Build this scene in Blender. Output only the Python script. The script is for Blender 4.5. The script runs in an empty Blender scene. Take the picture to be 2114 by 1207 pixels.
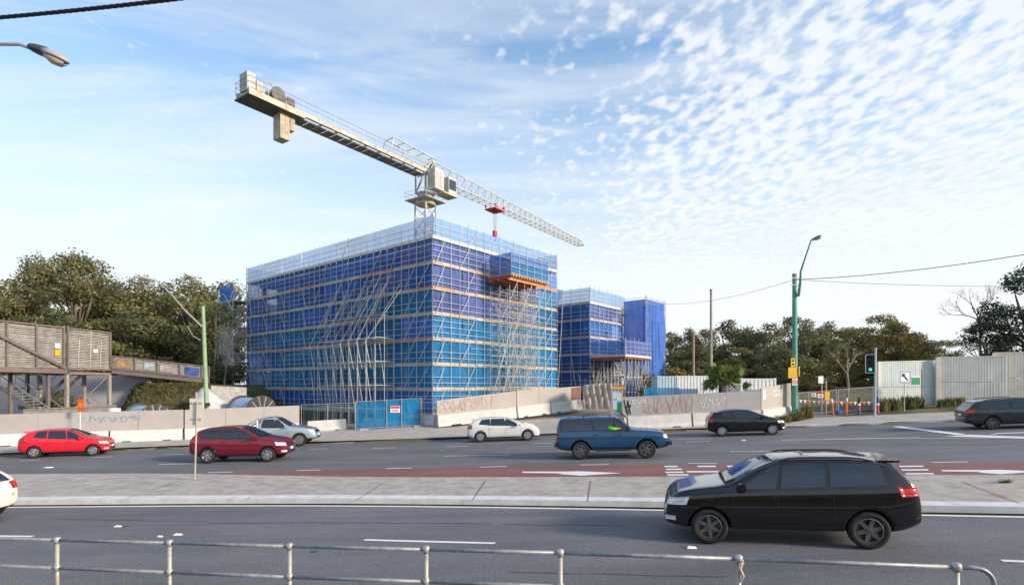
import bpy, bmesh, math, random
from mathutils import Vector, Matrix, noise
from mathutils.bvhtree import BVHTree
R = math.radians
SC = bpy.context.scene
COL = SC.collection
random.seed(7)

# ---------------------------------------------------------------- camera
F, CX, HY, CAMZ = 1137.0, 1057.0, 797.0, 3.3
cam_d = bpy.data.cameras.new('camera')
cam = bpy.data.objects.new('camera', cam_d); COL.objects.link(cam)
cam.location = (0, 0, CAMZ); cam.rotation_euler = (R(90), 0, 0)
cam_d.sensor_width = 36.0; cam_d.lens = 36.0 * F / 2114.0
cam_d.shift_y = (HY - 603.5) / 2114.0
cam_d.clip_start = 0.1; cam_d.clip_end = 6000
SC.camera = cam

# ---------------------------------------------------------------- light
SUN_AZ, SUN_EL = 116.0, 21.0
world = bpy.data.worlds.new('World'); SC.world = world; world.use_nodes = True
def build_world():
    nt = world.node_tree; N = nt.nodes; L = nt.links
    for n in list(N): N.remove(n)
    out = N.new('ShaderNodeOutputWorld'); bg = N.new('ShaderNodeBackground')
    bg.inputs['Strength'].default_value = 0.12
    L.new(bg.outputs[0], out.inputs['Surface'])
    sky = N.new('ShaderNodeTexSky'); sky.sky_type = 'NISHITA'; sky.sun_disc = False
    sky.sun_elevation = R(SUN_EL); sky.sun_rotation = R(SUN_AZ)
    sky.air_density = 1.0; sky.dust_density = 0.6; sky.ozone_density = 1.6; sky.altitude = 50
    tc = N.new('ShaderNodeTexCoord'); sp = N.new('ShaderNodeSeparateXYZ'); L.new(tc.outputs['Generated'], sp.inputs[0])
    def math_(op, a, b=None, clamp=False):
        m = N.new('ShaderNodeMath'); m.operation = op; m.use_clamp = clamp
        for i, v in enumerate((a, b)):
            if v is None: continue
            if isinstance(v, (int, float)): m.inputs[i].default_value = v
            else: L.new(v, m.inputs[i])
        return m.outputs[0]
    def maprange(v, a, b, c=0.0, d=1.0, smooth=True):
        m = N.new('ShaderNodeMapRange'); m.interpolation_type = 'SMOOTHSTEP' if smooth else 'LINEAR'
        L.new(v, m.inputs[0])
        for i, q in enumerate((a, b, c, d)): m.inputs[1 + i].default_value = q
        return m.outputs[0]
    z = math_('MAXIMUM', sp.outputs[2], 0.03)
    zz = math_('ADD', z, 0.05)
    px = math_('DIVIDE', sp.outputs[0], zz); py = math_('DIVIDE', sp.outputs[1], zz)
    cv = N.new('ShaderNodeCombineXYZ'); L.new(px, cv.inputs[0]); L.new(py, cv.inputs[1])
    def noise_(vec, scale, detail, rough, dist=0.0, off=(0, 0, 0), scl=(1, 1, 1), rot=0.0):
        mp = N.new('ShaderNodeMapping'); L.new(vec, mp.inputs[0])
        mp.inputs['Location'].default_value = off; mp.inputs['Scale'].default_value = scl
        mp.inputs['Rotation'].default_value = (0, 0, rot)
        t = N.new('ShaderNodeTexNoise'); L.new(mp.outputs[0], t.inputs['Vector'])
        t.inputs['Scale'].default_value = scale; t.inputs['Detail'].default_value = detail
        t.inputs['Roughness'].default_value = rough; t.inputs['Distortion'].default_value = dist
        return t.outputs['Fac']
    # a bank of altocumulus: small rounded puffs, thicker to the east (+x), its edge broken by large noise
    puff = noise_(cv.outputs[0], 20.0, 2.6, 0.46, 0.12, (3.1, 1.7, 0), (1.0, 0.7, 1), 0.5)
    mid = noise_(cv.outputs[0], 1.7, 4.0, 0.55, 0.3, (1.3, 8.2, 0))
    big = noise_(cv.outputs[0], 0.55, 3.0, 0.5, 0.0, (4.4, 2.9, 0))
    bank = math_('ADD', maprange(px, -0.45, 0.95, -0.75, 1.0), math_('MULTIPLY', math_('SUBTRACT', big, 0.5), 1.5))
    cover = math_('ADD', math_('MULTIPLY', bank, 0.17), math_('MULTIPLY', math_('SUBTRACT', mid, 0.5), 0.42))
    dens = math_('ADD', puff, cover)
    m1 = maprange(dens, 0.48, 0.78, 0.0, 0.88)
    # thin streaked cirrus everywhere
    cir = noise_(cv.outputs[0], 1.25, 7.0, 0.62, 0.9, (7.7, 0.4, 0), (0.55, 1.9, 1), -0.55)
    m2 = maprange(cir, 0.36, 0.80, 0.0, 0.66)
    # white veil low over the horizon
    veil = maprange(sp.outputs[2], 0.05, 0.60, 0.94, 0.0)
    inv = math_('MULTIPLY', math_('MULTIPLY', math_('SUBTRACT', 1.0, m1), math_('SUBTRACT', 1.0, m2)), math_('SUBTRACT', 1.0, veil))
    fac = math_('SUBTRACT', 1.0, inv, True)
    mul = N.new('ShaderNodeMix'); mul.data_type = 'RGBA'; mul.blend_type = 'MULTIPLY'; mul.inputs[0].default_value = 1.0
    L.new(sky.outputs[0], mul.inputs[6]); mul.inputs[7].default_value = (0.62, 0.78, 0.82, 1)
    mx = N.new('ShaderNodeMix'); mx.data_type = 'RGBA'; L.new(fac, mx.inputs[0]); L.new(mul.outputs[2], mx.inputs[6])
    mx.inputs[7].default_value = (2.74, 2.82, 2.90, 1)
    L.new(mx.outputs[2], bg.inputs['Color'])
build_world()
sun_d = bpy.data.lights.new('sun', 'SUN'); sun = bpy.data.objects.new('sun', sun_d); COL.objects.link(sun)
sun_d.energy = 2.0; sun_d.angle = R(10); sun_d.color = (1.0, 0.83, 0.64)
_a, _e = R(SUN_AZ), R(SUN_EL)
SUNDIR = Vector((math.sin(_a) * math.cos(_e), math.cos(_a) * math.cos(_e), math.sin(_e)))
sun.rotation_euler = SUNDIR.to_track_quat('Z', 'Y').to_euler(); sun.location = (60, -40, 60)
vs = SC.view_settings; vs.view_transform = 'Standard'; vs.look = 'None'; vs.exposure = 1.55; vs.gamma = 1.0
vs.use_curve_mapping = False
SC.render.engine = 'CYCLES'
SC.cycles.use_denoising = True
SC.cycles.max_bounces = 6; SC.cycles.transparent_max_bounces = 16; SC.cycles.diffuse_bounces = 3
SC.cycles.glossy_bounces = 3; SC.cycles.transmission_bounces = 4; SC.cycles.caustics_reflective = False; SC.cycles.caustics_refractive = False

# ---------------------------------------------------------------- materials
MATS = {}
def mat(name, col, rough=0.7, metal=0.0, var=0.12, scale=3.0, bump=0.0, bscale=40.0, spec=0.4, col2=None, coat=0.0, detail=5.0, island=0.0, trans=0.0):
    if name in MATS: return MATS[name]
    m = bpy.data.materials.new(name); m.use_nodes = True; MATS[name] = m
    nt = m.node_tree; N = nt.nodes; L = nt.links
    b = N['Principled BSDF']
    b.inputs['Roughness'].default_value = rough; b.inputs['Metallic'].default_value = metal
    b.inputs['Specular IOR Level'].default_value = spec; b.inputs['Coat Weight'].default_value = coat
    b.inputs['Coat Roughness'].default_value = 0.04
    tc = N.new('ShaderNodeTexCoord'); geo = N.new('ShaderNodeNewGeometry')
    t = N.new('ShaderNodeTexNoise'); L.new(geo.outputs['Position'], t.inputs['Vector'])
    t.inputs['Scale'].default_value = scale; t.inputs['Detail'].default_value = detail; t.inputs['Roughness'].default_value = 0.6
    rp = N.new('ShaderNodeValToRGB'); L.new(t.outputs['Fac'], rp.inputs[0])
    a = [max(0, c * (1 - var)) for c in col]; c2 = col2 or [min(1, c * (1 + var)) for c in col]
    rp.color_ramp.elements[0].position = 0.32; rp.color_ramp.elements[1].position = 0.68
    rp.color_ramp.elements[0].color = (*a, 1); rp.color_ramp.elements[1].color = (*c2, 1)
    src = rp.outputs[0]
    if island > 0:
        mr = N.new('ShaderNodeMapRange'); L.new(geo.outputs['Random Per Island'], mr.inputs[0])
        mr.inputs[3].default_value = 1 - island; mr.inputs[4].default_value = 1 + island
        mm = N.new('ShaderNodeMix'); mm.data_type = 'RGBA'; mm.blend_type = 'MULTIPLY'; mm.inputs[0].default_value = 1
        L.new(src, mm.inputs[6])
        cc = N.new('ShaderNodeCombineColor')
        for i in range(3): L.new(mr.outputs[0], cc.inputs[i])
        L.new(cc.outputs[0], mm.inputs[7]); src = mm.outputs[2]
    L.new(src, b.inputs['Base Color'])
    if bump > 0:
        t2 = N.new('ShaderNodeTexNoise'); L.new(geo.outputs['Position'], t2.inputs['Vector'])
        t2.inputs['Scale'].default_value = bscale; t2.inputs['Detail'].default_value = 4
        bp = N.new('ShaderNodeBump'); bp.inputs['Strength'].default_value = bump; bp.inputs['Distance'].default_value = 0.02
        L.new(t2.outputs['Fac'], bp.inputs['Height']); L.new(bp.outputs[0], b.inputs['Normal'])
    if trans > 0:
        tr = N.new('ShaderNodeBsdfTranslucent'); L.new(src, tr.inputs['Color'])
        mx = N.new('ShaderNodeMixShader'); mx.inputs[0].default_value = trans
        L.new(b.outputs[0], mx.inputs[1]); L.new(tr.outputs[0], mx.inputs[2])
        L.new(mx.outputs[0], N['Material Output'].inputs['Surface'])
    return m
def net_mat(name, col, opaque, var=0.25, fold=1.2):
    """debris netting: partly see-through woven cloth"""
    m = bpy.data.materials.new(name); m.use_nodes = True; MATS[name] = m
    nt = m.node_tree; N = nt.nodes; L = nt.links
    b = N['Principled BSDF']; b.inputs['Roughness'].default_value = 0.6; b.inputs['Specular IOR Level'].default_value = 0.25
    geo = N.new('ShaderNodeNewGeometry'); t = N.new('ShaderNodeTexNoise'); mpn = N.new('ShaderNodeMapping'); mpn.inputs['Scale'].default_value = (1.5, 1.5, 0.55); L.new(geo.outputs['Position'], mpn.inputs[0]); L.new(mpn.outputs[0], t.inputs['Vector'])
    t.inputs['Scale'].default_value = fold; t.inputs['Detail'].default_value = 6; t.inputs['Roughness'].default_value = 0.65
    rp = N.new('ShaderNodeValToRGB'); L.new(t.outputs['Fac'], rp.inputs[0])
    rp.color_ramp.elements[0].position = 0.3; rp.color_ramp.elements[1].position = 0.7
    rp.color_ramp.elements[0].color = (*[c * (1 - var) for c in col], 1); rp.color_ramp.elements[1].color = (*[min(1, c * (1 + var)) for c in col], 1)
    oi = N.new('ShaderNodeObjectInfo'); mro = N.new('ShaderNodeMapRange'); L.new(oi.outputs['Random'], mro.inputs[0]); mro.inputs[3].default_value = 0.80; mro.inputs[4].default_value = 1.25
    hs = N.new('ShaderNodeHueSaturation'); L.new(rp.outputs[0], hs.inputs['Color']); L.new(mro.outputs[0], hs.inputs['Value']); hs.inputs['Hue'].default_value = 0.5
    L.new(hs.outputs[0], b.inputs['Base Color'])
    tl = N.new('ShaderNodeBsdfTranslucent'); L.new(hs.outputs[0], tl.inputs['Color'])
    m1 = N.new('ShaderNodeMixShader'); m1.inputs[0].default_value = 0.28; L.new(b.outputs[0], m1.inputs[1]); L.new(tl.outputs[0], m1.inputs[2])
    tp = N.new('ShaderNodeBsdfTransparent')
    m2 = N.new('ShaderNodeMixShader')
    mr = N.new('ShaderNodeMapRange'); L.new(t.outputs['Fac'], mr.inputs[0]); mr.inputs[1].default_value = 0.3; mr.inputs[2].default_value = 0.7
    mr.inputs[3].default_value = opaque - 0.08; mr.inputs[4].default_value = min(1, opaque + 0.08)
    L.new(mr.outputs[0], m2.inputs[0]); L.new(tp.outputs[0], m2.inputs[1]); L.new(m1.outputs[0], m2.inputs[2])
    t2 = N.new('ShaderNodeTexNoise'); L.new(geo.outputs['Position'], t2.inputs['Vector']); t2.inputs['Scale'].default_value = 1.6; t2.inputs['Detail'].default_value = 4; L.new(mpn.outputs[0], t2.inputs['Vector'])
    bp = N.new('ShaderNodeBump'); bp.inputs['Strength'].default_value = 0.8; bp.inputs['Distance'].default_value = 0.15
    L.new(t2.outputs['Fac'], bp.inputs['Height']); L.new(bp.outputs[0], b.inputs['Normal'])
    L.new(m2.outputs[0], N['Material Output'].inputs['Surface'])
    return m
def emit_mat(name, col, s):
    m = bpy.data.materials.new(name); m.use_nodes = True; MATS[name] = m
    b = m.node_tree.nodes['Principled BSDF']; b.inputs['Base Color'].default_value = (*col, 1)
    b.inputs['Emission Color'].default_value = (*col, 1); b.inputs['Emission Strength'].default_value = s
    return m
def asphalt_mat(name, col, tint=(1, 1, 1)):
    m = bpy.data.materials.new(name); m.use_nodes = True; MATS[name] = m
    nt = m.node_tree; N = nt.nodes; L = nt.links; b = N['Principled BSDF']
    b.inputs['Roughness'].default_value = 0.82; b.inputs['Specular IOR Level'].default_value = 0.35
    geo = N.new('ShaderNodeNewGeometry')
    def nz(scale, detail, sx=1, sy=1):
        mp = N.new('ShaderNodeMapping'); L.new(geo.outputs['Position'], mp.inputs[0]); mp.inputs['Scale'].default_value = (sx, sy, 1)
        mp.inputs['Rotation'].default_value = (0, 0, 0.09)
        t = N.new('ShaderNodeTexNoise'); L.new(mp.outputs[0], t.inputs['Vector']); t.inputs['Scale'].default_value = scale
        t.inputs['Detail'].default_value = detail; t.inputs['Roughness'].default_value = 0.65; return t.outputs['Fac']
    def mr(v, a, b_, c, d):
        q = N.new('ShaderNodeMapRange'); L.new(v, q.inputs[0])
        for i, k in enumerate((a, b_, c, d)): q.inputs[1 + i].default_value = k
        return q.outputs[0]
    def mul(a, b_):
        q = N.new('ShaderNodeMath'); q.operation = 'MULTIPLY'; L.new(a, q.inputs[0]); L.new(b_, q.inputs[1]); return q.outputs[0]
    grain = mr(nz(30, 4), 0.3, 0.7, 0.62, 1.38)
    streak = mr(nz(0.9, 4, 0.09, 1.0), 0.3, 0.7, 0.80, 1.18)     # tyre-polished bands along the lanes
    patch = mr(nz(0.25, 5), 0.35, 0.65, 0.88, 1.1)
    f = mul(mul(grain, streak), patch)
    cc = N.new('ShaderNodeCombineColor')
    for i in range(3):
        q = N.new('ShaderNodeMath'); q.operation = 'MULTIPLY'; L.new(f, q.inputs[0]); q.inputs[1].default_value = col[i]; L.new(q.outputs[0], cc.inputs[i])
    L.new(cc.outputs[0], b.inputs['Base Color'])
    bp = N.new('ShaderNodeBump'); bp.inputs['Strength'].default_value = 0.35; bp.inputs['Distance'].default_value = 0.01
    L.new(grain, bp.inputs['Height']); L.new(bp.outputs[0], b.inputs['Normal'])
    return m
asphalt_mat('asphalt', (0.136, 0.138, 0.151)); asphalt_mat('red_lane', (0.210, 0.098, 0.092))
mat('slab_gap', (0.13, 0.115, 0.10), 0.9); mat('tar', (0.055, 0.056, 0.06), 0.6, var=.3, scale=6)
mat('line', (0.74, 0.75, 0.77), 0.6, var=0.10, scale=9, col2=(0.82, 0.83, 0.84))
mat('kerb', (0.60, 0.61, 0.62), 0.8, var=0.14, scale=2.5, bump=0.1)
mat('median', (0.355, 0.315, 0.285), 0.9, var=0.16, scale=2.2, bump=0.3, bscale=60, col2=(0.46, 0.42, 0.38), detail=9)
mat('footpath', (0.38, 0.355, 0.325), 0.9, var=0.16, scale=1.3, bump=0.2)
mat('dirt', (0.24, 0.20, 0.16), 0.95, var=0.3, scale=0.5, bump=0.5, bscale=15, col2=(0.33, 0.29, 0.24))
mat('grassland', (0.075, 0.085, 0.03), 0.95, var=0.5, scale=0.5, bump=0.8, bscale=12, col2=(0.17, 0.14, 0.06), detail=9)
mat('grass', (0.075, 0.10, 0.03), 0.8, var=0.4, scale=1.2, island=0.45, col2=(0.18, 0.155, 0.06), trans=0.25)
mat('concrete', (0.42, 0.40, 0.375), 0.85, var=0.10, scale=1.6, bump=0.15)
mat('barrier', (0.56, 0.55, 0.535), 0.8, var=0.12, scale=1.8, bump=0.12, detail=8)
mat('hoarding', (0.335, 0.318, 0.312), 0.75, var=0.06, scale=1.2, bump=0.05)
mat('hoarding_grey', (0.35, 0.345, 0.345), 0.75, var=0.06, scale=1.2, bump=0.05)
mat('hoarding_pale', (0.42, 0.385, 0.35), 0.75, var=0.06, scale=1.2, bump=0.05)
mat('galv', (0.45, 0.46, 0.47), 0.45, 0.55, var=0.15, scale=6)
mat('galv_rail', (0.27, 0.29, 0.32), 0.5, 0.35, var=0.3, scale=9, detail=8)
mat('galv_post', (0.40, 0.38, 0.33), 0.55, 0.3, var=0.2, scale=14)
mat('tube', (0.50, 0.51, 0.50), 0.5, 0.25, var=0.18, scale=2.0)
mat('tube_dark', (0.27, 0.30, 0.33), 0.5, 0.35, var=0.2, scale=2.0)
mat('plank', (0.46, 0.37, 0.265), 0.8, var=0.25, scale=0.55, col2=(0.54, 0.48, 0.39))
mat('plank_grey', (0.40, 0.385, 0.36), 0.8, var=0.2, scale=0.6)
mat('plank_orange', (0.58, 0.25, 0.10), 0.75, var=0.25, scale=1.4)
mat('plank_red', (0.50, 0.22, 0.19), 0.75, var=0.2, scale=1.4)
mat('form_ply', (0.30, 0.07, 0.05), 0.6, var=0.2)
mat('white_sheet', (0.60, 0.61, 0.63), 0.6, var=0.06)
mat('slab', (0.34, 0.34, 0.335), 0.85, var=0.12)
mat('dark_glass', (0.035, 0.05, 0.075), 0.2, var=0.3, scale=0.5)
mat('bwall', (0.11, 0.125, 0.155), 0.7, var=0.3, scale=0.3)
net_mat('net_royal', (0.036, 0.168, 0.57), 0.80); net_mat('net_violet', (0.11, 0.18, 0.52), 0.79)
net_mat('net_teal', (0.014, 0.225, 0.53), 0.81); net_mat('net_pale', (0.10, 0.32, 0.68), 0.60); net_mat('net_gate', (0.012, 0.22, 0.46), 0.78)
net_mat('net_back', (0.11, 0.32, 0.66), 0.45)
net_mat('wrap_blue', (0.065, 0.19, 0.64), 0.97, fold=0.7)
mat('crane', (0.50, 0.43, 0.34), 0.55, var=0.35, scale=1.3, detail=9); mat('crane_white', (0.53, 0.51, 0.46), 0.5, var=0.25, scale=1.5, detail=8)
mat('crane_dark', (0.12, 0.12, 0.12), 0.6, var=0.2); mat('crane_grey', (0.42, 0.43, 0.43), 0.55, var=0.12)
mat('grating', (0.17, 0.17, 0.17), 0.6, var=0.3, scale=8)
mat('red_paint', (0.60, 0.05, 0.06), 0.4, var=0.1)
mat('pole_green', (0.24, 0.36, 0.21), 0.6, var=0.15, scale=2); mat('pole_teal', (0.09, 0.29, 0.24), 0.6, var=0.2, scale=1.5)
mat('timber_pole', (0.32, 0.24, 0.16), 0.85, var=0.2)
mat('lamp_grey', (0.33, 0.33, 0.33), 0.5, var=0.15); mat('lamp_dark', (0.045, 0.05, 0.055), 0.5); mat('lamp_lens', (0.55, 0.50, 0.44), 0.25, var=0.1, scale=12)
mat('cable', (0.012, 0.012, 0.013), 0.6); mat('wire', (0.16, 0.17, 0.18), 0.6)
mat('bridge_brown', (0.17, 0.145, 0.135), 0.6, var=0.15, scale=1.5); mat('bridge_top', (0.22, 0.165, 0.145), 0.6, var=0.15, scale=1.5)
mat('slat', (0.33, 0.315, 0.30), 0.7, var=0.25, scale=2.0)
mat('bridge_column', (0.30, 0.28, 0.25), 0.7, var=0.2)
mat('yellow', (0.72, 0.42, 0.02), 0.5, var=0.05); mat('orange', (0.80, 0.16, 0.03), 0.5, var=0.08)
mat('sign_white', (0.75, 0.76, 0.78), 0.5, var=0.03); mat('black', (0.015, 0.015, 0.016), 0.55); mat('sign_back', (0.62, 0.60, 0.53), 0.5, var=0.06)
mat('sign_green', (0.02, 0.30, 0.12), 0.5, var=0.05); mat('sign_red', (0.65, 0.04, 0.08), 0.5); mat('sign_blue', (0.03, 0.08, 0.35), 0.5)
mat('graf_red', (0.42, 0.19, 0.19), 0.8, var=0.2, scale=6); mat('graf_blue', (0.16, 0.32, 0.38), 0.8, var=0.2, scale=6); mat('graf_white', (0.75, 0.75, 0.76), 0.8)
mat('noise_wall', (0.62, 0.63, 0.58), 0.85, var=0.10, scale=1.2, bump=0.1, detail=8); mat('noise_wall_warm', (0.70, 0.655, 0.56), 0.85, var=0.10, scale=1.2, bump=0.1, detail=8)
mat('noise_wall_cool', (0.56, 0.635, 0.63), 0.85, var=0.08, scale=1.2, bump=0.1, detail=8)
mat('container', (0.68, 0.70, 0.72), 0.5, var=0.06); mat('container_blue', (0.42, 0.55, 0.66), 0.5, var=0.08)
mat('tarp', (0.52, 0.53, 0.54), 0.7, var=0.12, scale=1.5, bump=0.4, bscale=5); mat('tarp_tan', (0.46, 0.385, 0.335), 0.75, var=0.12, scale=2, bump=0.6, bscale=4)
mat('reel_blue', (0.30, 0.40, 0.55), 0.5, var=0.15); mat('reel_dark', (0.05, 0.05, 0.055), 0.6); mat('mesh_wire', (0.35, 0.40, 0.42), 0.5, 0.4)
mat('gravel', (0.30, 0.27, 0.25), 0.95, var=0.35, scale=5, bump=0.6, bscale=20)
mat('rust', (0.20, 0.10, 0.075), 0.8, var=0.4, scale=4)
mat('bark', (0.20, 0.16, 0.12), 0.9, var=0.4, scale=2.5, bump=0.4, bscale=8, col2=(0.36, 0.31, 0.25)); mat('bark_dark', (0.09, 0.07, 0.055), 0.9, var=0.3, scale=2)
mat('leaf_gum', (0.15, 0.175, 0.062), 0.6, var=0.4, scale=0.35, island=0.5, col2=(0.34, 0.31, 0.14), trans=0.42)
mat('leaf_deep', (0.095, 0.122, 0.052), 0.6, var=0.35, scale=0.4, island=0.5, col2=(0.21, 0.215, 0.09), trans=0.42)
mat('leaf_olive', (0.20, 0.18, 0.046), 0.65, var=0.4, scale=0.4, island=0.4, col2=(0.30, 0.235, 0.07), trans=0.25)
mat('leaf_dark', (0.030, 0.058, 0.028), 0.5, var=0.4, scale=0.6, island=0.5, col2=(0.06, 0.105, 0.045), trans=0.2)
mat('leaf_palm', (0.20, 0.27, 0.06), 0.5, var=0.3, scale=1.2, island=0.35, col2=(0.14, 0.20, 0.05), trans=0.2)
mat('tyre', (0.018, 0.018, 0.019), 0.8); mat('rim', (0.50, 0.51, 0.53), 0.3, 0.8, var=0.05); mat('rim_dark', (0.14, 0.14, 0.15), 0.4, 0.6)
mat('plastic', (0.022, 0.022, 0.024), 0.55); mat('car_glass', (0.012, 0.018, 0.026), 0.06, var=0.1, spec=0.9); mat('lens', (0.66, 0.67, 0.68), 0.12, 0.1, var=0.1, scale=15, spec=0.8)
mat('tail_red', (0.42, 0.012, 0.018), 0.18, var=0.1, spec=0.7); mat('chrome', (0.6, 0.6, 0.62), 0.15, 0.9, var=0.03)
def paint(name, col, rough=0.28, metal=0.0): return mat('paint_' + name, col, rough, metal, var=0.04, scale=1.5, coat=1.0, spec=0.2)
paint('red', (0.58, 0.012, 0.03)); paint('maroon', (0.17, 0.008, 0.028), metal=0.25); paint('silver', (0.40, 0.47, 0.54), 0.32, 0.45); paint('white', (0.58, 0.60, 0.62))
paint('blue', (0.010, 0.065, 0.15), metal=0.2); paint('black', (0.006, 0.006, 0.007), 0.2); paint('green_black', (0.022, 0.034, 0.038), metal=0.2); paint('cream', (0.62, 0.62, 0.56))
mat('skin', (0.45, 0.27, 0.19), 0.6, var=0.05); mat('hivis', (0.15, 0.75, 0.02), 0.8, var=0.08, scale=8); mat('weed', (0.16, 0.13, 0.06), 0.8, var=0.3, island=0.3); mat('weed_green', (0.10, 0.17, 0.03), 0.8, var=0.3, island=0.3)
emit_mat('signal_green', (0.03, 0.6, 0.32), 0.6)

# ---------------------------------------------------------------- object helpers
def tag(o, label=None, cat=None, group=None, kind=None):
    if label: o['label'] = label
    if cat: o['category'] = cat
    if group: o['group'] = group
    if kind: o['kind'] = kind
    return o
def thing(name, label, cat, loc=(0, 0, 0), group=None):
    o = bpy.data.objects.new(name, None); COL.objects.link(o); o.location = loc; o.empty_display_size = 0.3
    return tag(o, label, cat, group)
def rootloc(p):
    v = Vector((0, 0, 0))
    while p is not None: v += p.location; p = p.parent
    return v
class MB:
    """collects geometry given in world coordinates (or local when parent is None / local=True)"""
    def __init__(s): s.v = []; s.f = []; s.mi = []
    def add(s, vs, fs, mi=0):
        b = len(s.v); s.v += [Vector(v) for v in vs]; s.f += [tuple(b + i for i in f) for f in fs]; s.mi += [mi] * len(fs); return s
    def hexa(s, p, mi=0):
        return s.add(p, [(3, 2, 1, 0), (4, 5, 6, 7), (0, 1, 5, 4), (1, 2, 6, 5), (2, 3, 7, 6), (3, 0, 4, 7)], mi)
    def obox(s, o, u, v, w, mi=0):
        o, u, v, w = Vector(o), Vector(u), Vector(v), Vector(w)
        return s.hexa([o, o + u, o + u + v, o + v, o + w, o + u + w, o + u + v + w, o + v + w], mi)
    def box(s, c, size, rz=0.0, mi=0):
        c = Vector(c); ca, sa = math.cos(rz), math.sin(rz); hx, hy, hz = [q / 2 for q in size]
        u, v = Vector((ca, sa, 0)), Vector((-sa, ca, 0)); o = c - u * hx - v * hy - Vector((0, 0, hz))
        return s.obox(o, u * 2 * hx, v * 2 * hy, Vector((0, 0, 2 * hz)), mi)
    def tube(s, a, b, r, n=6, r2=None, mi=0, caps=True):
        a, b = Vector(a), Vector(b); d = b - a
        if d.length < 1e-6: return s
        r2 = r if r2 is None else r2
        q = d.normalized(); t = Vector((0, 0, 1)) if abs(q.z) < 0.9 else Vector((1, 0, 0))
        e1 = q.cross(t).normalized(); e2 = q.cross(e1)
        vs = []
        for c, rr in ((a, r), (b, r2)):
            for i in range(n):
                an = 2 * math.pi * i / n; vs.append(c + e1 * (rr * math.cos(an)) + e2 * (rr * math.sin(an)))
        fs = [(i, n + i, n + (i + 1) % n, (i + 1) % n) for i in range(n)]
        if caps: fs += [tuple(range(n)), tuple(reversed(range(n, 2 * n)))]
        return s.add(vs, fs, mi)
    def path(s, pts, r, n=6, mi=0):
        pts = [Vector(p) for p in pts]; rings = []; m = len(pts); prev = None
        for k, p in enumerate(pts):
            d = (pts[min(k + 1, m - 1)] - pts[max(k - 1, 0)]).normalized()
            t = prev if prev is not None else (Vector((0, 0, 1)) if abs(d.z) < 0.9 else Vector((1, 0, 0)))
            e1 = d.cross(t).normalized(); e2 = d.cross(e1).normalized(); prev = -e2 if False else t
            rr = r[k] if isinstance(r, (list, tuple)) else r
            rings.append([p + e1 * (rr * math.cos(2 * math.pi * i / n)) + e2 * (rr * math.sin(2 * math.pi * i / n)) for i in range(n)])
        vs = [v for g in rings for v in g]
        fs = [(k * n + i, (k + 1) * n + i, (k + 1) * n + (i + 1) % n, k * n + (i + 1) % n) for k in range(m - 1) for i in range(n)]
        fs += [tuple(range(n)), tuple(reversed(range((m - 1) * n, m * n)))]
        return s.add(vs, fs, mi)
    def prism(s, prof, o, u, w, ln, mi=0):
        """profile [(a,b)] in plane (u, w) swept along u x w ... here swept along given length vector ln"""
        o, u, w, ln = Vector(o), Vector(u), Vector(w), Vector(ln); n = len(prof)
        a = [o + u * p[0] + w * p[1] for p in prof]; b = [q + ln for q in a]
        return s.add(a + b, [tuple(reversed(range(n))), tuple(range(n, 2 * n))] + [(i, (i + 1) % n, n + (i + 1) % n, n + i) for i in range(n)], mi)
    def lathe(s, prof, o, ax, n=24, mi=0):
        """prof [(r, h)] around axis ax from o"""
        o, ax = Vector(o), Vector(ax).normalized(); t = Vector((0, 0, 1)) if abs(ax.z) < 0.9 else Vector((1, 0, 0))
        e1 = ax.cross(t).normalized(); e2 = ax.cross(e1); vs = []
        for r, h in prof:
            for i in range(n):
                an = 2 * math.pi * i / n; vs.append(o + ax * h + e1 * (r * math.cos(an)) + e2 * (r * math.sin(an)))
        m = len(prof)
        fs = [(k * n + i, k * n + (i + 1) % n, (k + 1) * n + (i + 1) % n, (k + 1) * n + i) for k in range(m - 1) for i in range(n)]
        return s.add(vs, fs, mi)
    def build(s, name, material, parent=None, smooth=False, local=False, kind=None, label=None, recalc=False):
        me = bpy.data.meshes.new(name)
        off = Vector((0, 0, 0)) if (local or parent is None) else rootloc(parent)
        me.from_pydata([v - off for v in s.v], [], s.f)
        ml = material if isinstance(material, (list, tuple)) else [material]
        for q in ml: me.materials.append(MATS[q] if isinstance(q, str) else q)
        if len(ml) > 1: me.polygons.foreach_set('material_index', s.mi)
        if recalc:
            bm = bmesh.new(); bm.from_mesh(me); bmesh.ops.recalc_face_normals(bm, faces=bm.faces); bm.to_mesh(me); bm.free()
        if smooth: me.polygons.foreach_set('use_smooth', [True] * len(me.polygons))
        me.update()
        o = bpy.data.objects.new(name, me); COL.objects.link(o); o.parent = parent
        if kind: o['kind'] = kind
        if label: o['label'] = label
        return o
def obj_from_mesh(name, me, parent, mw=None):
    o = bpy.data.objects.new(name, me); COL.objects.link(o); o.parent = parent
    if mw is not None: o.matrix_local = mw
    return o
def unit_mesh(name, kind, material):
    b = MB()
    if kind == 'tube': b.tube((0, 0, 0), (0, 0, 1), 1.0, 6)
    else: b.box((0, 0, 0.5), (1, 1, 1))
    me = bpy.data.meshes.new(name); me.from_pydata(b.v, [], b.f); me.materials.append(MATS[material]); me.update()
    return me
_unit = {}
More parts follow.
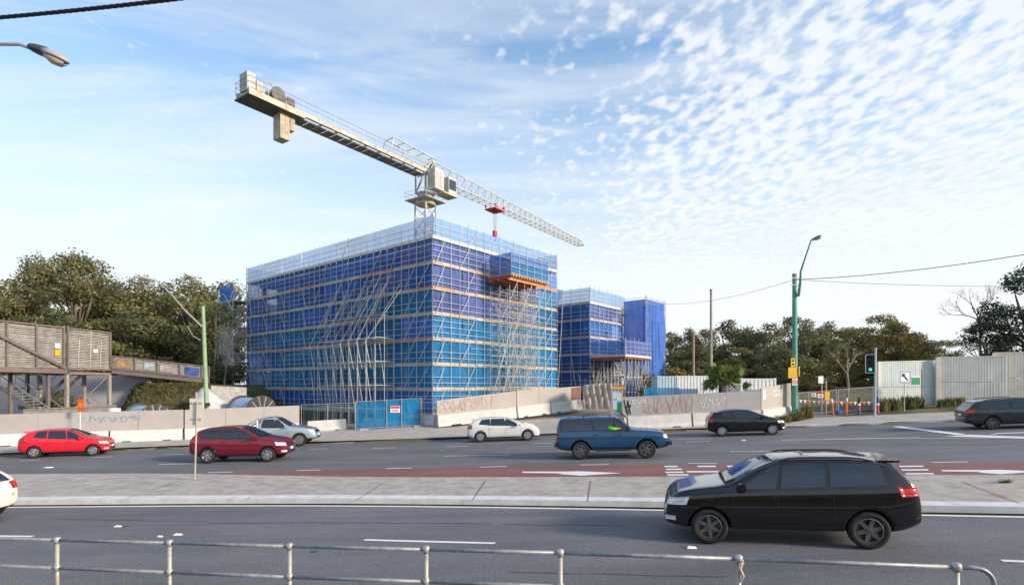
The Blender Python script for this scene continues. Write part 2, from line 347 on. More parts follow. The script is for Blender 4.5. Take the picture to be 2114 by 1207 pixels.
def bar(name, a, b, r, material, parent, kind='tube', r2=None, up=None):
    """one straight member as an object that shares a unit mesh"""
    key = (kind, material)
    if key not in _unit: _unit[key] = unit_mesh('bar_' + kind + '_' + material, kind, material)
    off = rootloc(parent); a, b = Vector(a) - off, Vector(b) - off; d = b - a; z = d.normalized()
    t = Vector(up) if up is not None else (Vector((0, 0, 1)) if abs(z.z) < 0.95 else Vector((1, 0, 0)))
    x = t.cross(z).normalized(); y = z.cross(x)
    r2 = r if r2 is None else r2
    m = Matrix(((x.x * r, y.x * r2, d.x, a.x), (x.y * r, y.y * r2, d.y, a.y), (x.z * r, y.z * r2, d.z, a.z), (0, 0, 0, 1)))
    return obj_from_mesh(name, _unit[key], parent, m)
def copy_tree(o, parent=None, name=None):
    c = o.copy(); COL.objects.link(c); c.parent = parent
    for ch in o.children: copy_tree(ch, c)
    return c

# ---------------------------------------------------------------- lie of the land
def gz(x):
    """level of the road: it climbs to the east out of a dip"""
    if x < -23.33: return -0.4083
    if x < 30: return 0.035 * x + 0.00075 * x * x
    return 1.725 + 0.08 * 15 * (1 - math.exp(-(x - 30) / 15.0))
def road_hit(px, py):
    """point of the road surface seen at a position of the photograph"""
    a, b = (px - CX) / F, (HY - py) / F; lo, hi = 1.0, 120.0
    for _ in range(50):
        m = (lo + hi) / 2
        if CAMZ + b * m > gz(a * m): lo = m
        else: hi = m
    return Vector((a * lo, lo, gz(a * lo)))
class Curve:
    def __init__(s, pts):
        q = sorted([(p.x, p.y) for p in (road_hit(*c) for c in pts)]); s.q = q
    def __call__(s, x):
        q = s.q
        if x <= q[0][0]: i = 0
        elif x >= q[-1][0]: i = len(q) - 2
        else:
            i = 0
            while q[i + 1][0] < x: i += 1
        (x0, y0), (x1, y1) = q[i], q[i + 1]
        return y0 + (y1 - y0) * (x - x0) / (x1 - x0)
class Smooth:
    def __init__(s, c, r=3.0, dy=0.0): s.c, s.r, s.dy = c, r, dy
    def __call__(s, x): return sum(s.c(x + s.r * k / 3.0) for k in range(-3, 4)) / 7.0 + s.dy
c_edge = Smooth(Curve([(0, 1047), (200, 1045), (500, 1043), (800, 1044), (1100, 1048), (1400, 1053), (1870, 1062), (2114, 1067)]), 2.5)   # painted line by the median
c_red = Smooth(Curve([(430, 976), (640, 971), (820, 967), (1020, 964), (1228, 960), (1450, 957), (1970, 954), (2114, 953)]), 2.5)
c_medfar = Smooth(Curve([(0, 985), (200, 983), (380, 984), (500, 986), (680, 991), (1000, 992), (1370, 991), (1900, 989), (2114, 989)]), 2.5)
c_far = Smooth(Curve([(0, 941), (246, 930), (381, 923), (652, 916), (960, 906), (1130, 899), (1380, 890), (1620, 882), (1833, 874), (2000, 868), (2114, 864)]), 3)
def c_near(x): return c_edge(x) - 6.9           # kerb on the camera's side
def sstep(a, b, x):
    t = max(0.0, min(1.0, (x - a) / (b - a))); return t * t * (3 - 2 * t)
def terrain(x, y):
    z = gz(x); yn, yf = c_near(x), c_far(x)
    if y < yn: return z + 0.12 + 0.10 * sstep(yn, yn - 1.6, y) + 1.45 * sstep(yn - 2.4, yn - 6.5, y)
    if y > yf:
        r = 0.13 + 1.15 * sstep(yf + 1.5, yf + 15, y) * sstep(-20, -2, x) * (1 - 0.75 * sstep(7, 13, x) * (1 - sstep(38, 50, y)))
        w_ = sstep(-37, -31.5, x); y0 = 51.3 - 8.3 * w_; bank = 3.75 * sstep(y0, y0 + 0.6 + 6.4 * w_, y) * (1 - sstep(-28.5, -21.5, x))
        return z + r + bank
    return z - 0.05
def surf(x, y):
    return gz(x) if c_near(x) <= y <= c_far(x) else terrain(x, y)
def hit(px, py):
    a, b = (px - CX) / F, (HY - py) / F; d = 3.0
    while d < 200:
        if CAMZ + b * d < surf(a * d, d): return Vector((a * d, d, surf(a * d, d)))
        d += 0.02
    return Vector((a * d, d, 0))
def at(px, d, z=None, py=None):
    x = (px - CX) / F * d
    if py is not None: z = CAMZ + (HY - py) / F * d
    if z is None: z = surf(x, d)
    return Vector((x, d, z))
def strip(name, fa, fb, x0, x1, dz, material, step=0.75, rows=1, skirt=0.0):
    b = MB(); n = max(1, int(round((x1 - x0) / step))); vs = []
    for i in range(n + 1):
        x = x0 + (x1 - x0) * i / n; ya, yb = fa(x), fb(x)
        for k in range(rows + 1): vs.append((x, ya + (yb - ya) * k / rows, gz(x) + dz))
    m = rows + 1
    fs = [(i * m + k, (i + 1) * m + k, (i + 1) * m + k + 1, i * m + k + 1) for i in range(n) for k in range(rows)]
    if skirt > 0:
        base = len(vs)
        for i in range(n + 1):
            for k in (0, rows): vs.append((vs[i * m + k][0], vs[i * m + k][1], vs[i * m + k][2] - skirt))
        for i in range(n):
            fs.append((base + 2 * i, base + 2 * i + 2, (i + 1) * m, i * m)); fs.append((i * m + rows, (i + 1) * m + rows, base + 2 * i + 3, base + 2 * i + 1))
        fs.append((base, 0, rows, base + 1)); fs.append((base + 2 * n + 1, n * m + rows, n * m, base + 2 * n))
    b.add(vs, fs); return b
def struct(b, name, material, parent=None, **k):
    o = b.build(name, material, parent, **k)
    if parent is None: o['kind'] = 'structure'
    return o

# ground sheet
xs = [-3000, -800, -300, -150, -90] + [-70 + i * 1.0 for i in range(141)] + [90, 150, 300, 800, 3000]
ys = [-600, -150, -40, -12] + [-8 + 0.8 * i for i in range(125)] + [100, 120, 150, 200, 300, 600, 1500, 4000]
b = MB(); b.add([(x, y, terrain(max(-60, min(60, x)), y)) for x in xs for y in ys],
                [(i * len(ys) + k, (i + 1) * len(ys) + k, (i + 1) * len(ys) + k + 1, i * len(ys) + k + 1) for i in range(len(xs) - 1) for k in range(len(ys) - 1)])
ground = struct(b, 'ground', ['grassland', 'dirt'], smooth=True)
_mi = []
for p in ground.data.polygons:
    c = p.center; _mi.append(1 if (c.x > -23 and c.y > c_far(max(-60, min(60, c.x))) and c.x < 22 and c.y < 90) else 0)
ground.data.polygons.foreach_set('material_index', _mi)
struct(strip('road', c_near, c_edge, -60, 60, 0.0, 'asphalt', rows=2), 'road', 'asphalt')
struct(strip('far_road', c_medfar, c_far, -60, 60, 0.0, 'asphalt', rows=3), 'far_road', 'asphalt')
XR0 = road_hit(428, 976).x
struct(strip('red', c_medfar, lambda x: min(c_red(x), c_medfar(x) + max(0.03, (x - XR0 + 1.5) * 0.45)), XR0 - 1.4, 60, 0.004, 'red_lane'), 'turning_lane', 'red_lane')
def off(c, d): return lambda x: c(x) + d
med = struct(strip('m', off(c_edge, 0.93), lambda x: c_medfar(x) - 0.17, -60, 60, 0.135, 'median', rows=2), 'median_strip', 'median')
struct(strip('k', off(c_edge, 0.42), off(c_edge, 0.925), -60, 60, 0.142, 'kerb', skirt=0.16), 'kerb', 'kerb')
struct(strip('k', lambda x: c_medfar(x) - 0.17, c_medfar, -60, 60, 0.139, 'median', skirt=0.16), 'kerb', 'median')
struct(strip('k', off(c_near, -0.35), c_near, -60, 60, 0.142, 'kerb', skirt=0.16), 'kerb', 'kerb')
X_K = road_hit(1600, 882).x
struct(strip('k', c_far, off(c_far, 0.35), X_K, 60, 0.14, 'kerb', skirt=0.16), 'kerb', 'kerb')
b = MB()
def draped(x0, x1, fa, fb, dz, rows=6, step=1.0):
    b = MB(); n = int((x1 - x0) / step); vs = []
    for i in range(n + 1):
        x = x0 + (x1 - x0) * i / n
        for k in range(rows + 1):
            y = fa(x) + (fb(x) - fa(x)) * k / rows; vs.append((x, y, max(terrain(x, y + 0.01), gz(x)) + dz))
    m = rows + 1
    return b.add(vs, [(i * m + k, (i + 1) * m + k, (i + 1) * m + k + 1, i * m + k + 1) for i in range(n) for k in range(rows)])
struct(draped(X_K - 0.3, 58, off(c_far, 0.36), off(c_far, 4.4), 0.02), 'footpath', 'footpath')
struct(draped(-44, X_K - 0.3, off(c_far, 0.004), off(c_far, 7.5), 0.03, rows=10), 'footpath', 'footpath')
# joints of the median slabs
for px0, py0, px1, py1 in ((975, 1037, 1003, 994), (735, 1036, 790, 1000), (1213, 1040, 1220, 994), (508, 1035, 516, 1029), (2105, 1045, 1985, 998), (1470, 1040, 1455, 996), (260, 1033, 380, 990)):
    p, q = road_hit(px0, py0 + 6), road_hit(px1, py1 + 6); n = (q - p).cross(Vector((0, 0, 1))).normalized() * 0.012
    j = MB(); K = 6
    for k in range(K):
        a, c = p.lerp(q, k / K), p.lerp(q, (k + 1) / K)
        a.z, c.z = gz(a.x) + 0.1475, gz(c.x) + 0.1475
        j.add([a - n, c - n, c + n, a + n], [(0, 1, 2, 3)])
    j.build('slab_joint', 'slab_gap', med)

# tar-sealed cracks and seams in the asphalt
def seam(pts, w, seed):
    rn = random.Random(seed); q = [road_hit(*p) for p in pts]; P = []
    for a, c in zip(q, q[1:]):
        n = max(2, int((c - a).length / .35))
        for i in range(n): P.append(a.lerp(c, i / n) + Vector((0, rn.uniform(-.035, .035), 0)))
    P.append(q[-1]); b = MB()
    for a, c in zip(P, P[1:]):
        n = (c - a).cross(Z3).normalized() * (w * rn.uniform(.35, .65)); a = Vector((a.x, a.y, gz(a.x) + .005)); c = Vector((c.x, c.y, gz(c.x) + .005)); b.add([a - n, c - n, c + n, a + n], [(0, 1, 2, 3)])
    struct(b, 'tar_seam', 'tar', recalc=True)
Z3 = Vector((0, 0, 1))
seam([(430, 1079), (700, 1078), (1010, 1080)], .05, 1); seam([(1040, 1082), (1300, 1084)], .03, 2); seam([(100, 1070), (430, 1076)], .025, 3)
seam([(240, 1086), (270, 1085)], .10, 4); seam([(640, 1139), (655, 1138)], .08, 5); seam([(1900, 918), (2114, 917)], .07, 6); seam([(1500, 918), (1900, 917)], .06, 7); seam([(700, 934), (900, 931)], .05, 8); seam([(560, 948), (900, 950), (1050, 946)], .04, 9); seam([(1050, 1180), (1500, 1190)], .03, 10)
# painted markings
def line_strip(fc, w, x0, x1, dz=0.008): return strip('l', lambda x: fc(x) - w / 2, lambda x: fc(x) + w / 2, x0, x1, dz, 'line', 0.5)
struct(line_strip(c_edge, 0.13, -60, 60), 'edge_line', 'line')
def paint_poly(pts, name='road_marking', dz=0.012, material='line'):
    w = [road_hit(*p) for p in pts]
    b = MB().add([(p.x, p.y, gz(p.x) + dz) for p in w], [tuple(range(len(w)))]); 
    o = b.build(name, material, recalc=True); o['kind'] = 'structure'; return o
def dash(px0, py0, px1, py1, w, name='lane_dash', dz=0.008):
    p, q = road_hit(px0, py0), road_hit(px1, py1); b = MB(); K = 4; n = (q - p).cross(Vector((0, 0, 1))).normalized() * w / 2
    for k in range(K):
        a, c = p.lerp(q, k / K), p.lerp(q, (k + 1) / K); a.z, c.z = gz(a.x) + dz, gz(c.x) + dz
        b.add([a - n, c - n, c + n, a + n], [(0, 1, 2, 3)])
    return struct(b, name, 'line', recalc=True)
for d in ((752, 1114, 1022, 1121, .12), (-210, 1103, 68, 1107, .12), (2068, 1157, 2300, 1166, .12)): dash(*d)
for d in ((428, 975.5, 480, 974), (612, 971, 662, 970), (796, 967, 850, 966), (990, 964, 1046, 962.5), (1198, 959.5, 1258, 958.5), (1420, 956.5, 1480, 956), (1665, 955, 1730, 954.6), (1925, 954, 1998, 953.5)): dash(*d, .13, dz=0.012)
for d in ((328, 958, 400, 956.5), (917, 941, 1052, 938.5), (1508, 931.5, 1673, 931), (-60, 975, -20, 973)): dash(*d, .12)
for d in ((40, 951, 82, 949), (190, 944, 232, 942), (337, 938.5, 378, 937.3), (640, 926.5, 675, 925.5), (770, 925, 818, 923.5), (922, 921.5, 966, 920.5), (1096, 915, 1140, 914), (1416, 911.5, 1466, 910.5)): dash(*d, .11)
dash(1390, 906, 1470, 905, .11); dash(1612, 908, 1800, 905, .13); dash(1800, 905, 2160, 903, .13); dash(1700, 906, 1900, 902.4, .10)
paint_poly([(1840, 880.5), (1860, 880), (1996, 896), (1975, 897.5)]); paint_poly([(1950, 900.5), (2000, 897), (2130, 902), (2130, 905.5)])
paint_poly([(2040, 897), (2056, 894), (2140, 891), (2140, 892.6), (2062, 895.4)])
# straight-on arrows in the turning lane
for ox in (0, 866):
    dy = -3 if ox else 0
    paint_poly([(1076 + ox, 973.2 + dy), (1170 + ox, 973.2 + dy), (1200 + ox, 972.6 + dy), (1284 + ox, 976.4 + dy), (1200 + ox, 981.6 + dy), (1150 + ox, 978.2 + dy), (1165 + ox, 977 + dy), (1080 + ox, 975.8 + dy)], 'arrow_marking')
# letters on the lane, stretched along the way of travel
for r in ((1370, 1398, 962.8), (1438, 1476, 962.6), (1500, 1534, 962.4), (1374, 1406, 968.6), (1416, 1500, 973.6), (1372, 1410, 974.8), (1376, 1420, 980.2), (1452, 1500, 979.6), (1380, 1440, 986.0),
          (1855, 1905, 962.6), (1860, 1915, 970.0), (1868, 1926, 978.0), (1876, 1940, 986.0), (1560, 1640, 968.6), (1560, 1650, 980.0), (1700, 1790, 968.0), (1700, 1800, 980.0)):
    paint_poly([(r[0], r[2] - 1.3), (r[1], r[2] - 1.6), (r[1] + 3, r[2] + 1.0), (r[0] + 3, r[2] + 1.3)], 'letter_stroke')

# ================================================================ scaffolded buildings
Z3 = Vector((0, 0, 1))
U1 = Vector((-0.776, 0.631, 0)).normalized(); U2 = Vector((0.631, 0.776, 0)).normalized()
N1, N2 = -U2, -U1
def net_panel(P, U, N, w, z0, z1, material, parent, amp=0.13, name='net_panel', nx=6, nz=3):
    b = MB(); vs = []; ph = random.uniform(0, 50)
    for i in range(nx + 1):
        for k in range(nz + 1):
            u, t = i / nx, k / nz; edge = min(1, 4 * min(t, 1 - t) + 0.15)
            d = amp * edge * noise.noise(Vector((u * w * 0.9 + ph, t * 2.3, ph)))
            vs.append(P + U * (u * w) + Z3 * (z0 + (z1 - z0) * t) + N * d)
    b.add(vs, [(i * (nz + 1) + k, (i + 1) * (nz + 1) + k, (i + 1) * (nz + 1) + k + 1, i * (nz + 1) + k + 1) for i in range(nx) for k in range(nz)])
    return b.build(name, material, parent, smooth=True)
def ground_at(p): return surf(p.x, p.y) - 0.05
def scaffold_face(root, P, U, N, length, levels, ztop, netfn, bay=0.95, deckfn=None, seg=4.75, tube='tube', r=0.027, tops=None, braces=(), zmin=None):
    P = Vector((P.x, P.y, 0)); n = int(round(length / bay)); bay = length / n
    for i in range(n + 1):
        q = P + U * (i * bay); zt = ztop + random.uniform(-0.15, 0.25)
        g = ground_at(q) if zmin is None else zmin
        bar('standard', q + Z3 * g, q + Z3 * zt, r * (1.15 if i % 2 == 0 else 0.8), tube, root)
    ns = max(1, int(round(length / seg))); sl = length / ns
    for li, z in enumerate(levels):
        znext = levels[li + 1] if li + 1 < len(levels) else ztop
        for s in range(ns):
            a = P + U * (s * sl) + N * 0.03; c = a + U * (sl + 0.12)
            for dz in (0.55, 1.02) + ((1.5,) if (li + s) % 3 == 0 else ()):
                if z + dz < znext - 0.15: bar('guard_rail', a + Z3 * (z + dz + random.uniform(-.02, .02)), c + Z3 * (z + dz), r * 0.85, tube, root)
            bar('ledger', a + Z3 * (z - 0.08), c + Z3 * (z - 0.08), r, tube, root)
        nb = max(1, int(round(length / 2.4))); bl = length / nb
        for s in range(nb):
            dm = deckfn(li, s, nb) if deckfn else 'plank'
            a = P + U * (s * bl) - N * 0.045 + Z3 * (z + 0.09 + random.uniform(-0.015, 0.015))
            bar('toe_board', a + U * 0.02, a + U * (bl - 0.02), 0.22, dm, root, kind='box', r2=0.035, up=N)
            a2 = P + U * (s * bl) - N * 0.62 + Z3 * (z - 0.03)
            bar('deck_plank', a2 + U * 0.02, a2 + U * (bl - 0.02), 0.05, 'plank_grey', root, kind='box', r2=1.0, up=N)
        npn = max(1, int(round(length / 3.8))); pl = length / npn
        for s in range(npn):
            m = netfn(li, s, npn)
            if m: net_panel(P + U * (s * pl + 0.01) - N * 0.10, U, N, pl - 0.02, z + 0.2, znext - 0.12, m, root)
    for (t0, z0, t1, z1) in braces:
        bar('brace', P + U * t0 + Z3 * z0 + N * 0.07, P + U * t1 + Z3 * z1 + N * 0.07, r * 1.05, tube, root)
def birdcage(root, P, U, N, nu, nv, bu, bv, z0f, z1, lift, diag, tube='tube', r=0.027, rowtop=None):
    """dense tube tower standing off a facade"""
    for i in range(nu + 1):
        for k in range(nv + 1):
            q = P + U * (i * bu) + N * (k * bv); bar('standard', q + Z3 * ground_at(q), q + Z3 * ((rowtop[k] if rowtop else z1) + random.uniform(-0.5, 0.4)), r, tube, root)
    z = z0f
    while z < z1 + 0.01:
        for k in range(nv + 1):
            if rowtop and z > rowtop[k] + .2: continue
            bar('ledger', P + N * (k * bv) + Z3 * z, P + N * (k * bv) + U * (nu * bu) + Z3 * z, r, tube, root)
        for i in range(nu + 1):
            if rowtop and z > rowtop[-1] + .2: continue
            bar('transom', P + U * (i * bu) + Z3 * (z + .06), P + U * (i * bu) + N * (nv * bv) + Z3 * (z + .06), r, tube, root)
        z += lift
    for (i0, k0, za, i1, k1, zb) in diag:
        bar('brace', P + U * (i0 * bu) + N * (k0 * bv + .06) + Z3 * za, P + U * (i1 * bu) + N * (k1 * bv + .06) + Z3 * zb, r * 1.15, tube, root)

C1 = Vector((-6.3, 43.7, 0)); LEN1, LEN2 = 31.3, 17.4
LV = [1.0 + 2.02 * k for k in range(8)]; ZT = 17.0      # 1.0 ... 15.14
bld = thing('office_building', 'half-built concrete office block wrapped in scaffolding and blue netting below the crane', 'building', (C1.x, C1.y, 0.0))
I1 = C1 - N1 * 1.5 - N2 * 1.5
def body_block(parent, name, o, l1, l2, z0, z1, material):
    return MB().obox(o + Z3 * z0, U2 * l2, U1 * l1, Z3 * (z1 - z0)).build(name, material, parent)
for k in range(4):
    zb = 3.0 + 4.04 * (k - 1) + 0.02; short = 2.2 if k == 3 else 0
    body_block(bld, 'floor_slab', I1 - Vector((0, 0, 0)) + Z3 * 0, LEN1 - 1.6, LEN2 - 3.0, zb + 3.72, zb + 4.04, 'slab')
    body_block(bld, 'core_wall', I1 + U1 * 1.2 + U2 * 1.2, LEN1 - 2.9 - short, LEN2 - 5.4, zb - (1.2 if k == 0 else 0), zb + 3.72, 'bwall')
    for i in range(9):
        if short and i > 6: pass
        q = I1 + U1 * (0.3 + i * 3.6) + U2 * 0.15
        MB().obox(q + Z3 * (zb - (1.0 if k == 0 else 0)), U1 * 0.45, U2 * 0.45, Z3 * (3.72 + (1.0 if k == 0 else 0))).build('column', 'concrete', bld)
    for i in range(1, 5):
        q = I1 + U2 * (0.3 + i * 3.4) + U1 * 0.15
        MB().obox(q + Z3 * (zb - (1.0 if k == 0 else 0)), U1 * 0.45, U2 * 0.45, Z3 * (3.72 + (1.0 if k == 0 else 0))).build('column', 'concrete', bld)
scf = thing('scaffold', 'tall tube scaffold with tiers of blue netting and timber kick boards round the corner block', 'scaffold', (C1.x, C1.y, 0.0))
rnd = random.Random(11)
def net1(li, s, n):
    if li == 7: return 'net_pale'
    f = s / max(1, n - 1)
    if li >= 5: return 'net_royal' if rnd.random() < .75 else 'net_violet'
    if li == 4: return 'net_royal' if f > .35 else 'net_teal'
    if li == 3: return rnd.choice(['net_teal', 'net_royal', 'net_teal']) if f < .8 else 'net_teal'
    if li == 2: return 'net_royal' if f > .85 else 'net_teal'
    if li == 1: return 'net_teal'
    if li == 0: return 'net_royal' if f > .3 else 'net_royal'
def deck1(li, s, n):
    if li == 7: return 'white_sheet'
    if li == 6 and s in (2, 3, 7, 8): return 'plank_red'
    if li == 5 and s == 0: return 'plank_red'
    if li == 3 and s in (0, 1, 8, 9, 10, 11): return 'plank_red'
    return 'plank_grey' if (s + li) % 5 else 'plank'
def net2(li, s, n):
    if li == 7: return 'net_pale'
    if li >= 4: return 'net_violet' if s < n - 1 else ('net_teal' if li < 6 else 'net_royal')
    return 'net_teal'
def deck2(li, s, n):
    if li == 7: return 'white_sheet'
    return rnd.choice(['plank', 'plank', 'plank_orange', 'plank']) if li in (4, 5, 6) else 'plank'
br = []
for k in range(6):
    z = LV[k]
    for t in (30.6, 27.2, 23.4, 19.3): br.append((t, z + 2.0, t - 0.85, z + 0.05))
    br.append((3.4, z + 0.05, 2.0, z + 2.0)); br.append((1.8, z + 0.05, 0.25, z + 2.05))
br += [(17.2, LV[5], 14.6, LV[6] + 1.9), (13.6, LV[5], 11.6, LV[6] + 1.2), (10, LV[5], 6.2, LV[7]), (7.2, LV[4], 4.3, LV[6] + 1.8), (12.2, 15.2, 11.2, 16.9)]
scaffold_face(scf, C1, U1, N1, LEN1, LV, ZT, net1, deckfn=deck1, braces=br)
br = []
for k in range(7):
    z = LV[k]; br += [(0.3, z, 1.3, z + 2.0), (3.0 + (k % 2) * .6, z, 4.3 + (k % 2) * .6, z + 2.0), (15.0, z, 16.6, z + 2.0)]
br += [(4.0, 15.1, 5.6, 17.0)]
scaffold_face(scf, C1, U2, N2, LEN2, LV, ZT - 0.1, net2, bay=1.0, deckfn=deck2, braces=br)
# the screens on the far sides of the roof, seen against the sky
bkA, bkB = C1 + U2 * LEN2, C1 + U1 * LEN1
for (P, U, N, ln) in ((bkA, U1, -N1, LEN1), (bkB, U2, -N2, LEN2)):
    n = int(ln / 1.9)
    for i in range(n + 1): bar('standard', P + U * (i * ln / n) + Z3 * 12, P + U * (i * ln / n) + Z3 * (ZT + random.uniform(-.2, .1)), 0.025, 'tube', scf)
    for z in (15.1, 15.7, 16.3, 16.9): bar('guard_rail', P + Z3 * z, P + U * ln + Z3 * z, 0.023, 'tube', scf)
    m = int(ln / 3.8)
    for i in range(m): net_panel(P + U * (i * ln / m), U, N, ln / m - .03, 15.0, 16.9, 'net_back', scf)
# netting on the return at the far left end
for li, z in enumerate(LV[:6]):
    for i in range(4): net_panel(bkB + U2 * (.05 + i * 4.3), U2, U1, 4.2, z + .1, z + 1.95, 'net_royal' if li > 3 else 'net_teal', scf)
# inner return face at the open top left corner
for i in range(6): bar('standard', C1 + U1 * (LEN1 - .1) + U2 * (i * 1.3) + Z3 * 1.5, C1 + U1 * (LEN1 - .1) + U2 * (i * 1.3) + Z3 * 17, 0.026, 'tube', scf)

# propping tower against the long face
twr = thing('propping_tower', 'dense tower of raking white scaffold tubes propped against the long blue face', 'scaffold tower', tuple(C1 + U1 * 8 + N1 * 1))
dg = []
for i in range(0, 8):
    dg.append((i + 1.2, 2, 6.8, i - 1.2 + (0.5 if i % 2 else 0), .35, 11.2 + (i % 3) * 0.9)); dg.append((i + .7, 1, 8.6, i - .9, .1, 11.8 + (i % 2) * .9))
    dg.append((i + 0.9, 2, 4.9, i + 0.2, 2, 1.2)); dg.append((i + 0.5, 1, 6.9, i - .1, 1, 3.4)); dg.append((i + 1.0, 2, 7.0, i + 0.35, 2, 4.7))
    if i % 2: dg.append((i + 0.6, 0, 11.8, i + 1.6, 0, 8.6))
birdcage(twr, C1 + U1 * 4.4 + N1 * 0.35, U1, N1, 7, 2, 1.2, 0.95, 1.4, 11.2, 1.95, dg, rowtop=(11.6, 9.4, 7.2))
for z in (7.25, 9.2):
    for i in range(4): bar('walk_board', C1 + U1 * (4.6 + i * 2.0) + N1 * .9 + Z3 * z, C1 + U1 * (6.5 + i * 2.0) + N1 * 1.3 + Z3 * z, 0.05, 'plank_grey', twr, kind='box', r2=0.7, up=N1)

# loading platform on its own tower against the short face
plt = thing('loading_platform', 'loading platform with orange timber joists on a tube tower, blue mesh box on top', 'scaffold platform', tuple(C1 + U2 * 9 + N2 * 1))
P0 = C1 + U2 * 6.6 + N2 * 0.3; PW, PD = 5.2, 2.2
dg = []
for k in range(6):
    z = 1.4 + 1.85 * k
    for i in range(5): dg.append((i, 2 if (i + k) % 2 else 1, z, i + 1, 2 if (i + k) % 2 else 1, z + 1.8)); dg.append((i + (k % 2), 0, z + 1.8, i + 1 - (k % 2), 2, z))
dg += [(-2.4, 2, 2.0, 0.2, 2, 8.6), (-1.4, 2, 1.2, 0.6, 2, 7.0), (0.4, 2, 1.0, -1.2, 2, 8.4), (2.2, 2, 1.0, 0.2, 2, 8.0), (3.4, 2, 1.0, 1.2, 2, 8.0), (4.6, 2, 1.0, 2.6, 2, 7.4)]
birdcage(plt, P0, U2, N2, 5, 2, PW / 5, PD / 2, 1.4, 12.4, 0.92, dg, r=0.024)
zt = 12.75
for i in range(14): bar('joist', P0 + U2 * (0.1 + i * (PW - .2) / 13) - N2 * 0.2 + Z3 * zt, P0 + U2 * (0.1 + i * (PW - .2) / 13) + N2 * (PD + 0.35) + Z3 * zt, 0.10, 'plank_orange', plt, kind='box', r2=0.18)
for k in (0.1, PD * .5, PD): bar('bearer', P0 - U2 * 0.2 + N2 * k + Z3 * (zt - .22), P0 + U2 * (PW + .25) + N2 * k + Z3 * (zt - .22), 0.12, 'plank_orange', plt, kind='box', r2=0.2)
MB().obox(P0 - U2 * .15 - N2 * .2 + Z3 * (zt + .10), U2 * (PW + .3), N2 * (PD + .5), Z3 * .06).build('deck_board', 'plank', plt)
MB().obox(P0 - U2 * .17 - N2 * .2 + Z3 * (zt - .22), U2 * 0.05, N2 * (PD + .45), Z3 * .3).build('edge_board', 'form_ply', plt)
for (P, U, N, ln, mt) in ((P0 - U2 * .15 + N2 * (PD + .3), U2, N2, PW + .3, 'net_teal'), (P0 - U2 * .15, N2, N1, PD + .3, 'net_violet')):
    n = max(2, int(ln / 1.0))
    for i in range(n + 1): bar('standard', P + U * (i * ln / n) + Z3 * zt, P + U * (i * ln / n) + Z3 * (zt + 2.3 + random.uniform(-.2, .3)), 0.026, 'tube', plt)
    for z in (.25, .75, 1.25, 1.8): bar('guard_rail', P + Z3 * (zt + z), P + U * ln + Z3 * (zt + z), 0.023, 'tube', plt)
    net_panel(P - N * .08, U, N, ln, zt + .15, zt + 1.2, mt, plt); net_panel(P - N * .08, U, N, ln, zt + 1.2, zt + 2.0, 'net_royal', plt)
# sagging net hung off the right end of the short face
PE = C1 + U2 * LEN2
b = MB(); nn = 6
b.add([PE + U2 * (1.1 * i / nn * (k / 5.0)) + N2 * (0.06 * math.sin(i * 1.7 + k)) + Z3 * (11.2 + 2.2 * k / 5.0) for i in range(nn + 1) for k in range(6)],
      [(i * 6 + k, (i + 1) * 6 + k, (i + 1) * 6 + k + 1, i * 6 + k + 1) for i in range(nn) for k in range(5)])
b.build('net_panel', 'net_violet', scf, smooth=True)
bar('brace', PE + Z3 * 1, PE + U2 * 1.2 + Z3 * 13.4, .027, 'tube', scf)

# stair tower at the far left end
st = thing('stair_tower', 'narrow open tube stair tower with a blue netted top beside the gum trees', 'scaffold tower', tuple(bkB + U1 * 2))
SP = bkB + U1 * 0.25 - N1 * 0.4
dg = []
for k in range(6):
    z = 2.0 + 2.0 * k; dg += [(0, 1, z, 2, 1, z + 2), (2, 0, z, 0, 0, z + 2), (0, 1, z + 2, 1, 1, z)]
birdcage(st, SP, U1, N1, 3, 1, 1.15, 1.8, 2.0, 13.2, 1.0, dg, r=0.048)
for (P, U, N, ln) in ((SP + N1 * 1.8, U1, N1, 3.4), (SP + U1 * 3.4, N1, U1, 1.8)):
    net_panel(P, U, N, ln, 13.2, 15.0, 'net_royal', st)
    for z in (13.2, 14.0, 14.9): bar('guard_rail', P + Z3 * z, P + U * ln + Z3 * z, .025, 'tube', st)
net_mat('net_grey', (.50, .53, .52), .34)
for k in range(5): net_panel(SP + N1 * 1.86, U1, N1, 3.45, 2.6 + k * 2.1, 4.65 + k * 2.1, 'net_grey', st)
MB().obox(SP + Z3 * 13.0, U1 * 3.4, N1 * 1.8, Z3 * .12).build('deck_board', 'plank_grey', st)
for k in range(6):
    z = 2.2 + 1.9 * k; a, c = (SP + N1 * .9 + Z3 * z, SP + N1 * .9 + U1 * 3.4 + Z3 * (z + 1.9)) if k % 2 == 0 else (SP + N1 * .9 + U1 * 3.4 + Z3 * z, SP + N1 * .9 + Z3 * (z + 1.9))
    bar('stair_flight', a, c, .10, 'galv', st, kind='box', r2=.5)

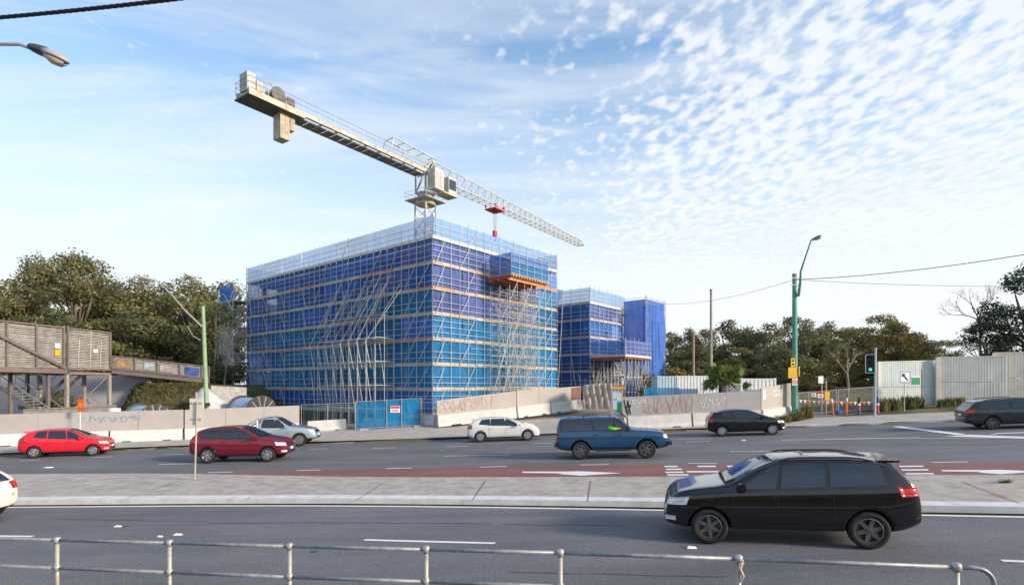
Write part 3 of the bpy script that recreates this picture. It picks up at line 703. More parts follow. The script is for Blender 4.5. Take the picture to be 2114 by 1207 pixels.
# ---------------- second block, farther away
C2 = Vector((9.35, 66.0, 0)); LV2 = [1.0, 3.0, 5.05, 7.1, 9.16, 11.3, 13.3]; ZT2 = 15.3
b2 = thing('office_building', 'lower concrete block behind, its scaffold joined to a fully wrapped blue tower', 'building', tuple(C2))
I2 = C2 - N1 * 1.4 - N2 * 1.4
for k, zb in enumerate((0.6, 4.9, 9.1)):
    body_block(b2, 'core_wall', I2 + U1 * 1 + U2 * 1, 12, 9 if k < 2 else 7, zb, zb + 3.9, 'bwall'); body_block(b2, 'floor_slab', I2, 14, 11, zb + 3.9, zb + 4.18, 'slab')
    for i in range(4):
        MB().obox(I2 + U1 * (.3 + 3 * i) + U2 * .1 + Z3 * zb, U1 * .4, U2 * .4, Z3 * 3.9).build('column', 'concrete', b2)
        MB().obox(I2 + U2 * (.8 + 2.8 * i) + U1 * .1 + Z3 * zb, U1 * .4, U2 * .4, Z3 * 3.9).build('column', 'concrete', b2)
s2 = thing('scaffold', 'lower tube scaffold with royal blue netting on the block behind', 'scaffold', tuple(C2))
def net3(li, s, n): return 'net_pale' if li == 6 else ('net_royal' if li else None)
scaffold_face(s2, C2, U1, N1, 9.5, LV2, ZT2, net3, bay=1.35, deckfn=lambda a, b_, c: 'plank_grey', r=0.03, braces=[(1.6, 1.2, 2.6, 6.8), (3.6, 1.2, 2.2, 4.6), (.6, 1.2, 1.6, 4.8)])
scaffold_face(s2, C2, U2, N2, 8.65, LV2, ZT2 - .1, lambda li, s, n: 'net_pale' if li == 6 else ('net_violet' if li > 4 else ('net_royal' if li > 1 else None)), bay=1.1, deckfn=lambda a, b_, c: 'white_sheet' if a == 6 else 'plank', r=0.03, braces=[(.2, 5, 2.4, 8.9), (5, 9.2, 3.2, 11.2)])
# shrink-wrapped tower
wt = thing('wrapped_tower', 'tall stair tower sheeted from top to bottom in bright blue wrap', 'wrapped tower', tuple(C2 + U2 * 8.65))
W0 = C2 + U2 * 8.65; W1 = W0 - U1 * 3.13; ZW = 14.5
for (P, U, N, ln, top) in ((W0, -U1, N1, 3.13, ZW), (W1, U2, N2, 5.7, ZW), (W1 + U2 * 5.7, U1, U2, 3.13, ZW)):
    n = max(1, int(ln / 1.6))
    for i in range(n): net_panel(P + U * (i * ln / n), U, N, ln / n, 1.6, top, 'wrap_blue', wt, amp=0.22, name='wrap_sheet', nx=7, nz=26)
    for i in range(n + 1): bar('standard', P + U * (i * ln / n) - N * .1 + Z3 * 1.2, P + U * (i * ln / n) - N * .1 + Z3 * (top + .5), .03, 'tube', wt)
    for i in range(2 * n + 1): bar('outer_tube', P + U * (i * ln / (2 * n)) + N * .14 + Z3 * 1.4, P + U * (i * ln / (2 * n)) + N * .14 + Z3 * (top + .3), .018, 'tube_dark' if N is N2 else 'tube', wt)
    for i in range(7): bar('outer_tube', P + N * .16 + Z3 * (2.2 + 1.95 * i), P + U * ln + N * .16 + Z3 * (2.2 + 1.95 * i), .018, 'tube_dark' if N is N2 else 'tube', wt)
    bar('guard_rail', P - N * .1 + Z3 * (top + .25), P + U * ln - N * .1 + Z3 * (top + .25), .026, 'tube', wt)
# the netted deck carried on raking props
dk = thing('propped_deck', 'blue netted work deck on a thicket of raking props before the far block', 'scaffold platform', tuple(C2 - U1 * 2))
D0 = C2 - U1 * 0.1; DW, DD = 6.6, 4.5      # along U2, along N2 (= -U1)
zd = 6.55
for i in range(13): bar('joist', D0 + U2 * (.2 + i * (DW - .4) / 12) + N2 * .1 + Z3 * (zd + .02), D0 + U2 * (.2 + i * (DW - .4) / 12) + N2 * (DD + .15) + Z3 * (zd + .02), .12, 'plank_orange', dk, kind='box', r2=.2)
MB().obox(D0 - U2 * .1 + Z3 * (zd + .14), U2 * (DW + .2), N2 * (DD + .2), Z3 * .08).build('deck_board', 'plank', dk)
MB().obox(D0 - U2 * .14 + Z3 * (zd - .25), U2 * .06, N2 * (DD + .15), Z3 * .36).build('edge_board', 'form_ply', dk)
for (P, U, N, ln, mt) in ((D0 - U2 * .12, N2, N1, DD + .1, 'net_royal'), (D0 + N2 * (DD + .12), U2, N2, DW, 'net_violet')):
    n = int(ln / .95)
    for i in range(n + 1): bar('standard', P + U * (i * ln / n) + Z3 * zd, P + U * (i * ln / n) + Z3 * (zd + 2.2 + random.uniform(-.15, .3)), .03, 'tube', dk)
    for z in (.3, .8, 1.3, 1.9): bar('guard_rail', P + Z3 * (zd + z), P + U * ln + Z3 * (zd + z), .026, 'tube', dk)
    bar('toe_board', P + Z3 * (zd + .3), P + U * ln + Z3 * (zd + .3), .24, 'white_sheet', dk, kind='box', r2=.04, up=N)
    net_panel(P - N * .08, U, N, ln, zd + .4, zd + 2.1, mt, dk)
rp_ = random.Random(5)
for i in range(8):
    for k in range(4):
        q = D0 + U2 * (.2 + i * (DW - .4) / 7) + N2 * (.3 + k * (DD - .4) / 3); g = ground_at(q)
        bar('prop', q + Z3 * g, q + Z3 * zd, .045, 'tube', dk)
        if k in (0, 3): bar('brace', q + Z3 * (g + .3), q + U2 * ((DW - .4) / 7 * (1 if i < 7 else -1)) + Z3 * (g + 2.6 + rp_.random()), .035, 'tube', dk); bar('brace', q + Z3 * (zd - 2.6), q + U2 * ((DW - .4) / 7 * (1 if i % 2 and i < 7 else -1)) + Z3 * (zd - .2), .035, 'tube', dk)
        if i in (0, 7): bar('brace', q + Z3 * (g + 2), q + N2 * ((DD - .4) / 3 * (1 if k < 3 else -1)) + Z3 * (zd - .3), .035, 'tube', dk)
for z in (2.6, 4.4): 
    for k in (0, 3): bar('ledger', D0 + N2 * (.3 + k * (DD - .4) / 3) + Z3 * z, D0 + U2 * DW + N2 * (.3 + k * (DD - .4) / 3) + Z3 * z, .035, 'tube', dk)
    bar('ledger', D0 + U2 * .2 + Z3 * z, D0 + U2 * .2 + N2 * DD + Z3 * z, .035, 'tube', dk)

# ================================================================ tower crane
CP = Vector((-11.3, 72.0, 0)); J = Vector((0.571, 0.821, 0)).normalized(); K_ = Vector((J.y, -J.x, 0))      # K_ points to the camera side
crn = thing('tower_crane', 'cream flat-top tower crane with red trolley standing behind the netted block', 'crane', (CP.x, CP.y, gz(CP.x)))
def cp(s, k, z): return CP + J * s + K_ * k + Z3 * z
m = MB(); hw = 0.95; z = 1.0
for a in (-1, 1):
    for c in (-1, 1): m.tube(cp(a * hw, c * hw, 0.0), cp(a * hw, c * hw, 27.0), 0.11, 6)
k = 0
while z < 26.6:
    for (a0, c0, a1, c1) in ((-1, -1, 1, -1), (1, -1, 1, 1), (1, 1, -1, 1), (-1, 1, -1, -1)):
        m.tube(cp(a0 * hw, c0 * hw, z), cp(a1 * hw, c1 * hw, z), 0.05, 5)
        if k % 2: m.tube(cp(a0 * hw, c0 * hw, z), cp(a1 * hw, c1 * hw, z + 1.6), 0.06, 5)
        else: m.tube(cp(a1 * hw, c1 * hw, z), cp(a0 * hw, c0 * hw, z + 1.6), 0.06, 5)
    z += 1.6; k += 1
m.build('mast', 'crane', crn)
m = MB(); m.lathe([(0.01, 26.9), (1.25, 26.9), (1.35, 27.1), (1.35, 27.5), (1.0, 27.7), (1.1, 28.2), (1.25, 28.4), (0.01, 28.4)], CP, Z3, 20)
m.build('slewing_ring', 'crane', crn)
m = MB(); m.obox(cp(-1.9, -1.9, 27.35), J * 3.8, K_ * 3.8, Z3 * .08)
for (a, c) in ((-1.9, -1.9), (1.9, -1.9), (1.9, 1.9), (-1.9, 1.9), (0, 1.9), (0, -1.9)): m.tube(cp(a, c, 27.4), cp(a, c, 28.4), .03, 4)
for (a0, c0, a1, c1) in ((-1.9, -1.9, 1.9, -1.9), (1.9, -1.9, 1.9, 1.9), (1.9, 1.9, -1.9, 1.9), (-1.9, 1.9, -1.9, -1.9)):
    for z in (27.9, 28.4): m.tube(cp(a0, c0, z), cp(a1, c1, z), .025, 4)
m.build('ring_platform', 'crane_grey', crn)
m = MB()
for a in (-.9, .9):
    for c in (-.9, .9): m.tube(cp(a, c, 28.3), cp(a, c, 31.6), .12, 6)
    m.tube(cp(a, -.9, 28.4), cp(a, .9, 31.5), .07, 5); m.tube(cp(-.9, a, 28.4), cp(.9, a, 31.5), .07, 5)
for c in (-.85, .85):
    m.tube(cp(1.0, c, 31.2), cp(1.4, 0, 33.2), .12, 6); m.tube(cp(-1.0, c, 31.2), cp(1.4, 0, 33.2), .12, 6); m.tube(cp(2.8, c, 30.7), cp(1.4, 0, 33.2), .1, 6)
m.build('tower_head', 'crane', crn)
m = MB(); m.obox(cp(.4, 1.15, 28.2), J * 2.7, K_ * 1.7, Z3 * .16); m.build('cab_floor', 'crane', crn)
cab = MB().obox(cp(1.5, 1.2, 28.4), J * 1.5, K_ * 1.5, Z3 * 2.2).build('operator_cab', 'crane_white', crn)
m = MB().obox(cp(1.6, 2.71, 29.0), J * 1.3, K_ * .03, Z3 * 1.3); m.build('window', 'dark_glass', cab)
m = MB().obox(cp(3.01, 1.35, 28.8), J * .03, K_ * 1.2, Z3 * 1.6); m.build('window', 'dark_glass', cab)
cb = MB().obox(cp(-.9, 1.2, 28.5), J * 1.7, K_ * 1.3, Z3 * 2.6).build('electrics_cabinet', 'crane_white', crn)
MB().obox(cp(-.75, 2.51, 28.8), J * .7, K_ * .03, Z3 * 2.0).build('door', 'crane_grey', cb); MB().obox(cp(.05, 2.51, 28.8), J * .6, K_ * .03, Z3 * 2.0).build('door', 'crane_grey', cb)
# counter-jib
m = MB()
for c in (-.95, .95):
    w = .16
    m.obox(cp(-24.6, c - w, 30.72), J * 24.0, K_ * (2 * w), Z3 * .38)
for s in range(0, 25, 2): m.obox(cp(-24.6 + s, -.9, 30.62), J * .14, K_ * 1.8, Z3 * .2)
m.build('counter_jib', 'crane', crn)
m = MB()
for i in range(16): m.obox(cp(-19 + i * 1.12, -.78, 30.48), J * 1.0, K_ * 1.56, Z3 * .05)
m.build('walkway_grating', 'grating', crn)
MB().obox(cp(-24.7, -1.25, 30.42), J * 5.9, K_ * 2.5, Z3 * .14).build('machinery_deck', 'crane_dark', crn)
MB().obox(cp(-24.7, 1.25, 30.4), J * 5.9, K_ * .06, Z3 * .35).build('deck_edge', 'crane', crn)
m = MB()
for z in (31.65, 32.15):
    for c in (-1.2, 1.2):
        m.tube(cp(-24.6, c, z), cp(-1.2, c, z), .025, 4)
    m.tube(cp(-24.6, -1.2, z), cp(-24.6, 1.2, z), .025, 4)
for i in range(13):
    for c in (-1.2, 1.2): m.tube(cp(-24.6 + i * 1.9, c, 30.9), cp(-24.6 + i * 1.9, c, 32.2), .025, 4)
m.build('handrail', 'tube_dark', crn)
for (s, w, dn) in ((-21.1, .50, 3.15), (-20.58, .50, 3.15), (-20.0, .5, 2.0)):
    o = MB().obox(cp(s, -.62, 31.0 - dn), J * w, K_ * 1.24, Z3 * dn).build('counterweight', 'crane', crn)
    for q in range(3): MB().obox(cp(s + w * (.15 + q * .32), .62, 31.0 - dn + .08), J * .05, K_ * .04, Z3 * (dn - .5)).build('rib', 'crane', o)
MB().obox(cp(-24.5, -.7, 31.1), J * .85, K_ * 1.3, Z3 * 1.75).build('switch_cabinet', 'crane_grey', crn)
MB().obox(cp(-23.55, -.4, 31.1), J * .6, K_ * 1.0, Z3 * 1.25).build('switch_cabinet', 'crane', crn)
m = MB(); m.lathe([(0.01, 0), (.75, 0), (.75, .1), (.5, .12), (.5, 1.1), (.75, 1.12), (.75, 1.25), (.01, 1.25)], cp(-21.3, -.6, 31.95), K_, 18); m.obox(cp(-21.2, -.7, 31.15), J * 1.3, K_ * 1.4, Z3 * .5); m.obox(cp(-20.3, .1, 31.3), J * .8, K_ * .5, Z3 * .9)
m.build('hoist_winch', 'crane_dark', crn)
m = MB(); m.tube(cp(-23.2, .3, 31.2), cp(-22.2, .3, 33.0), .06, 5); m.tube(cp(-22.2, .3, 33.0), cp(-21.8, .3, 32.7), .06, 5); m.build('davit', 'crane_grey', crn)
# upper tie frame running back from the head
m = MB()
for c in (-.7, .7):
    m.tube(cp(1.3, c, 33.15), cp(-6.2, c, 33.4), .08, 5); m.tube(cp(-6.2, c, 33.4), cp(-6.9, c, 31.1), .08, 5); m.tube(cp(1.3, c, 32.3), cp(-6.2, c, 32.4), .05, 5)
    m.tube(cp(-3.2, c, 33.3), cp(-3.6, c, 31.2), .06, 5)
for s in (-6.2, -4.4, -2.6, -.8, 1): m.tube(cp(s, -.7, 33.3), cp(s, .7, 33.3), .05, 5)
m.build('tie_frame', 'crane_white', crn)
# jib
m = MB(); s0, s1 = 2.6, 43.4; nb = 26; ds = (s1 - s0) / nb
def jz(s): return 33.0 - 1.25 * (s - s0) / (s1 - s0)
for c in (-.75, .75): m.tube(cp(s0, c, 30.75), cp(s1, c, 30.75), .085, 6)
m.tube(cp(1.4, 0, 33.15), cp(s1, 0, jz(s1)), .09, 6)
for i in range(nb):
    s = s0 + i * ds
    for c in (-.75, .75):
        m.tube(cp(s, c, 30.75), cp(s + ds / 2, 0, jz(s + ds / 2)), .04, 5); m.tube(cp(s + ds / 2, 0, jz(s + ds / 2)), cp(s + ds, c, 30.75), .04, 5)
    m.tube(cp(s, -.75, 30.75), cp(s, .75, 30.75), .04, 4); m.tube(cp(s, -.75, 30.75), cp(s + ds, .75, 30.75), .03, 4)
m.tube(cp(s1, -.75, 30.75), cp(s1, 0, jz(s1)), .06, 5); m.tube(cp(s1, .75, 30.75), cp(s1, 0, jz(s1)), .06, 5); m.tube(cp(s1, -.8, 30.75), cp(s1, .8, 30.75), .09, 5)
m.build('jib', 'crane_white', crn)
m = MB(); m.obox(cp(14.0, -1.0, 30.15), J * 2.4, K_ * 2.0, Z3 * .18)
for (a, c) in ((14.1, -.95), (16.3, -.95), (14.1, .95), (16.3, .95)): m.tube(cp(a, c - .06, 30.75), cp(a, c + .06, 30.75), .2, 8); m.tube(cp(a, c, 30.2), cp(a, c, 30.8), .07, 5)
m.tube(cp(15.2, -.9, 30.2), cp(15.2, -.9, 31.1), .06, 5); m.build('trolley', 'red_paint', crn)
m = MB(); zh = 27.0
for c in (-.25, .25): m.tube(cp(15.0, c, 30.2), cp(15.15, c * .5, zh), .022, 4); m.tube(cp(15.4, c, 30.2), cp(15.25, c * .5, zh), .022, 4)
m.build('hoist_rope', 'wire', crn)
m = MB(); m.obox(cp(14.85, -.2, zh - .75), J * .7, K_ * .4, Z3 * .85); m.path([cp(15.2, 0, zh - .7), cp(15.2, 0, zh - 1.0), cp(15.42, 0, zh - 1.2), cp(15.35, 0, zh - 1.45), cp(15.1, 0, zh - 1.45), cp(14.98, 0, zh - 1.25)], .07, 6)
m.build('hook_block', 'red_paint', crn)

# ================================================================ site boundary
def line_pts(a, c, step):
    n = max(1, int(round((c - a).length / step))); return [a.lerp(c, i / n) for i in range(n + 1)]
BAR_PROF = [(-.30, 0.0), (.30, 0.0), (.30, .09), (.19, .28), (.11, .80), (-.11, .80), (-.19, .28), (-.30, .09)]
def barriers(a, c, h, label, group, step=4.0, gap=.06):
    p = line_pts(a, c, step)
    for i in range(len(p) - 1):
        q, r = p[i], p[i + 1]; d = (r - q); u = Vector((d.x, d.y, 0)).normalized(); n = Vector((u.y, -u.x, 0))
        q2, r2 = q + d.normalized() * gap, r - d.normalized() * gap
        o = thing('concrete_barrier', label, 'barrier', tuple(q2), group)
        s = h / .8; m = MB(); m.prism([(x, z * s) for x, z in BAR_PROF], q2, n, Z3, r2 - q2)
        body = m.build('barrier_body', 'barrier', o)
        for t in (.16, .72):
            w = q2.lerp(r2, t) + n * .285; m = MB(); m.obox(w, (r2 - q2) * .12, n * .03, Z3 * .085); m.build('drain_slot', 'black', o)
def hoarding(a, c, zlo, zhi_a, zhi_c, material, name_label, n_off=0.06, step=2.4, cat='hoarding'):
    """boards standing on the barriers; returns the thing and a mapper for marks on its face"""
    d = Vector((c.x - a.x, c.y - a.y, 0)); L_ = d.length; u = d.normalized(); n = Vector((u.y, -u.x, 0))
    o = thing('plywood_hoarding', name_label, cat, tuple(a))
    k = max(1, int(round(L_ / step)))
    for i in range(k):
        f0, f1 = i / k, (i + 1) / k; q, r = a.lerp(c, f0), a.lerp(c, f1)
        h0, h1 = zhi_a + (zhi_c - zhi_a) * f0, zhi_a + (zhi_c - zhi_a) * f1
        e = u * .008; pr = .006 * (i % 2)
        v = [q + e + Z3 * zlo, r - e + Z3 * zlo, r - e + Z3 * h1, q + e + Z3 * h0]
        v = [w + n * (pr) for w in v]; MB().hexa([w - n * .03 for w in v] + v).build('panel', material, o, recalc=True)
        MB().obox(q - n * .12 + Z3 * (zlo - .75), u * .09, n * .08, Z3 * (h0 - zlo + .7)).build('post', 'plank_grey', o)
    def face(t, z): return a.lerp(c, t / L_) + n * .014 + Z3 * z
    return o, face, n, L_
def scribble(o, face, n, lines, w, material, name='graffiti'):
    m = MB()
    for pl in lines:
        for i in range(len(pl) - 1):
            p, q = face(*pl[i]), face(*pl[i + 1]); d = q - p
            if d.length < 1e-4: continue
            e = d.normalized().cross(n).normalized() * (w / 2)
            m.add([p - e - d.normalized() * w * .3, q - e + d.normalized() * w * .3, q + e + d.normalized() * w * .3, p + e - d.normalized() * w * .3], [(0, 1, 2, 3)])
    return m.build(name, material, o)
def tagscrawl(rn, x0, x1, z0, z1, count):
    out = []
    for i in range(count):
        cx = x0 + (x1 - x0) * (i + .5) / count; w = (x1 - x0) / count * .62; a0 = rn.uniform(0, 6.28); tw = rn.uniform(3.5, 6.5); pts = []
        cz = (z0 + z1) / 2 + rn.uniform(-.05, .05); hh = (z1 - z0) / 2
        for k in range(13):
            a = a0 + tw * k / 12; pts.append((cx + w * math.cos(a) * rn.uniform(.6, 1.1), min(z1, max(z0, cz + hh * math.sin(a * rn.choice([1, 1, 1.3])) * rn.uniform(.75, 1.1)))))
        out.append(pts); out.append([(cx - w * .3, z1 - rn.uniform(0, .2)), (cx + rn.uniform(-.2, .3) * w, z0 + rn.uniform(0, .2))])
    return out
# left run: two straights meeting near the white sign
LA, LB, LC = Vector((-40.0, 27.6, 0)), Vector((-22.0, 36.9, 0)), Vector((-15.9, 41.2, 0))
for v in (LA, LB, LC): v.z = surf(v.x, v.y)
rn = random.Random(3)
barriers(LA, LB, .74, 'concrete road barrier under the long plywood hoarding beside the footbridge', 'barriers under the left hoarding', 4.1)
o, f, n, L_ = hoarding(LA, LB, .74, 1.80, 2.02, 'hoarding', 'long beige plywood hoarding with a wavy teal spray line and blue tag')
xw = L_ - 15.5
scribble(o, f, n, [[(xw - 7 + i * .55, 1.15 + .16 * math.sin(i * 1.35) + .10 * math.sin(i * .37)) for i in range(20)]], .035, 'graf_blue')
scribble(o, f, n, tagscrawl(rn, L_ - 5.6, L_ - 2.4, 1.3, 1.7, 6), .03, 'graf_blue')
barriers(LB, LC, .74, 'concrete road barrier under the plain pale hoarding by the silver pickup', 'barriers behind the silver pickup', 3.8)
hoarding(LB + Vector((.05, .03, 0)), LC, .74, 2.0, 2.05, 'hoarding', 'plain beige plywood hoarding ending beside the cable reel')
BA, BB = at(634, 41.6), at(716, 42.2)
barriers(BA, BB, .82, 'lone pale concrete barrier between the plywood hoarding and the blue mesh gate', None, 4)
# blue mesh gate
GA, GB = at(734, 41.2), at(869, 41.9)
gu = Vector((GB.x - GA.x, GB.y - GA.y, 0)); GL = gu.length; gu.normalize(); gn = Vector((gu.y, -gu.x, 0))
gt = thing('site_gate', 'blue mesh-covered site fence with a narrow gate and a danger notice', 'site fence', tuple(GA))
gb = min(GA.z, GB.z) + .02; gh = 2.15
def gp(t, z, k=0.0): return GA.lerp(GB, t / GL) + gn * k + Z3 * z
gd = (GL * .47, GL * .70)
for t in (0, gd[0], gd[1], GL): bar('post', gp(t, 0), gp(t, gh + .06), .03, 'galv', gt)
for (t0, t1) in ((0, gd[0]), (gd[0], gd[1]), (gd[1], GL)):
    net_panel(gp(t0 + .03, 0, -.03) * 1.0 - Z3 * gp(t0, 0).z, gu, gn, t1 - t0 - .06, gp(t0, .1).z, gp(t0, gh).z, 'net_gate', gt, amp=.04)
    for z in (.12, gh): bar('rail', gp(t0, z), gp(t1, z), .025, 'galv', gt)
sg = MB().obox(gp(gd[0] + .28, 1.2, .02), gu * .72, gn * .02, Z3 * .5).build('notice', 'sign_white', gt)
MB().obox(gp(gd[0] + .31, 1.5, .045), gu * .66, gn * .006, Z3 * .17).build('notice_band', 'sign_red', sg)
for z in (1.27, 1.37): MB().obox(gp(gd[0] + .36, z, .045), gu * .52, gn * .005, Z3 * .035).build('text_line', 'black', sg)
for t in (.35, GL * .9): MB().obox(gp(t, -.02, .02), gu * .6, gn * .25, Z3 * .14).build('fence_foot', 'concrete', gt)
for (t0, t1) in ((.35, gd[0] - .1), (gd[1] + .1, GL - .1)):
    barriers(gp(t0, 0, -.9), gp(t1, 0, -.9), .85, 'concrete barrier showing through the blue mesh of the site gate', 'barriers behind the blue mesh', 5)
# wire fence bay between gate and graffiti wall
WA, WB = at(871, 41.9), at(900, 41.4)
def wire_fence(a, c, h, label, cat='wire fence', gapx=.16, name='wire_fence', group=None, mid=False, mesh='mesh_wire'):
    o = thing(name, label, cat, tuple(a), group); d = c - a; L_ = d.length
    for t in (0, 1): bar('post', a.lerp(c, t) - Z3 * .02, a.lerp(c, t) + Z3 * (h + .05), .026, 'galv', o)
    for z in (.1, h): bar('rail', a + Z3 * z, c + Z3 * z, .022, 'galv', o)
    m = MB(); k = int(L_ / gapx)
    for i in range(1, k): m.tube(a.lerp(c, i / k) + Z3 * .1, a.lerp(c, i / k) + Z3 * h, .005, 3, caps=False)
    kz = int(h / gapx)
    for i in range(1, kz): m.tube(a + Z3 * (.1 + (h - .1) * i / kz), c + Z3 * (.1 + (h - .1) * i / kz), .005, 3, caps=False)
    w = m.build('wire_mesh', mesh, o, kind='stuff')
    return o
wire_fence(WA, WB, 2.1, 'short bay of bare wire fence between blue mesh gate and graffitied boards')
barriers(at(873, 42.6), at(899, 42.1), .8, 'short concrete barrier behind the bare wire fence bay', None, 3)
wire_fence(at(622, 43.2), at(676, 43.0), 2.0, 'wire fence bay standing behind the lone concrete barrier', group='wire bays'); wire_fence(at(677, 43.0), at(733, 42.6), 2.0, 'wire fence bay running up to the blue mesh gate')
# middle run climbing beside the driveway
MA, MBp, MC = at(902, 40.9, py=881), at(1066, 43.0, py=862), at(1199, 46.0, py=845)
barriers(MA, MBp, .86, 'concrete barrier below the red scrawl at the foot of the driveway', 'barriers along the lower driveway', 6.4)
o, f, n, L_ = hoarding(MA, MBp, .80, 1.96, 2.10, 'hoarding_pale', 'pale plywood hoarding with a faded red tag beside the blue gate')
scribble(o, f, n, tagscrawl(rn, .15, L_ * .68, 1.0, 1.9, 5), .022, 'graf_red')
barriers(MBp, MC, .86, 'concrete barrier on the sloping driveway below plain pale boards', 'barriers along the upper driveway', 2.9)
o, f, n, L_ = hoarding(MBp + Vector((.04, .02, 0)), MC, .80, 2.12, 1.95, 'hoarding_pale', 'plain pale plywood hoarding climbing the driveway with a rusty end board')
MB().obox(f(L_ - .95, .78), (MC - MBp).normalized() * .9, n * .02, Z3 * 1.12).build('rusty_board', 'rust', o)
# driveway surface
dv = MB(); q = [at(905, 40.3), at(1210, 45.6), at(1300, 40.0), at(1290, 36.6), at(1000, 36.6)]
# tarp-covered stack by the entrance
tp_ = thing('covered_stack', 'stack of materials under a creased tan tarpaulin at the driveway mouth', 'tarpaulin', tuple(at(1230, 43.0)))
b = MB(); ta, tb = at(1204, 43.0, py=846), at(1264, 42.6, py=842); tu = (tb - ta); tn = Vector((tu.y, -tu.x, 0)).normalized()
nx, nz = 18, 14; vs = []
for s in (0, 1):
    for i in range(nx + 1):
        for k in range(nz + 1):
            w = noise.noise(Vector((i * .55, k * .25, s * 9 + 2))) * .16 + .12 * math.sin(i * 1.7 + k * .3)
            top = 1.92 + (.16 * noise.noise(Vector((i * .4, 7, s))) if k == nz else 0)
            vs.append(ta + tu * (i / nx) + tn * (w + (.0 if s == 0 else -1.4)) + Z3 * (top * k / nz - (.0)))
m_ = (nx + 1) * (nz + 1)
fs = []
for s in (0, 1): fs += [tuple(s * m_ + j for j in (i * (nz + 1) + k, (i + 1) * (nz + 1) + k, (i + 1) * (nz + 1) + k + 1, i * (nz + 1) + k + 1)) for i in range(nx) for k in range(nz)]
fs += [(i * (nz + 1) + nz, (i + 1) * (nz + 1) + nz, m_ + (i + 1) * (nz + 1) + nz, m_ + i * (nz + 1) + nz) for i in range(nx)]
for i in (0, nx): fs += [(i * (nz + 1) + k, i * (nz + 1) + k + 1, m_ + i * (nz + 1) + k + 1, m_ + i * (nz + 1) + k) for k in range(nz)]
b.add(vs, fs).build('tarpaulin', 'tarp_tan', tp_, smooth=True, recalc=True)
for (fx, fz, hh) in ((.19, .95, .34), (.40, 1.0, .26), (.63, .85, .55), (.10, .15, .30)):
    q = ta + tu * fx + tn * .34 + Z3 * fz; m = MB(); m.add([q, q + tu.normalized() * .13 + Z3 * hh * .4, q + tu.normalized() * .16 + Z3 * hh, q + tu.normalized() * .02 + Z3 * hh * .6], [(0, 1, 2, 3)])
    m.build('tear', 'black', tp_)
# orange site frame + notices
of_ = thing('orange_frame', 'orange steel goalpost frame at the driveway entrance', 'gate frame', tuple(at(1258, 44.5)))
qa, qb = at(1257, 44.5, py=850), at(1284, 44.5, py=850)
for q in (qa, qb): bar('post', q, q + Z3 * 2.1, .22, 'yellow' if False else 'orange', of_, kind='box', r2=.12)
bar('beam', qa + Z3 * 1.95, qb + Z3 * 1.95 + Vector((.2, 0, 0)), .34, 'orange', of_, kind='box', r2=.16)
_unit[('box', 'orange')].materials[0] = mat('site_orange', (0.62, 0.27, 0.02), .6)
nb_ = thing('notice_board', 'white site notice board with a green panel at the driveway', 'notice board', tuple(at(1272, 38.2)))
qa, qb = at(1263, 38.0, py=868), at(1284, 37.8, py=868)
MB().obox(qa + Z3 * .55, qb - qa, Vector((0, .05, 0)), Z3 * 1.5).build('board', 'container_blue', nb_)
for (u0, u1, z0, z1, mt) in ((.05, .48, 1.5, 1.95, 'sign_white'), (.5, .95, 1.35, 1.9, 'sign_white'), (.08, .5, .75, 1.4, 'sign_white'), (.5, .98, .58, 1.25, 'sign_green')):
    MB().obox(qa + (qb - qa) * u0 + Z3 * z0 + Vector((0, -.03, 0)), (qb - qa) * (u1 - u0), Vector((0, .02, 0)), Z3 * (z1 - z0)).build('notice', mt, nb_)
for t in (0, 1): bar('post', qa.lerp(qb, t), qa.lerp(qb, t) + Z3 * 2.05, .03, 'galv', nb_)
# right run
RA, RB, RC = at(1286, 36.4), at(1571, 36.0), at(1633, 37.6)
RM = RA.lerp(RB, .5)
barriers(RA, RM, .86, 'concrete barrier under the red bubble graffiti of the grey boards', None, 9)
barriers(RM, RB, .86, 'concrete barrier under the white scrawl of the grey boards', None, 9)
o, f, n, L_ = hoarding(RA, RB, .80, 2.16, 2.12, 'hoarding_grey', 'grey plywood hoarding with red bubble graffiti and three white rings')
scribble(o, f, n, tagscrawl(rn, 1.35, 4.6, .95, 2.1, 4), .022, 'graf_red')
for i in range(4):
    cx = 1.75 + i * .78; scribble(o, f, n, [[(cx + .30 * math.cos(a * .5236), 1.2 + .24 * math.sin(a * .5236)) for a in range(13)]], .022, 'graf_red')
for i in range(3): scribble(o, f, n, [[(.72 + i * .33 + .10 * math.cos(a * .5236 + .4), 1.82 + .11 * math.sin(a * .5236 + .4)) for a in range(11)]], .075, 'graf_white')
scribble(o, f, n, [[(.08, 1.95), (.25, 1.1), (.32, 1.9), (.5, 1.0)], [(.12, 1.5), (.5, 1.6), (.3, .95)]], .07, 'black')
scribble(o, f, n, tagscrawl(rn, 4.9, 6.6, 1.2, 1.9, 2), .028, 'graf_white')
barriers(RB, RC, .86, 'concrete barrier turned in at the end of the hoarding beside the teal pole', None, 4)
o, f, n, L_ = hoarding(RB + Vector((.05, .05, 0)), RC, .80, 2.3, 2.42, 'hoarding_pale', 'pale end board of the hoarding with white scrawl next to the teal pole')
scribble(o, f, n, tagscrawl(rn, L_ * .4, L_ * .7, 1.6, 2.1, 2), .05, 'graf_white'); MB().obox(f(.12, 1.5), (RC - RB).normalized() * .3, n * .01, Z3 * .62).build('poster', 'sign_white', o)

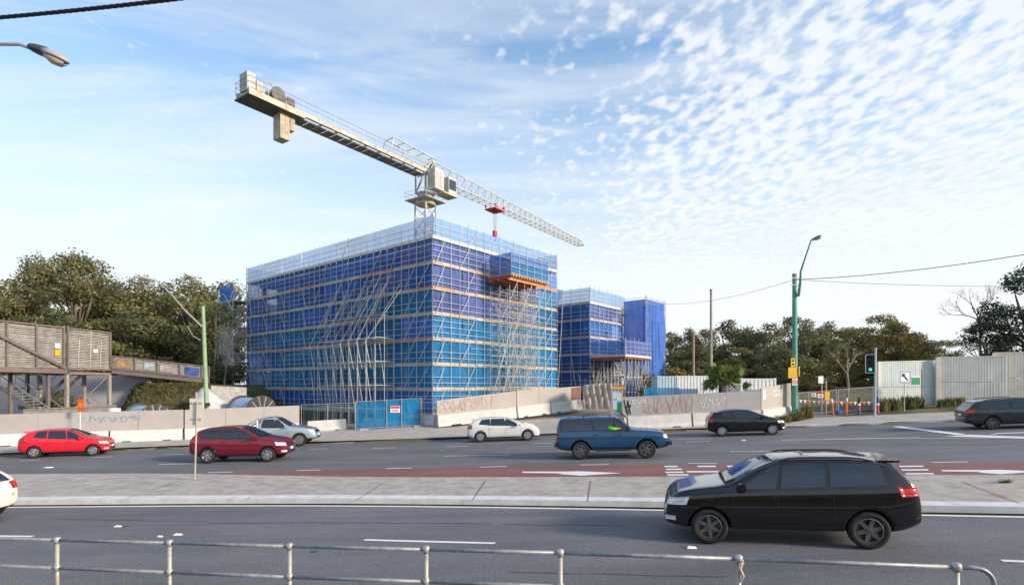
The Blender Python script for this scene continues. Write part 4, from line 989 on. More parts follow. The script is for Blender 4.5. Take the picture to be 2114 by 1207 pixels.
# blue shade mesh and containers behind the right run
for (px0, px1, yt, lab) in ((1330, 1401, 800, 'strip of bright blue mesh fence in front of the white container'), (1402, 1440, 802, 'bright blue mesh fence bay left of the palm'), (1536, 1570, 804, 'bright blue mesh fence bay right of the palm')):
    a, c = at(px0, 40.5), at(px1, 40.5); zt_ = CAMZ + (HY - yt) / F * 40.5
    o = thing('mesh_fence', lab, 'mesh fence', tuple(a))
    net_panel(Vector((a.x, a.y, 0)), Vector((1, 0, 0)), Vector((0, -1, 0)), c.x - a.x, a.z + .1, zt_, 'net_gate', o, amp=.03)
    for t in (0, 1): bar('post', a.lerp(c, t) - Z3 * .05, Vector((a.lerp(c, t).x, 40.5, zt_ + .05)), .025, 'tube_dark', o)
def container(px0, px1, d, ytop, label, depth=2.4, material='container', z0=None):
    a, c = at(px0, d), at(px1, d); zb = min(a.z, c.z) if z0 is None else z0; zt_ = CAMZ + (HY - ytop) / F * d
    o = thing('site_container', label, 'container', (a.x, a.y, zb)); w = c.x - a.x
    MB().obox((a.x, d, zb), (w, 0, 0), (0, depth, 0), (0, 0, zt_ - zb)).build('shell', material, o)
    for (x, ww) in ((a.x - .04, .14), (c.x - .10, .14)): MB().obox((x, d - .05, zb), (ww, 0, 0), (0, .1, 0), (0, 0, zt_ - zb + .04)).build('corner_post', material, o)
    for z in (zb, zt_ - .12): MB().obox((a.x + .1, d - .045, z), (w - .2, 0, 0), (0, .05, 0), (0, 0, .12)).build('rail', material, o)
    k = int((w - .3) / .28)
    for i in range(k): MB().obox((a.x + .16 + i * (w - .3) / k, d - .035, zb + .12), (.13, 0, 0), (0, .04, 0), (0, 0, zt_ - zb - .24)).build('corrugation', material, o)
    return o
container(1358, 1396, 52, 776, 'pale blue-white site container next to the wrapped tower', material='container_blue')
container(1396.5, 1482, 52, 775.5, 'white corrugated site container partly behind the palm')
container(1530, 1601, 45, 781, 'white ribbed container standing right of the palm', material='container')

# ================================================================ left: footbridge
fb = thing('footbridge', 'brown steel footbridge with slatted timber screens and a trussed side', 'footbridge', (-36.2, 44, 0.0))
def bx(y): return -37.1 + (y - 40.45) * 0.168        # the bridge's line in plan
BD = Vector((0.168, 1, 0)).normalized(); BN = Vector((BD.y, -BD.x, 0))
def bp_(y, z, k=0.0): return Vector((bx(y), y, 0)) + BN * k + Z3 * z
ZD0, ZD1, ZTOP = 4.35, 4.72, 8.10
def beam(name, a, c, h, w, material, parent): return bar(name, a, c, h, material, parent, kind='box', r2=w, up=Vector((c - a).cross(Z3)).normalized() if abs((c - a).normalized().z) < .99 else BN)
beam('girder', bp_(26, 4.53), bp_(44.9, 4.53), .38, .26, 'bridge_brown', fb); beam('girder', bp_(26, 4.53, -2.6), bp_(48.9, 4.53, -2.6), .38, .26, 'bridge_brown', fb)
MB().obox(bp_(26, 4.3, -2.5), BD * 19, BN * 2.4, Z3 * .1).build('deck', 'bridge_brown', fb)
posts = [28.4, 30.9, 33.3, 35.7, 38.1, 40.45, 42.55, 44.7, 45.05, 48.9]
for y in posts:
    beam('post', bp_(y, ZD1), bp_(y, ZTOP + (.12 if y in (44.7, 45.05) else 0)), .14, .14, 'bridge_brown', fb)
    beam('post', bp_(y, ZD1, -2.6), bp_(y, ZTOP - .1, -2.6), .14, .14, 'bridge_brown', fb)
def slat_screen(o, a, c, z0a, z1a, z0c, z1c, pitch=.135, h=.085, thick=.025, name='slat_screen', material='slat', jit=.012):
    m = MB(); d = c - a; n = Vector((d.y, -d.x, 0)).normalized(); k = int((z1a - z0a) / pitch)
    for i in range(k):
        t = i / k; za, zc = z0a + (z1a - z0a) * t, z0c + (z1c - z0c) * t; j = random.uniform(-jit, jit)
        m.hexa([a + Z3 * (za + j), c + Z3 * (zc + j), c + n * thick + Z3 * (zc + j), a + n * thick + Z3 * (za + j), a + Z3 * (za + h + j), c + Z3 * (zc + h + j), c + n * thick + Z3 * (zc + h + j), a + n * thick + Z3 * (za + h + j)])
    return m.build(name, material, o)
for i in range(len(posts) - 1):
    if posts[i] == 44.7: continue
    lo = ZD1 + (.05 if i < 8 else .0)
    slat_screen(fb, bp_(posts[i] + .1, 0, -.06), bp_(posts[i + 1] - .1, 0, -.06), lo, ZTOP - .12, lo, ZTOP - .12)
    slat_screen(fb, bp_(posts[i] + .1, 0, -2.66), bp_(posts[i + 1] - .1, 0, -2.66), lo, ZTOP - .3, lo, ZTOP - .3)
    beam('top_rail', bp_(posts[i] + .07, ZTOP - .04), bp_(posts[i + 1] - .07, ZTOP - .04), .09, .12, 'bridge_top', fb)
beam('truss_diagonal', bp_(39.0, 7.35, .16), bp_(44.75, ZD1 + .05, .16), .22, .12, 'bridge_brown', fb); beam('truss_diagonal', bp_(39.0, 7.35, .16), bp_(31.0, ZD1 + .05, .16), .22, .12, 'bridge_brown', fb)
beam('landing_beam', bp_(45.05, 4.38), bp_(48.9, 4.38), .22, .2, 'bridge_top', fb); beam('landing_beam', bp_(45.1, 4.75), bp_(48.85, 4.75), .10, .16, 'bridge_top', fb)
MB().obox(bp_(45.05, 4.25, -2.6), BD * 3.85, BN * 2.5, Z3 * .12).build('landing', 'bridge_brown', fb)
for y, k in ((44.95, 0), (48.8, 0), (44.95, -2.6), (48.8, -2.6)):
    p = bp_(y, 0, k); beam('column', p + Z3 * (surf(p.x, p.y) - .1), p + Z3 * 4.28, .24, .24, 'bridge_column', fb)
for (a, c) in (((45.1, 4.2), (48.7, 1.0)), ((48.7, 4.2), (45.1, 1.0))): bar('cross_brace', bp_(a[0], a[1]), bp_(c[0], c[1]), .035, 'tube_dark', fb)
for y, z0, z1, k in ((45.9, 4.9, 7.2, .02), (47.9, 4.9, 7.25, .02), (46.95, 4.8, 8.0, .02)): bar('conduit', bp_(y, z0, k), bp_(y + (.12 if k else 0), z1, k), .03, 'galv', fb)
for (y, z, h, mt) in ((43.95, 6.35, .38, 'sign_white'), (43.95, 5.75, .5, 'yellow'), (47.25, 6.2, .28, 'sign_white')):
    MB().obox(bp_(y, z, .04), BD * .42, BN * .02, Z3 * h).build('notice', mt, fb)
# the ramp
rm = thing('access_ramp', 'screened pedestrian ramp with coloured picture panels sloping down to the bank', 'ramp', (-35.5, 48.9, 0))
ra, rb = Vector((-35.55, 48.9, 0)), Vector((-28.4, 50.4, 0)); ru = (rb - ra).normalized(); rn_ = Vector((ru.y, -ru.x, 0)); RL = (rb - ra).length
def rp(t, z, k=0.0): return ra + ru * (t * RL) + rn_ * k + Z3 * (z - .82 * t)
for k in (0, -2.0):
    MB().hexa([rp(0, 4.45, k), rp(1, 4.45, k), rp(1, 4.45, k - .2), rp(0, 4.45, k - .2), rp(0, 4.98, k), rp(1, 4.98, k), rp(1, 4.98, k - .2), rp(0, 4.98, k - .2)]).build('girder', 'bridge_brown', rm, recalc=True)
    for i in range(5): beam('post', rp(i / 4, 4.98, k + .01), rp(i / 4, 6.0, k + .01), .11, .11, 'bridge_brown', rm)
    for i in range(4):
        a, c = rp(i / 4 + .015, 0, k - .05), rp((i + 1) / 4 - .015, 0, k - .05)
        slat_screen(rm, Vector((a.x, a.y, 0)), Vector((c.x, c.y, 0)), a.z + 5.0, a.z + 5.92, c.z + 5.0, c.z + 5.92, pitch=.12)
    MB().hexa([rp(0, 5.95, k), rp(1, 5.95, k), rp(1, 5.95, k - .1), rp(0, 5.95, k - .1), rp(0, 6.03, k), rp(1, 6.03, k), rp(1, 6.03, k - .1), rp(0, 6.03, k - .1)]).build('top_rail', 'bridge_top', rm, recalc=True)
MB().hexa([rp(0, 4.75, 0), rp(1, 4.75, 0), rp(1, 4.75, -2), rp(0, 4.75, -2), rp(0, 4.85, 0), rp(1, 4.85, 0), rp(1, 4.85, -2), rp(0, 4.85, -2)]).build('deck', 'bridge_brown', rm, recalc=True)
for (t0, t1, c_) in ((.05, .22, (0.36, 0.24, 0.13)), (.35, .47, (0.33, 0.37, 0.41)), (.53, .66, (0.38, 0.31, 0.30)), (.81, .97, (0.05, 0.09, 0.32))):
    MB().hexa([rp(t0, 5.06, .0), rp(t1, 5.06, .0), rp(t1, 5.06, .03), rp(t0, 5.06, .03), rp(t0, 5.72, .0), rp(t1, 5.72, .0), rp(t1, 5.72, .03), rp(t0, 5.72, .03)]).build('picture_panel', mat('panel_%d' % int(t0 * 100), c_, .7, var=.45, scale=2.2), rm, recalc=True)
for t in (.38,):
    p = rp(t, 0, -.6); beam('column', Vector((p.x, p.y, surf(p.x, p.y) - .2)), Vector((p.x, p.y, 4.6)), .34, .34, 'bridge_brown', rm)
# the stair under the bridge
stt = thing('steel_stair', 'dark steel switchback stair below the footbridge', 'stair', (-37.5, 43, 0))
def sy(t): return Vector((-39.6 + 3.9 * t, 42.6 + .5 * t, 0))
for k in (0, 1.3):
    o1, o2 = sy(0) + Vector((0, k, 3.2)), sy(1) + Vector((0, k, .3)); beam('stringer', o1, o2, .26, .07, 'crane_dark', stt); bar('handrail', o1 + Z3 * .95, o2 + Z3 * .95, .035, 'tube_dark', stt)
    for i in range(6): bar('baluster', o1.lerp(o2, i / 5), o1.lerp(o2, i / 5) + Z3 * .95, .02, 'tube_dark', stt)
for i in range(14): q = (sy(0) + Z3 * 3.15).lerp(sy(1) + Z3 * .35, i / 13); MB().obox(q, (.28, 0, 0), (0, 1.3, 0), (0, 0, .04)).build('tread', 'galv', stt)
for k in (0, 1):
    o1, o2 = Vector((-39.5, 45.2 + k * 1.2, 1.4)), Vector((-36.2, 45.2 + k * 1.2, 4.3)); beam('stringer', o1, o2, .24, .07, 'crane_dark', stt); bar('handrail', o1 + Z3 * .9, o2 + Z3 * .9, .03, 'tube_dark', stt)
for q in (Vector((-38.9, 42.7, 0)), Vector((-36.9, 43.8, 0)), Vector((-39.6, 45, 0))): beam('support', q + Z3 * (surf(q.x, q.y) - .1), q + Z3 * 4.3, .2, .2, 'bridge_brown', stt)
MB().obox((-40.6, 44.2, 3.1), (2.0, 0, 0), (0, 2.4, 0), (0, 0, .1)).build('landing', 'crane_dark', stt)
# low slatted fence and retaining wall behind
fa, fc = at(48, 42.2), at(240, 43.0)
lf = thing('slat_fence', 'low weathered paling fence at the foot of the footbridge columns', 'fence', tuple(fa))
hz = [CAMZ + (HY - 846) / F * 42.2, CAMZ + (HY - 838) / F * 43.0]
for i in range(44):
    q = fa.lerp(fc, (i + .05) / 44); r = fa.lerp(fc, (i + .9) / 44); zt_ = hz[0] + (hz[1] - hz[0]) * i / 44 + random.uniform(-.03, .03)
    MB().obox(Vector((q.x, q.y, q.z)), Vector((r.x - q.x, r.y - q.y, 0)), (0, .03, 0), (0, 0, zt_ - q.z)).build('paling', 'slat', lf)
beam('top_rail', Vector((fa.x, fa.y, hz[0] + .03)), Vector((fc.x, fc.y, hz[1] + .03)), .10, .1, 'bridge_column', lf)
rw = thing('retaining_wall', 'plain lilac-grey concrete retaining wall behind the footbridge columns', 'wall', (-38, 52.4, 0))
MB().hexa([(-52, 51.2, -.5), (-33.2, 51.2, -.5), (-33.2, 51.5, -.5), (-52, 51.5, -.5), (-52, 51.2, 4.3), (-33.2, 51.2, 4.3), (-33.2, 51.5, 4.3), (-52, 51.5, 4.3)]).build('wall_panel', mat('lilac', (.42, .41, .44), .85, var=.06, scale=.6), rw)
# wall and sheeted mound right of the bank
wl = thing('block_wall', 'grey rendered retaining wall between the grassy bank and the scaffold', 'wall', tuple(at(430, 48)))
a, c = at(436, 47.5), at(506, 50.5); MB().hexa([a - Z3, c - Z3, c + Vector((0, .3, -1)), a + Vector((0, .3, -1)), Vector((a.x, a.y, 3.35)), Vector((c.x, c.y, 3.2)), Vector((c.x, c.y + .3, 3.2)), Vector((a.x, a.y + .3, 3.35))]).build('wall_panel', mat('render_grey', (.34, .34, .35), .9, var=.25, scale=3), wl)
ts = thing('sheeted_mound', 'soil mound under pale grey sheeting beside the light green pole', 'tarpaulin', tuple(at(445, 43.5)))
b = MB(); vs = []; nx, nz = 14, 10
for i in range(nx + 1):
    px = 404 + (482 - 404) * i / nx; yt = 800 + (0 if px < 430 else (px - 430) * .75) + (8 if px < 412 else 0)
    for k in range(nz + 1):
        t = k / nz; d = 41.6 + 4.2 * t; p = at(px, d); zt_ = CAMZ + (HY - yt) / F * 45.8
        z = p.z + (zt_ - p.z) * (t ** .85) + .10 * noise.noise(Vector((i * .6, k * .6, 3))); vs.append(Vector((p.x, d, z)))
base = len(vs)
for i in range(nx + 1): v = vs[i * (nz + 1) + nz]; vs.append(Vector((v.x, v.y + .8, surf(v.x, v.y) - .1)))
fs = [(i * (nz + 1) + k, (i + 1) * (nz + 1) + k, (i + 1) * (nz + 1) + k + 1, i * (nz + 1) + k + 1) for i in range(nx) for k in range(nz)] + [(i * (nz + 1) + nz, (i + 1) * (nz + 1) + nz, base + i + 1, base + i) for i in range(nx)]
b.add(vs, fs).build('sheeting', 'tarp', ts, smooth=True, recalc=True)
# cable reels
def reel(center, ax, rr, wd, label):
    o = thing('cable_reel', label, 'cable reel', (center.x, center.y, center.z - rr)); ax = Vector(ax).normalized(); c0 = center - ax * wd / 2
    MB().lathe([(.01, 0), (rr * .86, 0), (rr * .86, wd), (.01, wd)], c0, ax, 32).build('cable_drum', 'reel_blue', o, smooth=False)
    for h in (0, wd):
        fl = MB().lathe([(.01, -.05), (rr, -.05), (rr, .05), (.01, .05)], c0 + ax * h, ax, 36).build('flange', 'reel_dark', o)
        t = Z3; e1 = ax.cross(t).normalized(); e2 = ax.cross(e1)
        for i in range(24):
            an = 2 * math.pi * i / 24; q = c0 + ax * h + (e1 * math.cos(an) + e2 * math.sin(an)) * rr * .5
            bar('spoke', q + (e1 * math.cos(an) + e2 * math.sin(an)) * (-rr * .35) - ax * .07 * (1 if h == 0 else -1), q + (e1 * math.cos(an) + e2 * math.sin(an)) * rr * .46 - ax * .07 * (1 if h == 0 else -1), .05, 'crane_grey' if i % 2 else 'reel_dark', o if False else fl, kind='box', r2=.04)
p = at(520, 44.2, py=852); reel(Vector((p.x, p.y, p.z + .0)), (.88, -.48, 0), 1.42, 2.4, 'big pale blue cable reel with black flanges below the end of the scaffold')
p = at(304, 38.6, py=866); reel(Vector((p.x, p.y, p.z)), (.86, -.5, 0), 1.12, 2.2, 'big pale blue cable reel half hidden behind the long tagged hoarding')
wb = thing('water_barrel', 'small white drum with lid beside the half-hidden cable reel', 'drum', tuple(at(236, 40)))
p = at(236, 40); MB().lathe([(.01, 0), (.3, 0), (.32, 1.0), (.30, 1.75), (.01, 1.75)], p, Z3, 16).build('drum_body', 'container', wb, smooth=True); MB().lathe([(.01, 1.76), (.40, 1.76), (.40, 1.98), (.01, 2.02)], p, Z3, 16).build('lid', 'sign_white', wb)

# ================================================================ poles, lamps, wires
def lamp_head(parent, p, d, ln=.75, material='lamp_grey'):
    """cobra-head luminaire: p = arm end, d = direction it points along"""
    d = Vector(d).normalized(); s = d.cross(Z3).normalized(); u = s.cross(d); m = MB(); n = 10
    prof = [(0, .05, .05), (.1, .09, .07), (.35, .15, .10), (.7, .17, .10), (.92, .12, .07), (1.0, .03, .02)]
    vs = []
    for t, w, h in prof:
        for i in range(n):
            an = 2 * math.pi * i / n; vs.append(p + d * (t * ln) + s * (w * math.cos(an) * ln / .75) + u * (h * math.sin(an) * ln / .75 * (1.0 if math.sin(an) > 0 else .5)))
    fs = [(k * n + i, k * n + (i + 1) % n, (k + 1) * n + (i + 1) % n, (k + 1) * n + i) for k in range(len(prof) - 1) for i in range(n)] + [tuple(range(n)), tuple(range((len(prof) - 1) * n, len(prof) * n))]
    hd = m.add(vs, fs).build('lamp_head', material, parent, smooth=True, recalc=True)
    g = MB(); vs = []
    for t, w in ((.42, .11), (.60, .14), (.82, .13), (.94, .07)):
        for k in (-1, 1): vs.append(p + d * (t * ln) + s * (k * w * ln / .75) - u * (.075 * ln / .75))
    for t, w in ((.42, .05), (.60, .08), (.82, .07), (.94, .03)):
        for k in (-1, 1): vs.append(p + d * (t * ln) + s * (k * w * ln / .75) - u * (.125 * ln / .75))
    fs = []
    for k in range(3): fs += [(2 * k, 2 * k + 1, 2 * k + 3, 2 * k + 2), (8 + 2 * k, 8 + 2 * k + 2, 8 + 2 * k + 3, 8 + 2 * k + 1), (2 * k, 2 * k + 2, 8 + 2 * k + 2, 8 + 2 * k), (2 * k + 1, 8 + 2 * k + 1, 8 + 2 * k + 3, 2 * k + 3)]
    fs += [(0, 8, 9, 1), (6, 7, 15, 14)]
    g.add(vs, fs).build('lens', 'lamp_lens', hd, recalc=True)
    return hd
# teal timber pole with raking lamp arm
p = at(1641, 37.0); pl = thing('street_light_pole', 'teal-painted timber pole with raking lamp arm and yellow signs beside the hoarding end', 'street light', tuple(p))
top = CAMZ + (HY - 568) / F * 37.0
m = MB(); m.tube(p - Z3 * .2, Vector((p.x - .02, p.y, top)), .20, 14, r2=.14); m.build('pole', 'pole_teal', pl, smooth=False)
MB().tube((p.x - .02, p.y, top), (p.x - .02, p.y, top + .10), .16, 12).build('pole_cap', 'lamp_grey', pl)
a0 = Vector((p.x + .16, p.y - .15, CAMZ + (HY - 612) / F * 37)); a1 = at(1653, 36.2, py=560); a2 = at(1674, 34.6, py=497)
m = MB(); m.path([a0, a0.lerp(a1, .5) + Vector((.04, 0, 0)), a1, a1.lerp(a2, .5), a2], [.10, .085, .06, .045, .04], 8); m.build('arm', 'lamp_dark' if False else 'pole_teal', pl)
hd = lamp_head(pl, a2, (.35, -.85, .18), .75)
for z in (568 + 8, 568 + 22): q = Vector((p.x, p.y - .16, CAMZ + (HY - z) / F * 37)); MB().obox(q - Vector((.28, 0, 0)), (.56, 0, 0), (0, .06, 0), (0, 0, .07)).build('cross_bar', 'galv', pl)
def sign(px0, px1, py0, py1, d, material, name, label, cat, parent_pole=True, back='galv', rnd_=False):
    """flat road sign: returns (thing or part, face mapper)"""
    a, c = at(px0, d, py=py1), at(px1, d, py=py0); return a, c
yb = thing('warning_sign', 'orange-yellow warning signs strapped to the teal pole', 'road sign', tuple(at(1636, 36.6, py=780)))
a, c = at(1627.5, 36.55, py=780), at(1645.5, 36.55, py=758); MB().obox(a, (c.x - a.x, 0, 0), (0, .03, 0), (0, 0, c.z - a.z)).build('sign_plate', 'yellow', yb)
a2_, c2_ = at(1633, 36.55, py=757), at(1641.5, 36.55, py=739); MB().obox(a2_, (c2_.x - a2_.x, 0, 0), (0, .03, 0), (0, 0, c2_.z - a2_.z)).build('signal_plate', 'yellow', yb)
for zc in (.30, .72):
    m = MB(); cx_, cz_ = (a2_.x + c2_.x) / 2, a2_.z + (c2_.z - a2_.z) * zc
    m.add([(cx_ + .07 * math.cos(i * math.pi / 6), a2_.y - .006, cz_ + .07 * math.sin(i * math.pi / 6)) for i in range(12)], [tuple(range(12))]); m.build('symbol', 'black', yb, recalc=True)
MB().obox(at(1649, 36.8, py=776), (.07, 0, 0), (0, .5, 0), (0, 0, .65)).build('side_plate', 'yellow', yb)
ps = thing('no_parking_sign', 'small red and white round-marked parking sign low on the teal pole', 'road sign', tuple(at(1641, 36.7, py=795)))
a, c = at(1635.5, 36.7, py=795), at(1646, 36.7, py=781); MB().obox(a, (c.x - a.x, 0, 0), (0, .02, 0), (0, 0, c.z - a.z)).build('sign_plate', 'sign_white', ps)
cc_ = (a + c) / 2; m = MB(); k = 20
for i in range(k):
    A0, A1 = 2 * math.pi * i / k, 2 * math.pi * (i + 1) / k
    m.add([(cc_.x + r * math.cos(A), a.y - .006, cc_.z + r * math.sin(A)) for A, r in ((A0, .10), (A0, .155), (A1, .155), (A1, .10))], [(0, 1, 2, 3)])
m.add([(cc_.x - .09, a.y - .006, cc_.z + .06), (cc_.x - .06, a.y - .006, cc_.z + .09), (cc_.x + .09, a.y - .006, cc_.z - .06), (cc_.x + .06, a.y - .006, cc_.z - .09)], [(0, 1, 2, 3)])
m.build('red_ring', 'sign_red', ps, recalc=True)
# light green pole on the left, leaning, lamp arm to the left
p = at(429, 40.4); pg = thing('street_light_pole', 'light green timber pole with a long lamp arm by the white sheeting', 'street light', tuple(p))
tz = at(419, 40.4, py=632); MB().tube(p - Z3 * .2, tz, .17, 14, r2=.12).build('pole', 'pole_green', pg)
a0 = at(417, 40.2, py=674); e_ = at(322, 37.5, py=580)
m = MB(); m.path([a0, a0.lerp(e_, .33) + Vector((-.1, 0, .05)), a0.lerp(e_, .66) + Vector((-.05, 0, .16)), at(329, 37.6, py=584), e_], [.07, .06, .05, .045, .04], 8); m.build('arm', 'galv', pg)
m = MB(); m.path([at(414, 40.3, py=702), at(398, 40, py=693), at(386, 39.6, py=672)], .03, 6); m.build('stay', 'galv', pg)
lamp_head(pg, e_ + Vector((.02, 0, .02)), (-.95, -.25, .12), .95)
for z in (860, 838): q = at(426, 40.15, py=z); MB().obox(q - Vector((.05, .1, 0)), (.3, 0, 0), (0, .15, 0), (0, 0, .25)).build('pole_fitting', 'lamp_dark', pg)
# bare poles farther off
for (px, d, yt, rr, mt, lab) in ((1468, 56, 600, .15, 'bridge_column', 'tall bare grey-brown timber pole rising behind the palm'), (1431.5, 62, 690, .16, 'timber_pole', 'shorter tan timber pole among the trees behind the white container')):
    p = at(px, d); o = thing('timber_pole', lab, 'pole', tuple(p)); tz = CAMZ + (HY - yt) / F * d
    MB().tube(p - Z3 * .2, (p.x, p.y, tz), rr, 10, r2=rr * .75).build('pole', mt, o); MB().tube((p.x, p.y, tz), (p.x, p.y, tz + .15), rr * 1.0, 8).build('pole_cap', mt, o)
# lamp reaching in from the left, its pole out of view
pn = Vector((-17.5, 10.5, 0)); pn.z = surf(pn.x, pn.y)
nl = thing('street_light_pole', 'street light with long grey arm and dark lamp head high over the near road', 'street light', tuple(pn))
MB().tube(pn - Z3 * .1, (pn.x, pn.y, 9.0), .16, 12, r2=.12).build('pole', 'galv', nl)
q1, q2 = at(40, 12.0, py=92), at(60, 12.0, py=99)
m = MB(); m.path([Vector((pn.x, pn.y, 8.6)), Vector((pn.x + 1.5, pn.y + .4, 10.2)), at(-40, 12.0, py=91), q1, q2], [.06, .05, .04, .036, .036], 8); m.build('arm', 'galv', nl)
def near_head(p, d, ln):
    d = Vector(d).normalized(); s = d.cross(Z3).normalized(); u = s.cross(d); n = 14
    prof = [(-.02, .05, .05), (.05, .12, .10), (.18, .15, .13), (.40, .165, .15), (.42, .16, .14)]
    prof2 = [(.42, .158, .13), (.60, .19, .13), (.80, .165, .11), (.93, .10, .07), (1.0, .02, .02)]
    for pr, nm, mt in ((prof, 'lamp_housing', 'lamp_dark'), (prof2, 'lamp_hood', 'lamp_grey')):
        vs = [p + d * (t * ln) + s * (w * math.cos(2 * math.pi * i / n)) + u * (h * math.sin(2 * math.pi * i / n) * (1 if math.sin(2 * math.pi * i / n) > 0 else .45)) for t, w, h in pr for i in range(n)]
        fs = [(k * n + i, k * n + (i + 1) % n, (k + 1) * n + (i + 1) % n, (k + 1) * n + i) for k in range(len(pr) - 1) for i in range(n)] + [tuple(range(n)), tuple(range((len(pr) - 1) * n, len(pr) * n))]
        o = MB().add(vs, fs).build(nm, mt, nl, smooth=True, recalc=True)
    vs = []
    for t, w, h in ((.44, .10, .04), (.6, .15, .11), (.8, .13, .11), (.92, .06, .05)):
        for k in range(7): an = math.pi * k / 6; vs.append(p + d * (t * ln) + s * (w * math.cos(an)) - u * (.045 + h * math.sin(an)))
    MB().add(vs, [(k * 7 + i, (k + 1) * 7 + i, (k + 1) * 7 + i + 1, k * 7 + i + 1) for k in range(3) for i in range(6)]).build('lens', 'lamp_lens', o, smooth=True)
near_head(q2, (at(143, 12.1, py=130) - q2), (at(143, 12.1, py=130) - q2).length)
# aerial wires
def sag(a, c, s, n=16): return [a.lerp(c, i / n) - Z3 * (s * 4 * (i / n) * (1 - i / n)) for i in range(n + 1)]
PT = at(1641, 36.9, py=577)
for (e, s, r, lab) in ((at(2300, 26, py=492), .35, .022, 'aerial wire rising from the teal pole over the concrete wall'), (at(2300, 42, py=586), .3, .016, 'lower aerial wire from the teal pole toward the big dark tree'), (at(1372, 66, py=627), .5, .014, 'thin aerial wire from the teal pole back to the wrapped tower')):
    o = MB().path(sag(PT, e, s), r, 5).build('aerial_wire', 'wire'); tag(o, lab, 'wire')
a, c = at(-420, 10.5, py=62), at(700, 9.0, py=-48); pts = sag(a, c, .14, 60); m = MB(); m.path(pts, .030, 7)
for ph in (0, 2.1, 4.2):
    m.path([q + Vector((0, math.cos(i * .9 + ph), math.sin(i * .9 + ph))) * .020 for i, q in enumerate(sag(a, c, .14, 200))], .017, 5)
tag(m.build('overhead_cable', 'cable'), 'thick black twisted overhead cable crossing high above the near road', 'cable')

# ================================================================ right-hand side: fence, signal, signs, wall
FD = 38.6
fx = [(1649, 1669), (1672, 1727), (1731, 1802)]
labs = ('narrow wire fence bay beside the teal pole', 'wire fence bay carrying small site notices', 'wire fence bay between the blue footing and the signal post')
for (x0, x1), lab in zip(fx, labs): wire_fence(at(x0, FD), at(x1, FD), 1.62, lab, mid=True, gapx=.1, mesh='tube_dark')
def post_sign(px, d, pyb, pyt, plates, label, cat='road sign', rad=.03, pm='galv', name='road_sign'):
    b_ = at(px, d); o = thing(name, label, cat, tuple(b_)); zt_ = CAMZ + (HY - pyt) / F * d
    MB().tube(b_ - Z3 * .1, (b_.x, b_.y, zt_), rad, 8).build('post', pm, o)
    for (x0, x1, y0, y1, mt) in plates:
        a, c = at(x0, d - .05, py=y1), at(x1, d - .05, py=y0); MB().obox(a, (c.x - a.x, 0, 0), (0, .02, 0), (0, 0, c.z - a.z)).build('sign_plate', mt, o)
    return o
post_sign(1696.5, 37.6, 858, 775, [(1689.5, 1700, 776, 791, 'sign_white')], 'white sign plate on a thin post in front of the wire fence')
post_sign(1705.5, 38.2, 848, 785, [(1703, 1713, 808, 826, 'yellow')], 'yellow plate on a post against the wire fence')
o = thing('site_notice', 'cluster of small white and pink notices on the wire fence', 'notice', tuple(at(1690, 38.5)))
for (x0, x1, y0, y1, mt) in ((1675.5, 1685, 811, 819, 'sign_white'), (1688, 1700, 807, 812, 'sign_red'), (1688, 1700, 813, 821, 'sign_white')):
    a, c = at(x0, 38.55, py=y1), at(x1, 38.55, py=y0); MB().obox(a, (c.x - a.x, 0, 0), (0, .015, 0), (0, 0, c.z - a.z)).build('notice', mt, o)
    MB().obox(a + Vector((.08, -.006, (c.z - a.z) * .4)), ((c.x - a.x) - .16, 0, 0), (0, .005, 0), (0, 0, (c.z - a.z) * .2)).build('text_line', 'black', o)
# bunting flags along the fence
bt = thing('bunting', 'line of small white and orange pennants strung along the wire fence', 'bunting', tuple(at(1655, 38.4)))
bl_ = at(1650, 38.45, py=825); br_ = at(1800, 38.45, py=829); MB().path(sag(bl_, br_, .05), .008, 4).build('string', 'sign_white', bt)
for i in range(16):
    q = sag(bl_, br_, .05, 16)[i] ; MB().prism([(0, 0), (.2, 0), (.1, -.24)], q, (1, 0, 0), Z3, Vector((0, -.008, 0))).build('pennant', 'orange' if i % 3 == 2 else 'sign_white', bt)
# bollards and cones
def bollard(px, py, d, h, r, stripes, label, base=None, lean=0):
    p = at(px, d); o = thing('bollard', label, 'bollard', tuple(p)); z0 = 0
    for (f0, f1, mt) in stripes:
        MB().tube(p + Vector((lean * f0 * h, 0, f0 * h)), p + Vector((lean * f1 * h, 0, f1 * h)), r, 12, r2=r * (.92 if f1 < 1 else .85)).build('band', mt, o)
    if base: MB().lathe([(.01, .01), (r * 2.2, .01), (r * 2.0, .07), (.01, .09)], p, Z3, 14).build('foot', base, o)
bollard(1720, 858, 37.4, 1.15, .075, ((0, .1, 'orange'), (.1, .62, 'orange'), (.62, .8, 'orange'), (.8, 1, 'sign_white')), 'leaning orange bollard with white collar left of the blue footing', lean=-.10)
bollard(1746.5, 856, 37.8, 1.1, .075, ((0, .66, 'orange'), (.66, .8, 'orange'), (.8, 1, 'sign_white')), 'orange bollard with white collar right of the blue footing', lean=.05)
bollard(1773.5, 860, 36.6, 1.2, .085, ((0, .28, 'sign_blue'), (.28, .55, 'sign_red'), (.55, .66, 'sign_white'), (.66, 1, 'black')), 'blue, red and white banded bollard left of the signal post')
bollard(1812, 860, 36.8, 1.1, .09, ((0, .5, 'sign_red'), (.5, .62, 'sign_white'), (.62, 1, 'sign_blue')), 'red and blue banded bollard right of the signal post')
p = at(1729, 38.2); o = thing('fence_block', 'blue plastic footing block under the wire fence joint', 'fence footing', tuple(p))
MB().box(p + Z3 * .12, (.62, .28, .22)).build('block_body', mat('plastic_blue', (.03, .14, .45), .5), o); MB().box(p + Z3 * .25, (.3, .16, .05)).build('block_cap', 'plastic_blue', o)
